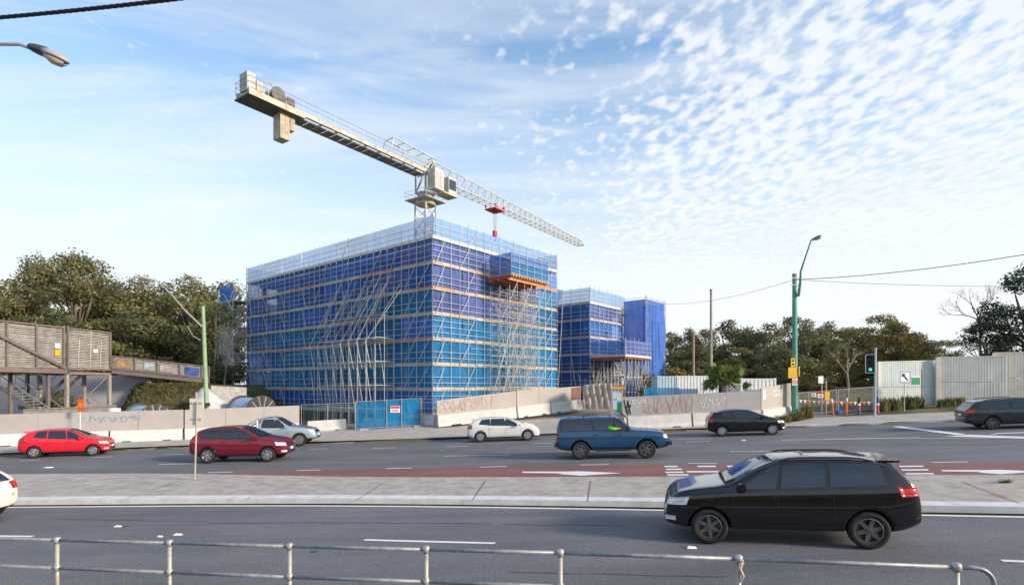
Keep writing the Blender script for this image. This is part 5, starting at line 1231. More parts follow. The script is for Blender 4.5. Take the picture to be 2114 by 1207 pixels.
# traffic signal
p = at(1806, 35.4); ts_ = thing('traffic_signal', 'traffic signal on a grey-blue post showing green, in front of the concrete wall', 'traffic signal', tuple(p))
zt_ = CAMZ + (HY - 722) / F * 35.4; sc_post = mat('signal_post', (.33, .42, .44), .5, .3)
MB().tube(p - Z3 * .1, (p.x + .04, p.y, zt_), .075, 12, r2=.065).build('post', 'signal_post', ts_); MB().tube((p.x + .04, p.y, zt_), (p.x + .04, p.y, zt_ + .12), .09, 10).build('post_cap', 'signal_post', ts_)
a, c = at(1790.5, 35.2, py=770), at(1803.5, 35.2, py=731); ang = .9
hc = Vector(((a.x + c.x) / 2, 35.2, (a.z + c.z) / 2)); hh = c.z - a.z
face_d = Vector((-.62, -.78, 0)); fs_ = Vector((face_d.y, -face_d.x, 0)) * -1
bk = MB().obox(hc - fs_ * .27 - Z3 * (hh / 2), fs_ * .54, face_d * .03, Z3 * hh).build('target_board', 'black', ts_)
rimm = MB()
for (s0_, s1_, z0_, z1_) in ((-.28, -.24, -.5, .5), (.24, .28, -.5, .5), (-.28, .28, .47, .5), (-.28, .28, -.5, -.47)): rimm.obox(hc + fs_ * s0_ + Z3 * (z0_ * hh) + face_d * .031, fs_ * (s1_ - s0_), face_d * .006, Z3 * ((z1_ - z0_) * hh))
rimm.build('board_edge', 'sign_white', bk)
for i, mt in enumerate(('black', 'black', 'signal_green')):
    q = hc + Z3 * (hh * (.30 - .30 * i)) + face_d * .035
    MB().lathe([(.01, .02), (.085, .02), (.095, 0.0)], q, face_d, 16).build('lens', mt, ts_)
    v = MB(); vs = []
    for k in range(9):
        an = math.pi * (k / 8) * 1.1 - .05 * math.pi; e = fs_ * math.cos(an) * .14 + Z3 * math.sin(an) * .14; vs += [q + e, q + e + face_d * .22 * (.4 + .6 * math.sin(max(0, an)))]
    v.add(vs, [(2 * k, 2 * k + 1, 2 * k + 3, 2 * k + 2) for k in range(8)]).build('visor', 'black', ts_, smooth=True)
for z in (.4, -.4): bar('bracket', hc + Z3 * (z * hh), Vector((p.x + .02, p.y, hc.z + z * hh)), .03, 'signal_post', ts_)
# arrow and green direction signs by the wall
o = post_sign(1867, 36.6, 858, 790, [(1857.5, 1881, 765.5, 790, 'sign_white')], 'white square sign with a black diagonal arrow in front of the concrete wall')
a, c = at(1857.5, 36.53, py=790), at(1881, 36.53, py=765.5); w_, h_ = c.x - a.x, c.z - a.z; m = MB()
def sp_(u, v): return Vector((a.x + w_ * u, a.y - .004, a.z + h_ * v))
m.add([sp_(.76, .24), sp_(.70, .18), sp_(.36, .58), sp_(.44, .64)], [(0, 1, 2, 3)]); m.add([sp_(.22, .80), sp_(.27, .50), sp_(.52, .74)], [(0, 1, 2)]); m.build('arrow', 'black', o, recalc=True)
bd = MB()
for (u0, v0, u1, v1) in ((.03, .03, .97, .07), (.03, .93, .97, .97), (.03, .07, .07, .93), (.93, .07, .97, .93)): bd.add([sp_(u0, v0), sp_(u1, v0), sp_(u1, v1), sp_(u0, v1)], [(0, 1, 2, 3)])
bd.build('border', 'sign_blue', o, recalc=True)
post_sign(1903, 37.6, 856, 762, [(1882, 1899, 779, 793.5, 'sign_green'), (1882, 1899, 776, 779, 'sign_white')], 'green direction plate and thin reddish post before the concrete wall', pm='rust')
# noise wall
def wall_panel(px0, d0, px1, d1, ytop0, ytop1, material, label, split=None):
    a, c = at(px0, d0), at(px1, d1); za, zc = CAMZ + (HY - ytop0) / F * d0, CAMZ + (HY - ytop1) / F * d1
    o = thing('noise_wall', label, 'wall', tuple(a)); d = Vector((c.x - a.x, c.y - a.y, 0)); n = Vector((d.y, -d.x, 0)).normalized(); u = d.normalized(); zm = a.z + (za - a.z) * .48
    for (z0a, z0c, z1a, z1c) in ((a.z - .3, c.z - .3, zm - .012, zm - .012), (zm + .012, zm + .012, za, zc)):
        v = [a + Z3 * (z0a - a.z), c + Z3 * (z0c - c.z), c + Z3 * (z1c - c.z), a + Z3 * (z1a - a.z)]; pn_ = MB().hexa([q - n * .18 for q in v] + v).build('panel', material, o, recalc=True)
        L_ = d.length; k = int(L_ / .16)
        r_ = MB()
        for i in range(k):
            t0, t1 = (i + .12) / k, (i + .62 + random.uniform(-.15, .1)) / k
            b0, b1 = a.lerp(c, t0), a.lerp(c, t1)
            za_, zc_ = z0a + (z0c - z0a) * t0 + .02, z1a + (z1c - z1a) * t0 - .02
            r_.obox(Vector((b0.x, b0.y, za_)), Vector((b1.x - b0.x, b1.y - b0.y, 0)), n * random.uniform(.006, .016), Z3 * (zc_ - za_))
        r_.build('board_marked_face', material, pn_)
    beam('coping', Vector((a.x, a.y, za + .03)) - n * .09, Vector((c.x, c.y, zc + .03)) - n * .09, .07, .24, 'noise_wall_warm', o)
    bar('wall_post', a + n * .05 - Z3 * .3, Vector((a.x, a.y, za + .02)) + n * .05, .16, 'noise_wall_warm', o, kind='box', r2=.2, up=u)
    return o
wall_panel(1813, 38.6, 1934, 39.0, 748, 745, 'noise_wall_cool', 'blue-grey board-marked concrete noise wall panel behind the arrow sign')
wall_panel(1935, 38.6, 2080, 37.4, 738.5, 735.5, 'noise_wall', 'grey-green concrete noise wall panel, taller than its neighbour behind the wagon')
wall_panel(2052, 38.0, 2330, 35.5, 729, 724, 'noise_wall_warm', 'cream concrete noise wall panel, the tallest of the row')

# ================================================================ near side: rail, median sign, plants
RAILP = [(-190, 1105), (118, 1114), (350, 1120), (598, 1127), (880, 1133.5), (1157, 1140.5), (1525, 1153), (1975, 1170)]
def fence_pt(px, py):
    a, b_ = (px - CX) / F, (HY - py) / F; d = (CAMZ - 1.354) / (.03 * a - b_); return Vector((a * d, d, CAMZ + b_ * d))
fp = [fence_pt(*q) for q in RAILP]
gr = thing('pipe_railing', 'two-rail galvanised pipe railing along the near footpath with a rounded end', 'railing', (fp[0].x, fp[0].y, surf(fp[0].x, fp[0].y)))
for i, q in enumerate(fp):
    g = surf(q.x, q.y) - .1
    po = MB().tube((q.x, q.y, g), (q.x, q.y, q.z - .02), .026, 12).build('post', 'galv_post', gr, smooth=True)
    for z, r in ((0, .045), (-.39, .042)): MB().lathe([(.001, -.045), (r * .8, -.04), (r, -.015), (r, .02), (r * .8, .04), (.001, .048)], q + Z3 * z, Z3, 14).build('clamp', 'galv', po, smooth=True)
for i in range(len(fp) - 1):
    d = (fp[i + 1] - fp[i]).normalized()
    for z in (0, -.39): MB().tube(fp[i] + d * .03 + Z3 * z, fp[i + 1] - d * .03 + Z3 * z, .0225, 12).build('rail', 'galv_rail', gr, smooth=True)
d = (fp[-1] - fp[-2]).normalized(); e = fp[-1]
m = MB(); pts = [e + d * .03] + [e + d * (.16 + .16 * math.sin(t)) - Z3 * (.16 * (1 - math.cos(t))) for t in [k * math.pi / 2 / 8 for k in range(9)]] + [e + d * .32 - Z3 * .95]
m.path(pts, .0225, 12).build('end_bend', 'galv_rail', gr, smooth=True)
q = fp[6]; m = MB(); m.path([q + Vector((.02, -.03, -.01)), q + Vector((-.01, -.05, -.09)), q + Vector((.03, -.045, -.17)), q + Vector((.0, -.04, -.24))], [.03, .022, .016, .01], 8).build('tape_strip', mat('tape', (.55, .38, .36), .6, var=.5, scale=40), gr)
# back of a sign on the median
p = road_hit(402, 998); o = thing('road_sign', 'back of a cream road sign on a thin galvanised post on the median', 'road sign', (p.x, p.y, p.z + .135)); dS = p.y
MB().tube((p.x, p.y, p.z + .1), at(407, dS, py=828), .032, 10).build('post', 'galv_post', o)
a, c = at(391.5, dS + .06, py=877), at(419, dS + .06, py=822); pl_ = MB().obox(a, (c.x - a.x, 0, 0), (0, .012, 0), (0, 0, c.z - a.z)); o2 = pl_.build('sign_plate', 'sign_back', o)
for z in (.2, .8): MB().obox((a.x + .04, dS + .03, a.z + (c.z - a.z) * z), (c.x - a.x - .08, 0, 0), (0, .03, 0), (0, 0, .05)).build('bracket', 'galv', o2)
# small orange sign on the left
p = at(165.5, 33.6, py=925); o = thing('roadwork_sign', 'small orange-red warning sign on a white post in front of the long hoarding', 'road sign', (p.x, p.y, surf(p.x, p.y)))
MB().tube((p.x, p.y, surf(p.x, p.y)), at(165.5, 33.6, py=846), .025, 8).build('post', 'sign_white', o)
a, c = at(159.5, 33.5, py=848), at(173, 33.5, py=823); MB().obox(a, (c.x - a.x, 0, 0), (0, .02, 0), (0, 0, c.z - a.z)).build('sign_plate', mat('sign_orange', (.72, .09, .02), .5), o)
cc_ = (a + c) / 2; w_ = (c.x - a.x) * .36
MB().add([(cc_.x - w_, a.y - .005, cc_.z), (cc_.x, a.y - .005, cc_.z - w_), (cc_.x + w_, a.y - .005, cc_.z), (cc_.x, a.y - .005, cc_.z + w_)], [(0, 1, 2, 3)]).build('diamond', 'yellow', o, recalc=True)
MB().add([(cc_.x - w_ * .5, a.y - .009, cc_.z - w_ * .15), (cc_.x + w_ * .5, a.y - .009, cc_.z - w_ * .15), (cc_.x + w_ * .5, a.y - .009, cc_.z + w_ * .15), (cc_.x - w_ * .5, a.y - .009, cc_.z + w_ * .15)], [(0, 1, 2, 3)]).build('symbol', 'black', o, recalc=True)

# ================================================================ vegetation
def leaf_cloud(m, rn, centers, per, size, flat=.65, shell=.55):
    for (c, r) in centers:
        for _ in range(int(per * r * r)):
            v = Vector((rn.gauss(0, 1), rn.gauss(0, 1), rn.gauss(0, 1)))
            if v.length < 1e-4: continue
            v.normalize(); rr = r * (shell + (1 - shell) * rn.random()) * (1 + .18 * rn.gauss(0, 1)); p = c + Vector((v.x * rr, v.y * rr, v.z * rr * flat))
            a = Vector((rn.gauss(0, 1), rn.gauss(0, 1), rn.gauss(0, 1) * .8 - .2)).normalized(); n = (v * .9 + Vector((rn.gauss(0, .6), rn.gauss(0, .6), rn.gauss(0, .6) + .3))).normalized()
            e = a.cross(n)
            if e.length < 1e-3: continue
            e.normalize(); a = n.cross(e); s = size * rn.uniform(.6, 1.3); l, w = s, s * .42
            m.add([p - a * l * .5, p + e * w * .5, p + a * l * .5, p - e * w * .5], [(0, 1, 2, 3)])
def make_tree(seed, H, crown, nclump, rc, per, leaf, size, leafmat, barkmat='bark', trunk_r=.25, fork=.4, lean=.1, skirt=0.0, flat=.62):
    """crown = (radius, bottom fraction); returns (trunk mesh builder, crown builder) in local coordinates"""
    rn = random.Random(seed); CR, cb = crown; tr = MB(); cr = MB()
    base = [Vector((0, 0, -.3)), Vector((rn.uniform(-lean, lean) * H * .2, rn.uniform(-lean, lean) * H * .2, H * fork * .5)), Vector((rn.uniform(-lean, lean) * H * .5, rn.uniform(-lean, lean) * H * .5, H * fork))]
    tr.path(base, [trunk_r * 1.15, trunk_r * .9, trunk_r * .7], 8); top = base[-1]
    tr.path([top, top + Vector((rn.uniform(-.5, .5), rn.uniform(-.5, .5), H * .28)), top + Vector((rn.uniform(-.8, .8), rn.uniform(-.8, .8), H * .5))], [trunk_r * .7, trunk_r * .45, trunk_r * .15], 6)
    cs = []
    for i in range(nclump):
        for _ in range(20):
            t = rn.random(); an = rn.uniform(0, 2 * math.pi); z = H * (cb + (1 - cb) * t) - rc * .5
            prof = math.sin(math.pi * min(1, max(.12, (t * .86 + .16)))) ** .7; rad = CR * prof * math.sqrt(rn.uniform(.15, 1.0))
            c = Vector((math.cos(an) * rad, math.sin(an) * rad, z)) + Vector((top.x, top.y, 0)) * .8
            if all((c - q).length > rc * .75 for q, _r in cs): break
        r = rc * rn.uniform(.7, 1.25); cs.append((c, r))
        if i % 2 == 0:
            s = top + Vector((0, 0, rn.uniform(-.15, .25) * H * .4)); mid = s.lerp(c, .55) + Vector((rn.uniform(-.3, .3), rn.uniform(-.3, .3), -.25))
            tr.path([s, mid, c], [trunk_r * .42, trunk_r * .24, trunk_r * .08], 5)
    if skirt:
        for i in range(int(nclump * skirt)):
            an = rn.uniform(0, 6.28); rad = CR * rn.uniform(.2, .9); cs.append((Vector((math.cos(an) * rad, math.sin(an) * rad, rn.uniform(.4, H * cb + rc))), rc * rn.uniform(.7, 1.1)))
    leaf_cloud(cr, rn, cs, per, size, flat)
    return tr, cr
_tm = {}
def tree(kind, loc, label, group=None, scale=1.0, rot=0.0, name='gum_tree', cat='tree', zs=1.0):
    if kind not in _tm:
        spec, leafmat, barkmat = TREES[kind]; tr, cr = make_tree(**spec, leafmat=None)
        def me(b_, nm, mt):
            q = bpy.data.meshes.new(nm); q.from_pydata(b_.v, [], b_.f); q.materials.append(MATS[mt]); q.update(); return q
        _tm[kind] = (me(tr, 'trunk', barkmat), me(cr, 'crown', leafmat))
    o = thing(name, label, cat, tuple(loc), group); o.rotation_euler = (0, 0, rot); o.scale = (scale, scale, scale * zs)
    obj_from_mesh('trunk', _tm[kind][0], o); obj_from_mesh('crown', _tm[kind][1], o)
    return o
def T_(**k): return dict(leaf=None, **k)
TREES = {
    'gum_big': (T_(seed=21, H=18, crown=(7.6, .30), nclump=64, rc=1.75, per=120, size=.46, trunk_r=.38, fork=.30, flat=.75), 'leaf_gum', 'bark'),
    'gum_a': (T_(seed=31, H=14, crown=(4.6, .30), nclump=30, rc=1.55, per=120, size=.46, trunk_r=.24, fork=.42, flat=.72), 'leaf_gum', 'bark'),
    'gum_b': (T_(seed=47, H=14, crown=(4.2, .28), nclump=30, rc=1.5, per=120, size=.46, trunk_r=.22, fork=.40, flat=.75), 'leaf_deep', 'bark'),
    'round_a': (T_(seed=52, H=11, crown=(4.4, .16), nclump=26, rc=1.55, per=110, size=.46, trunk_r=.26, fork=.3, skirt=.25), 'leaf_deep', 'bark_dark'),
    'round_b': (T_(seed=63, H=11, crown=(4.0, .14), nclump=24, rc=1.5, per=110, size=.46, trunk_r=.24, fork=.3, skirt=.3), 'leaf_gum', 'bark_dark'),
    'olive': (T_(seed=72, H=10, crown=(3.6, .22), nclump=38, rc=1.1, per=170, size=.34, trunk_r=.15, fork=.4, skirt=.2), 'leaf_olive', 'bark_dark'),
    'dark': (T_(seed=84, H=12, crown=(4.8, .16), nclump=40, rc=1.25, per=150, size=.34, trunk_r=.3, fork=.3, skirt=.3), 'leaf_dark', 'bark_dark'),
    'shrub': (T_(seed=93, H=3.2, crown=(2.0, .05), nclump=16, rc=.75, per=190, size=.30, trunk_r=.06, fork=.3, skirt=.6), 'leaf_deep', 'bark_dark'),
    'shrub_b': (T_(seed=97, H=3.2, crown=(2.2, .05), nclump=16, rc=.75, per=190, size=.30, trunk_r=.06, fork=.3, skirt=.6), 'leaf_olive', 'bark_dark'),
}
for k in TREES: TREES[k][0].pop('leaf'); TREES[k][0]['leaf'] = 0
def plant_at(kind, px, d, ytop, label, group=None, rot=0.0, name='gum_tree', cat='tree', widen=1.0):
    p = at(px, d); p.z = terrain(p.x, p.y); H = TREES[kind][0]['H']; h = CAMZ + (HY - ytop) / F * d - p.z; s = h * (1.05 if H > 5 else 1) / H
    sx = s * widen; return tree(kind, p, label, group, sx, rot, name, cat, zs=s / sx)
plant_at('gum_big', 155, 78, 530, 'great domed gum tree towering over the footbridge', rot=.4, widen=1.0)
plant_at('gum_a', 78, 90, 545, 'thin-crowned gum tree just left of the great domed one', rot=1.1, widen=.8)
G_ = 'gum trees behind the footbridge and ramp'
labs_ = ['gum tree at the outer end of the row behind the footbridge', 'rounded tree rising above the trussed span of the footbridge', 'gum tree filling in right of the great domed one', 'gum tree behind the orange picture panel of the ramp', 'gum tree under the long lamp arm of the green pole',
         'feathery gum tree behind the head of the long lamp arm', 'gum tree just behind the light green pole', 'gum tree behind the netted top of the stair tower', 'dark rounded tree behind the middle footbridge screen', 'rounded tree behind the footbridge landing', 'dark rounded tree at the top of the ramp', 'rounded tree behind the middle of the ramp',
         'dark rounded tree behind the blue ramp panel', 'rounded tree far behind the pale young gums', 'dark rounded tree behind the trussed footbridge span', 'rounded tree beyond the outer end of the footbridge']
for lab, (px, d, yt, k, r, w) in zip(labs_, ((-30, 74, 600, 'gum_a', .2, 1), (25, 70, 612, 'round_b', 2.2, 1.1), (235, 88, 590, 'gum_b', 1.4, 1.1), (292, 80, 586, 'gum_a', 3.1, 1.0), (345, 84, 592, 'gum_b', .5, 1.0), (385, 76, 584, 'gum_a', 4.4, 1.0), (432, 82, 598, 'gum_b', 5.2, 1.1), (478, 92, 596, 'gum_a', 1.9, 1.1),
                            (110, 68, 640, 'round_a', 2.9, 1.3), (215, 72, 655, 'round_b', .9, 1.2), (275, 70, 640, 'round_a', 4.0, 1.25), (335, 74, 650, 'round_b', 5.0, 1.2), (395, 86, 668, 'round_a', .3, 1.2), (455, 96, 660, 'round_b', 2.0, 1.2), (50, 66, 655, 'round_a', 5.5, 1.2), (-60, 66, 640, 'round_b', 1.5, 1.2))):
    plant_at(k, px, d, yt, lab, G_, r, widen=w)
# slender pale trunks seen between the pole and the scaffold
for i, (px, d, yt, x2) in enumerate(((440, 60, 640, 6), (452, 62, 650, -10), (463, 58, 655, 8), (447, 66, 660, -4), (470, 64, 640, 3))):
    p = at(px, d); p.z = terrain(p.x, p.y); o = thing('sapling', 'slender pale-trunked young gum between the green pole and the scaffold', 'tree', tuple(p), 'young gums by the scaffold')
    e = at(px + x2, d, py=yt); MB().path([p - Z3 * .2, p.lerp(e, .5) + Vector((.15, 0, 0)), e], [.10, .07, .04], 6).build('trunk', 'bark', o)
    MB().path([p.lerp(e, .5) + Vector((.15, 0, 0)), e + Vector((1.0 - .4 * i, .3, -.8))], [.05, .02], 5).build('branch', 'bark', o)
    m = MB(); leaf_cloud(m, random.Random(200 + i), [(e + Z3 * .3, 1.0), (e + Vector((1.0 - .4 * i, .3, -.6)), .8)], 100, .4); m.build('crown', 'leaf_deep', o)
# treeline on the right
G_ = 'trees along the back of the right-hand side'
labs_ = ['dark tree right against the edge of the blue wrapped tower', 'loose-crowned tree behind the shorter tan pole', 'bushy tree between the tan pole and the tall bare pole', 'dark rounded tree right of the tall bare pole', 'loose-crowned tree behind the fan palm', 'dark rounded tree behind the ribbed white container', 'tall bushy tree directly behind the teal pole',
         'dark rounded tree just right of the teal pole', 'loose-crowned tree behind the white sign plate', 'bushy tree behind the bare pale branching trunk', 'dark tree behind the grey-green noise wall panel', 'bushy tree behind the step in the noise wall', 'dark tree behind the blue-grey noise wall panel', 'low dark tree behind the white corrugated container',
         'low bushy tree behind the fan palm crown', 'low dark tree behind the end board of the hoarding', 'low bushy tree behind the pale blue-white container', 'low dark tree between the palm and the ribbed container']
for lab, (px, d, yt, k, r, w) in zip(labs_, ((1385, 86, 690, 'round_a', .3, 1.0), (1420, 92, 682, 'gum_b', 1.2, 1.1), (1462, 84, 676, 'round_b', 2.1, 1.1), (1505, 88, 666, 'round_a', 3.3, 1.1), (1548, 82, 680, 'gum_b', 4.0, 1.2), (1590, 78, 672, 'round_a', .9, 1.1), (1632, 74, 650, 'round_b', 5.1, 1.0), (1668, 70, 664, 'round_a', 2.6, 1.0), (1715, 74, 668, 'gum_b', 3.9, 1.2),
                            (1760, 78, 672, 'round_b', 1.0, 1.2), (1900, 66, 694, 'round_a', 4.6, 1.2), (1950, 62, 700, 'round_b', 2.2, 1.2), (1860, 72, 684, 'round_a', 1.4, 1.2), (1445, 74, 715, 'round_a', 5.6, 1.2), (1530, 72, 715, 'round_b', 2.8, 1.2), (1610, 66, 712, 'round_a', 2.0, 1.2), (1400, 76, 720, 'round_b', 4.1, 1.1), (1575, 70, 725, 'round_a', 1.2, 1.2))):
    plant_at(k, px, d, yt, lab, G_, r, 'bush_tree', widen=w)
plant_at('olive', 1815, 56, 650, 'yellow-green tree rising behind the traffic signal', rot=.8, name='olive_tree', widen=1.15)
plant_at('olive', 1770, 60, 680, 'low olive-coloured tree left of the traffic signal', rot=2.8, name='olive_tree', widen=1.3)
plant_at('olive', 1842, 53, 668, 'yellow-green tree just right of the traffic signal post', rot=5.8, name='olive_tree', widen=1.2)
plant_at('olive', 1875, 56, 690, 'low olive-coloured tree behind the arrow sign wall', rot=4.4, name='olive_tree', widen=1.4)
G_ = 'shrubs behind the right-hand fence'; lab = 'dense dark shrub in the undergrowth behind the wire fence'
for i, px in enumerate(range(1380, 2000, 34)):
    plant_at('shrub' if i % 3 else 'shrub_b', px, (62 if px < 1610 else 52) + (i * 7) % 9, 752 + (i * 13) % 22, lab, G_, i * 1.3, 'shrub', 'shrub', widen=1.25)
G_ = 'shrubs behind the left hoarding'; lab = 'dark shrub in the undergrowth below the gum trees'
for i, px in enumerate((30, 90, 150, 205, 250, 300, 345, 390, 440, 470)):
    plant_at('shrub', px, 60 + (i * 5) % 8, 720 + (i * 17) % 30, lab, G_, i * 1.9, 'shrub', 'shrub', widen=1.4)
for i, px in enumerate((110, 128)): plant_at('shrub', px, 47.5 + i, 800 + i * 8, 'grey-green shrub growing under the footbridge landing', 'shrubs under the footbridge', i, 'shrub', 'shrub')
# big dark tree and bare tree at the right
plant_at('dark', 2118, 47, 556, 'large dark glossy-leaved tree behind the noise wall', rot=.5, name='broadleaf_tree', widen=.92)
plant_at('dark', 2030, 52, 660, 'lower dark glossy-leaved tree behind the noise wall below the bare branches', rot=2.5, name='broadleaf_tree', widen=1.1)
plant_at('dark', 2230, 44, 560, 'large dark glossy-leaved tree beyond the end of the noise wall', rot=3.5, name='broadleaf_tree', widen=1.0)
def bare_tree(p, e_list, label, seed, mt='bark_dark', r0=.16, gen=3, spread=.55):
    rn = random.Random(seed); o = thing('bare_tree', label, 'tree', tuple(p)); m = MB()
    def grow(a, d, l, r, g):
        e = a + d * l; mid = a + d * l * .5 + Vector((rn.uniform(-.1, .1), rn.uniform(-.1, .1), rn.uniform(-.05, .1))) * l; m.path([a, mid, e], [r, r * .8, r * .55], 5)
        if g <= 0: return
        for _ in range(rn.choice([2, 3, 3])):
            dd = (d + Vector((rn.gauss(0, spread), rn.gauss(0, spread * .6), rn.gauss(.08, spread * .5)))).normalized(); grow(mid.lerp(e, rn.uniform(.3, 1)), dd, l * rn.uniform(.55, .8), r * .55, g - 1)
    tr = MB(); f = p + Z3 * e_list[0]; tr.path([p - Z3 * .2, p.lerp(f, .5) + Vector((.1, 0, 0)), f], [r0, r0 * .85, r0 * .7], 7); tr.build('trunk', mt, o)
    for d in e_list[1]: grow(f, Vector(d).normalized(), e_list[2], r0 * .55, gen)
    m.build('branches', mt, o, kind='stuff'); return o
p = at(2022, 50); bare_tree(p, (5.6, ((-1.1, 0, .35), (-.3, .2, 1), (.3, 0, 1), (.7, .2, .8)), 1.6), 'leafless spreading tree beside the large dark tree behind the noise wall', 5, gen=4, r0=.10)
p = at(1749, 44); bare_tree(p, (2.0, ((-.7, 0, .9), (.15, 0, 1), (.55, .1, .9)), 1.25), 'bare pale branching trunk behind the wire fence', 9, mt='bark', r0=.11, gen=3)
# palm
p = at(1497, 39.4); pm_ = thing('fan_palm', 'bushy green fan palm behind the red-tagged grey hoarding', 'palm', tuple(p)); zc_ = CAMZ + (HY - 796) / F * 39.4
MB().tube(p - Z3 * .1, (p.x, p.y, zc_), .28, 10, r2=.22).build('trunk', 'bark', pm_); rn = random.Random(4)
for i in range(52):
    an = i * 2.4; up = rn.uniform(-.1, 1.9); d = Vector((math.cos(an), math.sin(an), up)).normalized(); st_l = rn.uniform(.55, 1.3); c = Vector((p.x, p.y, zc_)) + d * st_l
    m = MB(); m.path([Vector((p.x, p.y, zc_)), c], .015, 4); side = d.cross(Z3).normalized(); upv = side.cross(d); roll = rn.uniform(-1.2, 1.2); s1_ = side * math.cos(roll) + upv * math.sin(roll); u1_ = upv * math.cos(roll) - side * math.sin(roll)
    for k in range(15):
        f = -1.35 + 2.7 * k / 14; dd = (d * math.cos(f) + s1_ * math.sin(f) + u1_ * .12).normalized(); ln = rn.uniform(.6, .9) * (1 - .12 * abs(f)); w = u1_.cross(dd).normalized() * .05
        tip = c + dd * ln - Z3 * (.10 * ln); mid = c + dd * ln * .55
        m.add([c, mid - w, tip, mid + w], [(0, 1, 2, 3)])
    m.build('frond', 'leaf_palm', pm_)
# strap-leaved tussocks
def tussock(px, d, h, wd, n, label, group, material='grass', seed=0):
    p = at(px, d); p.z = terrain(p.x, p.y) ; rn = random.Random(seed); o = thing('grass_tussock', label, 'plant', tuple(p), group); m = MB()
    for i in range(n):
        a = rn.uniform(0, 6.28); r = rn.random() * wd * .35; b0 = p + Vector((math.cos(a) * r, math.sin(a) * r * .7, 0)); a2 = rn.uniform(0, 6.28); sp = rn.uniform(.1, .5) * wd; hh = h * rn.uniform(.6, 1.05)
        q1_ = b0 + Vector((math.cos(a2) * sp * .4, math.sin(a2) * sp * .4, hh * .7)); q2_ = b0 + Vector((math.cos(a2) * sp, math.sin(a2) * sp, hh * rn.uniform(.55, 1))); w = Vector((-math.sin(a2), math.cos(a2), 0)) * .022
        m.add([b0 - w, b0 + w, q1_ + w, q1_ - w, q2_], [(0, 1, 2, 3), (3, 2, 4)])
    m.build('leaves', material, o); return o
for i, px in enumerate((1824, 1838, 1852, 1868, 1884, 1895)): tussock(px, 37.5 + .2 * (i % 2), 1.15 - .1 * (i % 3), 1.1, 170, 'strap-leaved tussock at the foot of the wall by the arrow sign', 'tussocks below the arrow sign', 'grass' if i % 2 else 'leaf_gum', i)
for i, px in enumerate((1944, 1956, 1968, 1982)): tussock(px, 36.9, .75, .9, 130, 'strap-leaved tussock at the wall in front of the dark wagon', 'tussocks by the wagon', 'leaf_gum', 20 + i)
for i, (px, d, h) in enumerate(((1596, 35.4, .55), (1610, 35.0, .6), (1624, 35.2, .6), (1640, 35.6, .7), (1652, 36.0, .8), (1660, 36.6, 1.0), (1668, 36.8, 1.1), (1585, 35.2, .45))): tussock(px, d, h, .9, 150, 'dry strap-leaved tussock round the foot of the teal pole', 'tussocks by the teal pole', 'grass' if i % 2 else 'leaf_olive', 40 + i)
# grass cover on the bank and verge
m = MB(); rn = random.Random(77)
for i in range(9000):
    x = rn.uniform(-36, -23.5); y = rn.uniform(43.2, 51); z = terrain(x, y)
    h = rn.uniform(.08, .30); a = rn.uniform(0, 6.28); w = Vector((math.cos(a), math.sin(a), 0)) * .05; m.add([(x - w.x, y - w.y, z - .02), (x + w.x, y + w.y, z - .02), (x + rn.uniform(-.2, .2), y + rn.uniform(-.2, .2), z + h)], [(0, 1, 2)])
o = m.build('bank_grass', 'grass'); tag(o, 'rough green and straw grass covering the bank below the ramp', 'grass', kind='stuff')
m = MB()
for i in range(7000):
    x = rn.uniform(-9, 9); yn = c_near(x); y = rn.uniform(yn - 4.2, yn - 1.9); z = terrain(x, y); h = rn.uniform(.04, .14); a = rn.uniform(0, 6.28); w = Vector((math.cos(a), math.sin(a), 0)) * .012
    m.add([(x - w.x, y - w.y, z - .01), (x + w.x, y + w.y, z - .01), (x + rn.uniform(-.06, .06), y + rn.uniform(-.06, .06), z + h)], [(0, 1, 2)])
o = m.build('verge_grass', 'grass'); tag(o, 'short grass on the near verge behind the pipe railing', 'grass', kind='stuff')
# tall dry weeds poking up by the railing
def weed(px, py_tip, px_base, d, label, group, mt='weed', k=1, seed=0):
    rn = random.Random(seed); b0 = at(px_base, d); o = thing('weed', label, 'weed', tuple(b0), group); m = MB()
    for i in range(k):
        t = at(px + i * 9, d, py=py_tip + i * 14); mid = b0.lerp(t, .55) + Vector((rn.uniform(-.02, .06), 0, .03)); m.path([b0, mid, t], [.004, .003, .0015], 4)
        for j in range(3): q = mid.lerp(t, j / 3.0); m.path([q, q + Vector((rn.uniform(-.05, .05), 0, .06))], .002, 3)
    m.build('stalks', mt, o)
weed(224, 1116, 175, 5.6, 'thin dry weed stalk leaning across the pipe railing', None, seed=1); weed(262, 1160, 200, 5.4, 'short dry weed stalks below the thin leaning stalk', None, k=2, seed=2)
weed(158, 1186, 140, 5.3, 'pair of short dark weed stalks beside the railing post', None, k=2, seed=3); weed(290, 1190, 270, 5.3, 'pale dry weed tips at the foot of the railing', None, k=2, seed=6)
o = weed(20, 1178, 36, 5.2, 'green-stemmed weed at the left end of the railing', None, mt='weed_green', k=2, seed=4)
# weed tuft on the median
p = road_hit(2075, 1006); o = thing('weed', 'small green weed tuft growing in the median pavement', 'weed', (p.x, p.y, p.z + .135)); m = MB(); rn = random.Random(8)
for i in range(60): a = rn.uniform(0, 6.28); r = rn.uniform(.05, .34); q = Vector((p.x + rn.uniform(-.12, .12), p.y + rn.uniform(-.08, .08), p.z + .135)); w = Vector((-math.sin(a), math.cos(a), 0)) * .02; e = q + Vector((math.cos(a) * r, math.sin(a) * r * .5, rn.uniform(.03, .13))); m.add([q - w, q + w, e], [(0, 1, 2)])
m.build('leaves', 'weed_green', o)
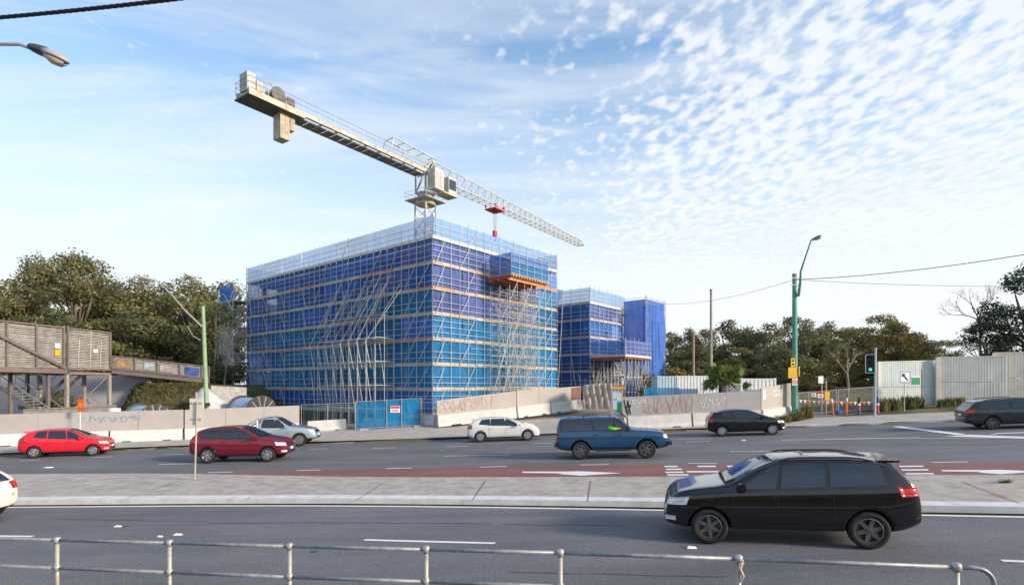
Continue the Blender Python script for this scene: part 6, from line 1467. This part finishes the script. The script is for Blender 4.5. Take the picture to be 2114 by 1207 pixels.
# scraps of litter on the road
for (px, py, w) in ((367, 1104, .10), (243, 1087, .09), (1428, 1131, .11), (100, 965, .2), (1535, 909, .12), (330, 1108, .06)):
    p = road_hit(px, py); o = MB().hexa([p + Vector(v) for v in ((-w, -w * .4, .006), (w * .8, -w * .5, .006), (w, w * .5, .006), (-w * .7, w * .6, .006), (-w * .7, -w * .3, .03), (w * .6, -w * .3, .045), (w * .7, w * .3, .03), (-w * .5, w * .4, .04))]).build('litter', 'sign_white', recalc=True); tag(o, 'crumpled white scrap of litter lying on the asphalt', 'litter', 'litter on the road')

# ================================================================ vehicles
def interp(pts, x):
    if x <= pts[0][0]: return pts[0][1]
    for (x0, y0), (x1, y1) in zip(pts, pts[1:]):
        if x <= x1: return y0 + (y1 - y0) * (x - x0) / (x1 - x0)
    return pts[-1][1]
def car_body(S):
    L_, W, H = S['L'], S['W'], S['H']; top = S['top']; hw = W / 2; r = S['wr']
    xs_ = sorted(set([p[0] for p in top] + [-.5 + i / 26 for i in range(27)])); xs_ = [x for i, x in enumerate(xs_) if i == 0 or x - xs_[i - 1] > .008]
    rings = []
    for x in xs_:
        zt = interp(top, x); zb = interp(S['belt'], x); z0 = interp(S['bot'], x)
        w = hw * interp(S.get('plan', [(-.5, .84), (-.46, .93), (-.38, .985), (-.2, 1), (.2, 1), (.36, .975), (.44, .91), (.48, .82), (.5, .70)]), x)
        zs = min(zb, zt - .035); h = zt - zs; tb = S.get('tumble', .30); wt = w - .045 - tb * h
        wt = max(wt, w * .55)
        ring = [(0, z0), (.80 * w, z0), (.965 * w, z0 + .07), (w, z0 + .36 * (zs - z0)), (w * .995, z0 + .72 * (zs - z0)), (.975 * w, zs - .015), (.955 * w - .01, zs + .06 * h), ((.955 * w - .01) * .25 + wt * .75 + 0.0, zs + .72 * h), (wt - .02 - .05 * min(1, h * 2), zs + .94 * h), (wt * .55, zs + .995 * h), (0, zt)]
        rings.append([Vector((x * L_, y, z)) for y, z in ring])
    m = MB(); n = 11; full = []
    for rg in rings: full.append(rg + [Vector((v.x, -v.y, v.z)) for v in reversed(rg[1:-1])])
    k = len(full[0]); vs = [v for rg in full for v in rg]
    fs = [(i * k + j, i * k + (j + 1) % k, (i + 1) * k + (j + 1) % k, (i + 1) * k + j) for i in range(len(full) - 1) for j in range(k)] + [tuple(reversed(range(k))), tuple(range((len(full) - 1) * k, len(full) * k))]
    me = bpy.data.meshes.new('car_tmp'); me.from_pydata(vs, [], fs); me.update()
    bm = bmesh.new(); bm.from_mesh(me); bmesh.ops.recalc_face_normals(bm, faces=bm.faces); bm.to_mesh(me); bm.free()
    o = bpy.data.objects.new('car_tmp', me); COL.objects.link(o)
    sd = o.modifiers.new('s', 'SUBSURF'); sd.levels = S.get('sub', 1); sd.render_levels = sd.levels
    cut = MB(); xf, xr = S['xf'] * L_, S['xr'] * L_
    for xw in (xf, xr):
        for sy_ in (-1, 1): cut.tube((xw, sy_ * (hw - .30), r * .98), (xw, sy_ * (hw + .25), r * .98), r * S.get('arch', 1.16), 28)
    cm = bpy.data.meshes.new('cut_tmp'); cm.from_pydata(cut.v, [], cut.f); cm.update(); bm = bmesh.new(); bm.from_mesh(cm); bmesh.ops.recalc_face_normals(bm, faces=bm.faces); bm.to_mesh(cm); bm.free(); co = bpy.data.objects.new('cut_tmp', cm); COL.objects.link(co)
    bo = o.modifiers.new('b', 'BOOLEAN'); bo.operation = 'DIFFERENCE'; bo.object = co; bo.solver = 'EXACT'
    dg_ = bpy.context.evaluated_depsgraph_get(); res = bpy.data.meshes.new_from_object(o.evaluated_get(dg_))
    sd2 = bpy.data.meshes.new('x')
    bpy.data.objects.remove(o); bpy.data.objects.remove(co)
    return res
def build_car(S, name, label, pos, heading, cat='car'):
    """S: spec; pos: world point on the road under the car's middle; heading: angle of travel in plan"""
    root = thing(name, label, cat, tuple(pos)); tilt = math.atan(.035 + .0015 * pos.x if -23 < pos.x < 30 else 0.0)
    root.rotation_euler = (Matrix.Rotation(-tilt, 4, 'Y') @ Matrix.Rotation(heading, 4, 'Z')).to_euler()
    L_, W, H, r = S['L'], S['W'], S['H'], S['wr']; hw = W / 2; me = car_body(S); me.name = 'body'
    me.materials.clear(); pm = MATS['paint_' + S['paint']]; me.materials.append(pm); me.materials.append(MATS['plastic'])
    if S.get('roof_paint'): me.materials.append(MATS['paint_' + S['roof_paint']])
    xf, xr = S['xf'] * L_, S['xr'] * L_; trim = S.get('trim', .27)
    for p in me.polygons:
        c = p.center; mi = 0
        for xw in (xf, xr):
            if abs(math.hypot(c.x - xw, c.z - r * .98)) < r * S.get('arch', 1.16) + .012 and (abs(p.normal.y) < .6 or abs(c.y) < hw - .2): mi = 1
        if c.z < trim or p.normal.z < -.75: mi = 1
        p.material_index = mi; p.use_smooth = True
    me.update(); body = obj_from_mesh('body', me, root)
    bvh = BVHTree.FromPolygons([v.co.copy() for v in me.vertices], [tuple(p.vertices) for p in me.polygons])
    def patch(nm, quad, ray, material, parent=None, off=.008, nx=8, nz=5):
        """quad of 4 points (bl, br, tr, tl) laid onto the body along the direction ray"""
        q = [Vector(v) for v in quad]; d = Vector(ray).normalized(); vs = []; ns = []
        for i in range(nx + 1):
            for k in range(nz + 1):
                u, t = i / nx, k / nz; p_ = (q[0].lerp(q[1], u)).lerp(q[3].lerp(q[2], u), t)
                h, nrm, _i, _d = bvh.ray_cast(p_ - d * 4, d, 8)
                if h is None:
                    h, nrm, _i, _d = bvh.find_nearest(p_)
                vs.append(h); ns.append(-d if nrm.dot(d) > 0 else nrm)
        m = k_ = nz + 1; cnt = len(vs); b_ = MB()
        allv = [v + n_ * off for v, n_ in zip(vs, ns)] + [v - n_ * .012 for v, n_ in zip(vs, ns)]
        fs = [(i * k_ + k, (i + 1) * k_ + k, (i + 1) * k_ + k + 1, i * k_ + k + 1) for i in range(nx) for k in range(nz)]
        ring = [i * k_ for i in range(nx + 1)] + [nx * k_ + k for k in range(1, nz + 1)] + [i * k_ + nz for i in range(nx - 1, -1, -1)] + [k for k in range(nz - 1, 0, -1)]
        if not nm.startswith(('window', 'door_gap')): fs += [(ring[j], ring[(j + 1) % len(ring)], cnt + ring[(j + 1) % len(ring)], cnt + ring[j]) for j in range(len(ring))]
        b_.add(allv, fs[:nx * nz]); b_.f += [tuple(f) for f in fs[nx * nz:]]; b_.mi += [1] * (len(fs) - nx * nz); o = b_.build(nm, [material, 'plastic'], parent or root, local=True, recalc=False)
        me2 = o.data; me2.polygons.foreach_set('use_smooth', [True] * (nx * nz) + [False] * (len(me2.polygons) - nx * nz)); me2.update(); return o
    X = lambda f: f * L_
    for sgn in (-1, 1):
        for ti, (nm, x0b, x1b, x1t, x0t, zb0, zb1, zt1, zt0, mt) in enumerate(S['side']):
            ex = S.get('trimx', .009)
            if ex: patch('window_trim', [(X(x0b - ex), 0, zb0 - .022), (X(x1b + ex), 0, zb1 - .022), (X(x1t + ex * .8), 0, zt1 + .022), (X(x0t - ex * .8), 0, zt0 + .022)], (0, -sgn, 0), 'plastic', off=.002 + .0012 * ti)
            o = patch(nm, [(X(x0b), 0, zb0), (X(x1b), 0, zb1), (X(x1t), 0, zt1), (X(x0t), 0, zt0)], (0, -sgn, 0), mt)
        for xh in S.get('handles', ()): 
            h, nrm, _a, _b = bvh.ray_cast(Vector((X(xh), sgn * 3, S['hz'])), Vector((0, -sgn, 0)), 6)
            if h: MB().box(h + Vector((0, sgn * .012, 0)), (.20, .035, .035)).build('door_handle', 'paint_' + S['paint'] if not S.get('dark_handles') else 'plastic', root, local=True)
        for xd in S.get('seams', ()): patch('door_gap', [(X(xd) - .005, 0, .34), (X(xd) + .005, 0, .34), (X(xd) + .005, 0, S['hz'] + .06), (X(xd) - .005, 0, S['hz'] + .06)], (0, -sgn, 0), 'black', off=.003, nx=1, nz=8)
        # mirror
        xm, zm = X(S['mirror'][0]), S['mirror'][1]; h, nrm, _a, _b = bvh.ray_cast(Vector((xm, sgn * 3, zm)), Vector((0, -sgn, 0)), 6)
        yb_ = h.y if h else sgn * hw
        mm = MB(); pr = [(-.06, -.06), (.06, -.07), (.09, .0), (.06, .07), (-.05, .08)]
        mm.prism(pr, Vector((xm, yb_ + sgn * .05, zm + .03)), (1, 0, 0), Z3, Vector((0, sgn * .18, 0))); mm.obox(Vector((xm - .03, yb_ - sgn * .02, zm - .02)), (.06, 0, 0), (0, sgn * .09, 0), (0, 0, .05)); mm.build('mirror', S.get('mirror_mat', 'paint_' + S['paint']), root, local=True, recalc=True)
        for (q, ray, nm, mt) in S['lights']: patch(nm, [(X(v[0]), sgn * v[1] * hw, v[2]) for v in q], (ray[0], ray[1] * -sgn, ray[2]), mt, off=.010, nx=6, nz=4)
    patch('windscreen', [(X(S['ws'][0]), -S['ws'][2] * hw, S['ws'][4]), (X(S['ws'][0]), S['ws'][2] * hw, S['ws'][4]), (X(S['ws'][1]), S['ws'][3] * hw, S['ws'][5]), (X(S['ws'][1]), -S['ws'][3] * hw, S['ws'][5])], (-1, 0, -.45), 'car_glass')
    if 'rs' in S: patch('rear_window', [(X(S['rs'][0]), -S['rs'][2] * hw, S['rs'][4]), (X(S['rs'][0]), S['rs'][2] * hw, S['rs'][4]), (X(S['rs'][1]), S['rs'][3] * hw, S['rs'][5]), (X(S['rs'][1]), -S['rs'][3] * hw, S['rs'][5])], (1, 0, -.12), 'car_glass')
    for (nm, x, y0, y1, z0, z1, mt) in S['front']: patch(nm, [(X(x), y0 * hw, z0), (X(x), y1 * hw, z0), (X(x), y1 * hw, z1), (X(x), y0 * hw, z1)], (-1 if x > 0 else 1, 0, 0), mt, off=.008)
    # wheels
    for xw in (xf, xr):
        for sgn in (-1, 1):
            ax = Vector((0, sgn, 0)); wd = S.get('ww', .21); c = Vector((xw, sgn * (hw - .025 - wd), r))
            prof = [(r * .62, 0), (r * .90, -.0), (r * .985, wd * .15), (r, wd * .3), (r, wd * .75), (r * .975, wd * .9), (r * .90, wd), (r * .66, wd * .97), (r * .64, wd * .8)]
            ty = MB().lathe(prof, c, ax, 28).build('wheel', 'tyre', root, local=True, smooth=True, recalc=True)
            rm_ = MB(); rm_.lathe([(r * .655, wd * .80), (r * .655, wd * .96), (r * .61, wd * .985), (r * .58, wd * .80), (r * .56, wd * .45), (.01, wd * .40)], c, ax, 28)
            ns_ = S.get('spokes', 5); t = Vector((1, 0, 0)); u = Vector((0, 0, 1)); ph = random.uniform(0, 1)
            for i in range(ns_):
                an = 2 * math.pi * i / ns_ + ph; d = t * math.cos(an) + u * math.sin(an); s = t * -math.sin(an) + u * math.cos(an); w0, w1 = r * .13, r * .085
                o_ = c + ax * (wd * .62); rm_.hexa([o_ - s * w0, o_ + s * w0, o_ + d * r * .60 + s * w1, o_ + d * r * .60 - s * w1] + [v + ax * (wd * .30) for v in (o_ - s * w0, o_ + s * w0, o_ + d * r * .60 + s * w1, o_ + d * r * .60 - s * w1)])
            rm_.lathe([(r * .17, wd * .6), (r * .17, wd * .95), (.01, wd * .97)], c, ax, 12)
            rm_.build('rim', S.get('rim', 'rim'), ty, local=True, recalc=True)
    for f in S.get('extra', ()): f(root, S, patch, bvh)
    return root
PL = 'sign_white'
def hatch(**k):
    S = dict(L=3.95, W=1.70, H=1.48, wr=.30, xf=.325, xr=-.315, top=[(-.5, .60), (-.496, .80), (-.488, .93), (-.47, 1.02), (-.435, 1.17), (-.395, 1.31), (-.34, 1.40), (-.22, 1.465), (-.08, 1.48), (.02, 1.45), (.11, 1.32), (.27, 1.03), (.31, .99), (.39, .93), (.445, .85), (.482, .70), (.5, .50)],
             belt=[(-.5, 1.06), (-.3, 1.01), (.25, .91), (.5, .82)], bot=[(-.5, .36), (-.44, .24), (-.38, .20), (.36, .20), (.45, .20), (.5, .27)], hz=.80, handles=(-.16, .08), seams=(.235, .03, -.20), mirror=(.195, .96),
             side=[('window', -.165, .035, .012, -.165, 1.005, .965, 1.37, 1.375, 'car_glass'), ('window', .05, .235, .07, .028, .96, .945, 1.325, 1.37, 'car_glass'), ('window', -.325, -.185, -.185, -.285, 1.09, 1.01, 1.37, 1.315, 'car_glass')],
             ws=(.285, .045, .80, .60, 1.0, 1.42), rs=(-.5, -.40, .70, .58, 1.05, 1.31),
             lights=[([(.40, .9, .66), (.475, .55, .64), (.465, .6, .76), (.385, .9, .80)], (-.7, 1, 0), 'headlight', 'lens'), ([(-.43, .95, .80), (-.492, .66, .82), (-.49, .68, 1.0), (-.425, .94, 1.06)], (.9, 1, 0), 'taillight', 'tail_red'), ([(.44, .85, .36), (.475, .62, .36), (.475, .62, .43), (.44, .85, .43)], (-1, .7, 0), 'fog_light', 'lens')],
             front=[('grille', .5, -.42, .42, .55, .63, 'black'), ('lower_grille', .5, -.5, .5, .33, .43, 'black'), ('number_plate', .5, -.20, .20, .44, .54, PL), ('number_plate', -.5, -.20, .20, .66, .78, PL)], spokes=5)
    S.update(k); return S
def suv(**k):
    S = dict(L=4.6, W=1.85, H=1.70, wr=.355, xf=.31, xr=-.30, top=[(-.5, .72), (-.495, 1.0), (-.485, 1.12), (-.46, 1.24), (-.415, 1.54), (-.38, 1.62), (-.25, 1.69), (-.08, 1.70), (.02, 1.67), (.10, 1.52), (.215, 1.22), (.26, 1.165), (.37, 1.10), (.44, 1.02), (.48, .84), (.5, .58)],
             belt=[(-.5, 1.16), (-.3, 1.12), (.22, 1.05), (.5, .92)], bot=[(-.5, .44), (-.44, .32), (-.37, .27), (.36, .27), (.45, .30), (.5, .36)], hz=.98, handles=(-.13, .075), seams=(.21, .035, -.175), mirror=(.175, 1.13), trim=.40,
             side=[('window', -.145, .025, .005, -.15, 1.15, 1.115, 1.55, 1.575, 'car_glass'), ('window', .04, .19, .055, .02, 1.11, 1.10, 1.50, 1.55, 'car_glass'), ('window', -.37, -.165, -.17, -.345, 1.20, 1.15, 1.57, 1.53, 'car_glass')],
             ws=(.235, .045, .80, .62, 1.17, 1.64), rs=(-.5, -.415, .70, .60, 1.20, 1.55),
             lights=[([(.40, .92, .78), (.475, .55, .76), (.465, .6, .89), (.385, .92, .95)], (-.7, 1, 0), 'headlight', 'lens'), ([(-.42, .96, .98), (-.494, .66, 1.0), (-.492, .68, 1.13), (-.41, .95, 1.17)], (.9, 1, 0), 'taillight', 'tail_red'), ([(.44, .85, .46), (.475, .62, .46), (.475, .62, .55), (.44, .85, .55)], (-1, .7, 0), 'fog_light', 'lens')],
             front=[('grille', .5, -.48, .48, .70, .82, 'black'), ('lower_grille', .5, -.5, .5, .42, .52, 'black'), ('number_plate', .5, -.20, .20, .54, .65, PL), ('number_plate', -.5, -.2, .2, .78, .90, PL)], spokes=6, ww=.24, tumble=.27)
    S.update(k); return S
def roof_rails(root, S, patch, bvh):
    for sgn in (-1, 1):
        pts = []
        for i in range(9):
            x = (-.34 + .36 * i / 8) * S['L']; h, n_, _a, _b = bvh.ray_cast(Vector((x, sgn * S['W'] * .335, 4)), Vector((0, 0, -1)), 5); pts.append((h if h else Vector((x, sgn * .6, S['H']))) + Z3 * (.035 if 0 < i < 8 else .0))
        MB().path(pts, .018, 6).build('roof_rail', 'plastic', root, local=True)
def spoiler(root, S, patch, bvh):
    h, n_, _a, _b = bvh.ray_cast(Vector((-.385 * S['L'], 0, 4)), Vector((0, 0, -1)), 5); w = S['W'] * .33
    MB().hexa([h + Vector(v) for v in ((-.22, -w, -.02), (.12, -w, -.03), (.12, w, -.03), (-.22, w, -.02), (-.24, -w, .015), (.14, -w, .02), (.14, w, .02), (-.24, w, .015))]).build('spoiler', 'paint_' + S['paint'], root, local=True, recalc=True)
def near_pos(px0, py0, px1, py1, W):
    """middle of a car from where its two near-side tyres touch the road"""
    a, c = road_hit(px0, py0), road_hit(px1, py1); mid = (a + c) / 2; return mid
def head_at(x, y): # lane direction, between the median edge and the far kerb
    f = max(0, min(1, (y - c_red(x)) / max(.1, (c_far(x) - c_red(x))))); e = 2.0
    s = ((c_red(x + e) - c_red(x - e)) * (1 - f) + (c_far(x + e) - c_far(x - e)) * f) / (2 * e); return math.atan(s)
def place(px0, py0, px1, py1, W, rev=False):
    mid = near_pos(px0, py0, px1, py1, W); a = head_at(mid.x, mid.y) if not rev else math.atan((c_edge(mid.x + 2) - c_edge(mid.x - 2)) / 4)
    n = Vector((-math.sin(a), math.cos(a), 0)); p = mid + n * (W / 2 - .12); p.z = gz(p.x) + .006; return p, a + (math.pi if rev else 0)
p, a = place(85, 945, 177, 941, 1.68); build_car(hatch(paint='red', L=3.92, W=1.68, H=1.5, extra=(spoiler,), trimx=.003), 'hatchback_car', 'bright red hatchback driving past the long tagged hoarding', p, a)
p, a = place(432, 957, 548, 952, 1.85); build_car(suv(paint='maroon', L=4.55, H=1.66, extra=(roof_rails,)), 'suv', 'dark maroon SUV passing in front of the silver pickup', p, a)
p, a = place(991, 912.5, 1089, 909, 1.76); build_car(hatch(paint='white', L=4.42, W=1.78, H=1.50, wr=.325, extra=(spoiler,), spokes=7), 'hatchback_car', 'white hatchback driving below the driveway hoarding', p, a)
p, a = place(1487, 901, 1597, 897, 1.72); build_car(hatch(paint='black', L=4.05, W=1.72, H=1.47, extra=(spoiler,), spokes=8), 'hatchback_car', 'black hatchback driving past the end of the grey hoarding', p, a)
# wagon
def wagon():
    S = hatch(paint='green_black', L=4.75, W=1.79, H=1.47, wr=.315, xf=.30, xr=-.285, extra=(roof_rails,), spokes=7, rim='rim_dark')
    S['top'] = [(-.5, .62), (-.495, .86), (-.485, .97), (-.465, 1.04), (-.42, 1.30), (-.39, 1.39), (-.25, 1.45), (-.05, 1.47), (.03, 1.44), (.10, 1.30), (.20, 1.03), (.25, .98), (.40, .89), (.46, .78), (.488, .64), (.5, .5)]
    S['side'] = [('window', -.125, .03, .01, -.125, .985, .955, 1.35, 1.37, 'car_glass'), ('window', .042, .18, .06, .022, .95, .94, 1.31, 1.35, 'car_glass'), ('window', -.40, -.14, -.14, -.37, 1.0, .985, 1.37, 1.33, 'car_glass')]
    S['ws'] = (.225, .05, .80, .60, 1.0, 1.42); S['rs'] = (-.5, -.425, .76, .64, 1.0, 1.32); S['seams'] = (.195, .035, -.14); S['mirror'] = (.165, .96); return S
p, a = place(2057, 885.5, 2190, 882, 1.79); build_car(wagon(), 'station_wagon', 'dark green-black station wagon in front of the noise wall', p, a)
# near black SUV, heading left
p, a = place(1790, 1136, 1478, 1118, 1.85, rev=True); build_car(suv(paint='black', L=4.6, H=1.69, sub=2, extra=(roof_rails, spoiler), rim='rim_dark'), 'suv', 'glossy black SUV on the near road just beyond the pipe railing', p, a)
# pale car entering at the left edge: its tail shows (travelling left)
p = road_hit(-232, 1094); a = math.atan((c_edge(p.x + 2) - c_edge(p.x - 2)) / 4); p = p + Vector((-math.sin(a), math.cos(a), 0)) * .75; p.z = gz(p.x) + .006
build_car(hatch(paint='cream', L=4.1, W=1.72), 'hatchback_car', 'cream-white car leaving along the near road past the median kerb', p, a + math.pi)
# far white van-like car on the plateau
p = at(437, 74); p.z = terrain(p.x, p.y); build_car(suv(paint='white', L=4.6, W=1.85), 'parked_car', 'small white vehicle parked among the trunks behind the light green pole', p, .2)
# blue 4WD
def fourwd():
    S = suv(paint='blue', L=4.85, W=1.88, H=1.86, wr=.39, xf=.305, xr=-.27, arch=1.2, spokes=6, rim='rim_dark', tumble=.16, mirror=(.15, 1.28), mirror_mat='plastic', dark_handles=True, trim=.46, hz=1.05)
    S['top'] = [(-.5, .80), (-.497, 1.1), (-.492, 1.25), (-.485, 1.4), (-.465, 1.72), (-.445, 1.80), (-.38, 1.84), (-.1, 1.86), (.05, 1.83), (.10, 1.70), (.175, 1.28), (.20, 1.235), (.30, 1.20), (.44, 1.13), (.478, 1.02), (.492, .85), (.5, .64)]
    S['belt'] = [(-.5, 1.20), (.2, 1.18), (.5, 1.05)]; S['bot'] = [(-.5, .52), (-.46, .42), (-.38, .36), (.38, .36), (.46, .42), (.5, .48)]
    S['plan'] = [(-.5, .90), (-.47, .96), (-.4, .99), (-.2, 1), (.3, 1), (.42, .97), (.47, .92), (.5, .84)]
    S['side'] = [('window', -.145, .03, .02, -.145, 1.25, 1.24, 1.70, 1.70, 'car_glass'), ('window', .045, .16, .085, .035, 1.24, 1.24, 1.68, 1.70, 'car_glass'), ('window', -.44, -.165, -.165, -.425, 1.25, 1.25, 1.70, 1.68, 'car_glass')]
    S['ws'] = (.185, .085, .82, .72, 1.28, 1.76); S['rs'] = (-.5, -.465, .76, .70, 1.28, 1.70); S['seams'] = (.17, .035, -.155)
    S['lights'] = [([(.455, .92, .86), (.488, .62, .86), (.482, .62, 1.0), (.45, .92, 1.0)], (-1, .5, 0), 'headlight', 'lens'), ([(-.475, .95, .82), (-.497, .78, .82), (-.495, .78, 1.12), (-.475, .95, 1.12)], (1, .6, 0), 'taillight', 'tail_red')]
    S['front'] = [('grille', .5, -.55, .55, .88, 1.0, 'black'), ('number_plate', .5, -.2, .2, .56, .67, PL), ('number_plate', -.5, -.2, .2, .9, 1.02, PL)]
    def kit(root, S, patch, bvh):
        L_, W = S['L'], S['W']
        MB().obox((L_ * .488, -W * .47, .55), (.16, 0, 0), (0, W * .94, 0), (0, 0, .17)).build('bumper', 'plastic', root, local=True); MB().obox((-L_ * .505, -W * .46, .55), (.14, 0, 0), (0, W * .92, 0), (0, 0, .16)).build('bumper', 'plastic', root, local=True)
        for sgn in (-1, 1):
            MB().tube((-L_ * .14, sgn * W * .49, .40), (L_ * .17, sgn * W * .49, .40), .045, 8).build('side_step', 'plastic', root, local=True)
            MB().path([(L_ * .15, sgn * W * .47, 1.2), (L_ * .15, sgn * W * .48, 1.75), (L_ * .09, sgn * W * .45, 1.98)], .035, 6).build('snorkel', 'plastic', root, local=True) if sgn < 0 else None
        for i in range(4): x = L_ * (-.36 + i * .12); MB().tube((x, -W * .36, 1.90), (x, W * .36, 1.90), .02, 6).build('roof_bar', 'plastic', root, local=True)
    S['extra'] = (kit,); return S
p, a = place(1186, 948, 1342, 946, 1.88); B4 = build_car(fourwd(), 'four_wheel_drive', 'dark blue boxy four-wheel drive with a driver in green at its window', p, a, 'four-wheel drive')
# its driver: seated, forearm on the sill, lime sleeve
def driver(car):
    M = Matrix.Translation(car.location) @ car.rotation_euler.to_matrix().to_4x4()
    J = {'pel': (-.10, -.42, .85), 'waist': (-.14, -.42, 1.05), 'chest': (-.16, -.44, 1.32), 'neck': (-.14, -.44, 1.47), 'head': (-.12, -.44, 1.60), 'top': (-.11, -.44, 1.70), 'shR': (-.15, -.66, 1.40), 'elR': (.06, -.985, 1.30), 'haR': (.34, -.975, 1.31), 'fiR': (.42, -.96, 1.31),
         'shL': (-.15, -.24, 1.38), 'elL': (.08, -.20, 1.14), 'haL': (.34, -.26, 1.24), 'knL': (.36, -.32, .92), 'knR': (.36, -.54, .92), 'ftL': (.56, -.32, .58), 'ftR': (.56, -.54, .58)}
    rad = {'pel': .16, 'waist': .15, 'chest': .17, 'neck': .06, 'head': .095, 'top': .07, 'shR': .085, 'elR': .085, 'haR': .045, 'fiR': .03, 'shL': .08, 'elL': .055, 'haL': .04, 'knL': .08, 'knR': .08, 'ftL': .05, 'ftR': .05}
    ed = [('pel', 'waist'), ('waist', 'chest'), ('chest', 'neck'), ('neck', 'head'), ('head', 'top'), ('chest', 'shR'), ('shR', 'elR'), ('elR', 'haR'), ('haR', 'fiR'), ('chest', 'shL'), ('shL', 'elL'), ('elL', 'haL'), ('pel', 'knL'), ('pel', 'knR'), ('knL', 'ftL'), ('knR', 'ftR')]
    ks = list(J); me = bpy.data.meshes.new('person'); me.from_pydata([J[k] for k in ks], [(ks.index(a), ks.index(b_)) for a, b_ in ed], []); me.update()
    o = bpy.data.objects.new('p_tmp', me); COL.objects.link(o); sk = o.modifiers.new('k', 'SKIN')
    for k, v in zip(ks, o.data.skin_vertices[0].data): v.radius = (rad[k], rad[k]); v.use_root = (k == 'pel')
    sb = o.modifiers.new('s', 'SUBSURF'); sb.levels = 1
    res = bpy.data.meshes.new_from_object(o.evaluated_get(bpy.context.evaluated_depsgraph_get())); bpy.data.objects.remove(o)
    res.materials.clear(); res.materials.append(MATS['skin']); res.materials.append(MATS['hivis']); res.materials.append(MATS['sign_blue'])
    for q in res.polygons:
        c = q.center; q.use_smooth = True; q.material_index = 1 if (c.z > .98 and c.z < 1.46 and c.x < .26) else (2 if c.z <= .98 else 0)
    o = bpy.data.objects.new('person', res); COL.objects.link(o); o.matrix_world = M; tag(o, 'driver in a lime green shirt with an elbow out of the blue vehicle window', 'person')
driver(B4)
# silver pickup
def ute():
    S = suv(paint='silver', L=5.25, W=1.92, H=1.82, wr=.385, xf=.315, xr=-.27, tumble=.24, mirror=(.17, 1.16), hz=1.0, handles=(-.055, .09), seams=(.185, .055, -.075), spokes=5, trim=.48)
    S['top'] = [(-.5, .85), (-.497, 1.02), (-.488, 1.10), (-.40, 1.11), (-.25, 1.115), (-.15, 1.12), (-.132, 1.16), (-.118, 1.60), (-.10, 1.74), (-.03, 1.81), (.02, 1.80), (.06, 1.74), (.19, 1.26), (.225, 1.19), (.36, 1.12), (.44, 1.03), (.48, .86), (.5, .62)]
    S['belt'] = [(-.5, 1.09), (-.1, 1.12), (.2, 1.09), (.5, .98)]; S['bot'] = [(-.5, .52), (-.44, .42), (-.36, .36), (.38, .36), (.46, .40), (.5, .46)]
    S['side'] = [('window', -.095, .045, .035, -.085, 1.17, 1.15, 1.64, 1.63, 'car_glass'), ('window', .06, .17, .085, .048, 1.15, 1.15, 1.58, 1.63, 'car_glass')]
    S['ws'] = (.20, .065, .82, .66, 1.22, 1.72); S['rs'] = (-.13, -.11, .70, .62, 1.22, 1.62)
    S['lights'] = [([(.43, .92, .84), (.485, .60, .82), (.478, .62, .98), (.415, .92, 1.02)], (-.8, 1, 0), 'headlight', 'lens'), ([(-.475, .97, .78), (-.498, .84, .78), (-.495, .84, 1.05), (-.475, .97, 1.05)], (1, .7, 0), 'taillight', 'tail_red')]
    S['front'] = [('grille', .5, -.56, .56, .80, .95, 'black'), ('lower_grille', .5, -.6, .6, .48, .58, 'black'), ('number_plate', .5, -.2, .2, .62, .73, PL), ('number_plate', -.5, -.2, .2, .62, .74, PL)]
    def bar_(root, S, patch, bvh):
        L_, W = S['L'], S['W']
        for sgn in (-1, 1): MB().path([(-L_ * .33, sgn * W * .42, 1.12), (-L_ * .20, sgn * W * .40, 1.52), (-L_ * .16, sgn * W * .38, 1.62), (-L_ * .15, sgn * W * .40, 1.14)], [.04, .05, .06, .07], 8).build('sports_bar', 'paint_silver', root, local=True)
        MB().tube((-L_ * .165, -W * .38, 1.63), (-L_ * .165, W * .38, 1.63), .05, 8).build('sports_bar', 'paint_silver', root, local=True)
        MB().obox((-L_ * .47, -W * .40, 1.112), (L_ * .33, 0, 0), (0, W * .80, 0), (0, 0, .025)).build('tray_cover', 'plastic', root, local=True)
    S['extra'] = (bar_, roof_rails); return S
p, a = place(500, 925, 617, 919.5, 1.92); build_car(ute(), 'pickup_truck', 'silver dual-cab pickup with a sports bar by the plain hoarding', p, a, 'pickup')
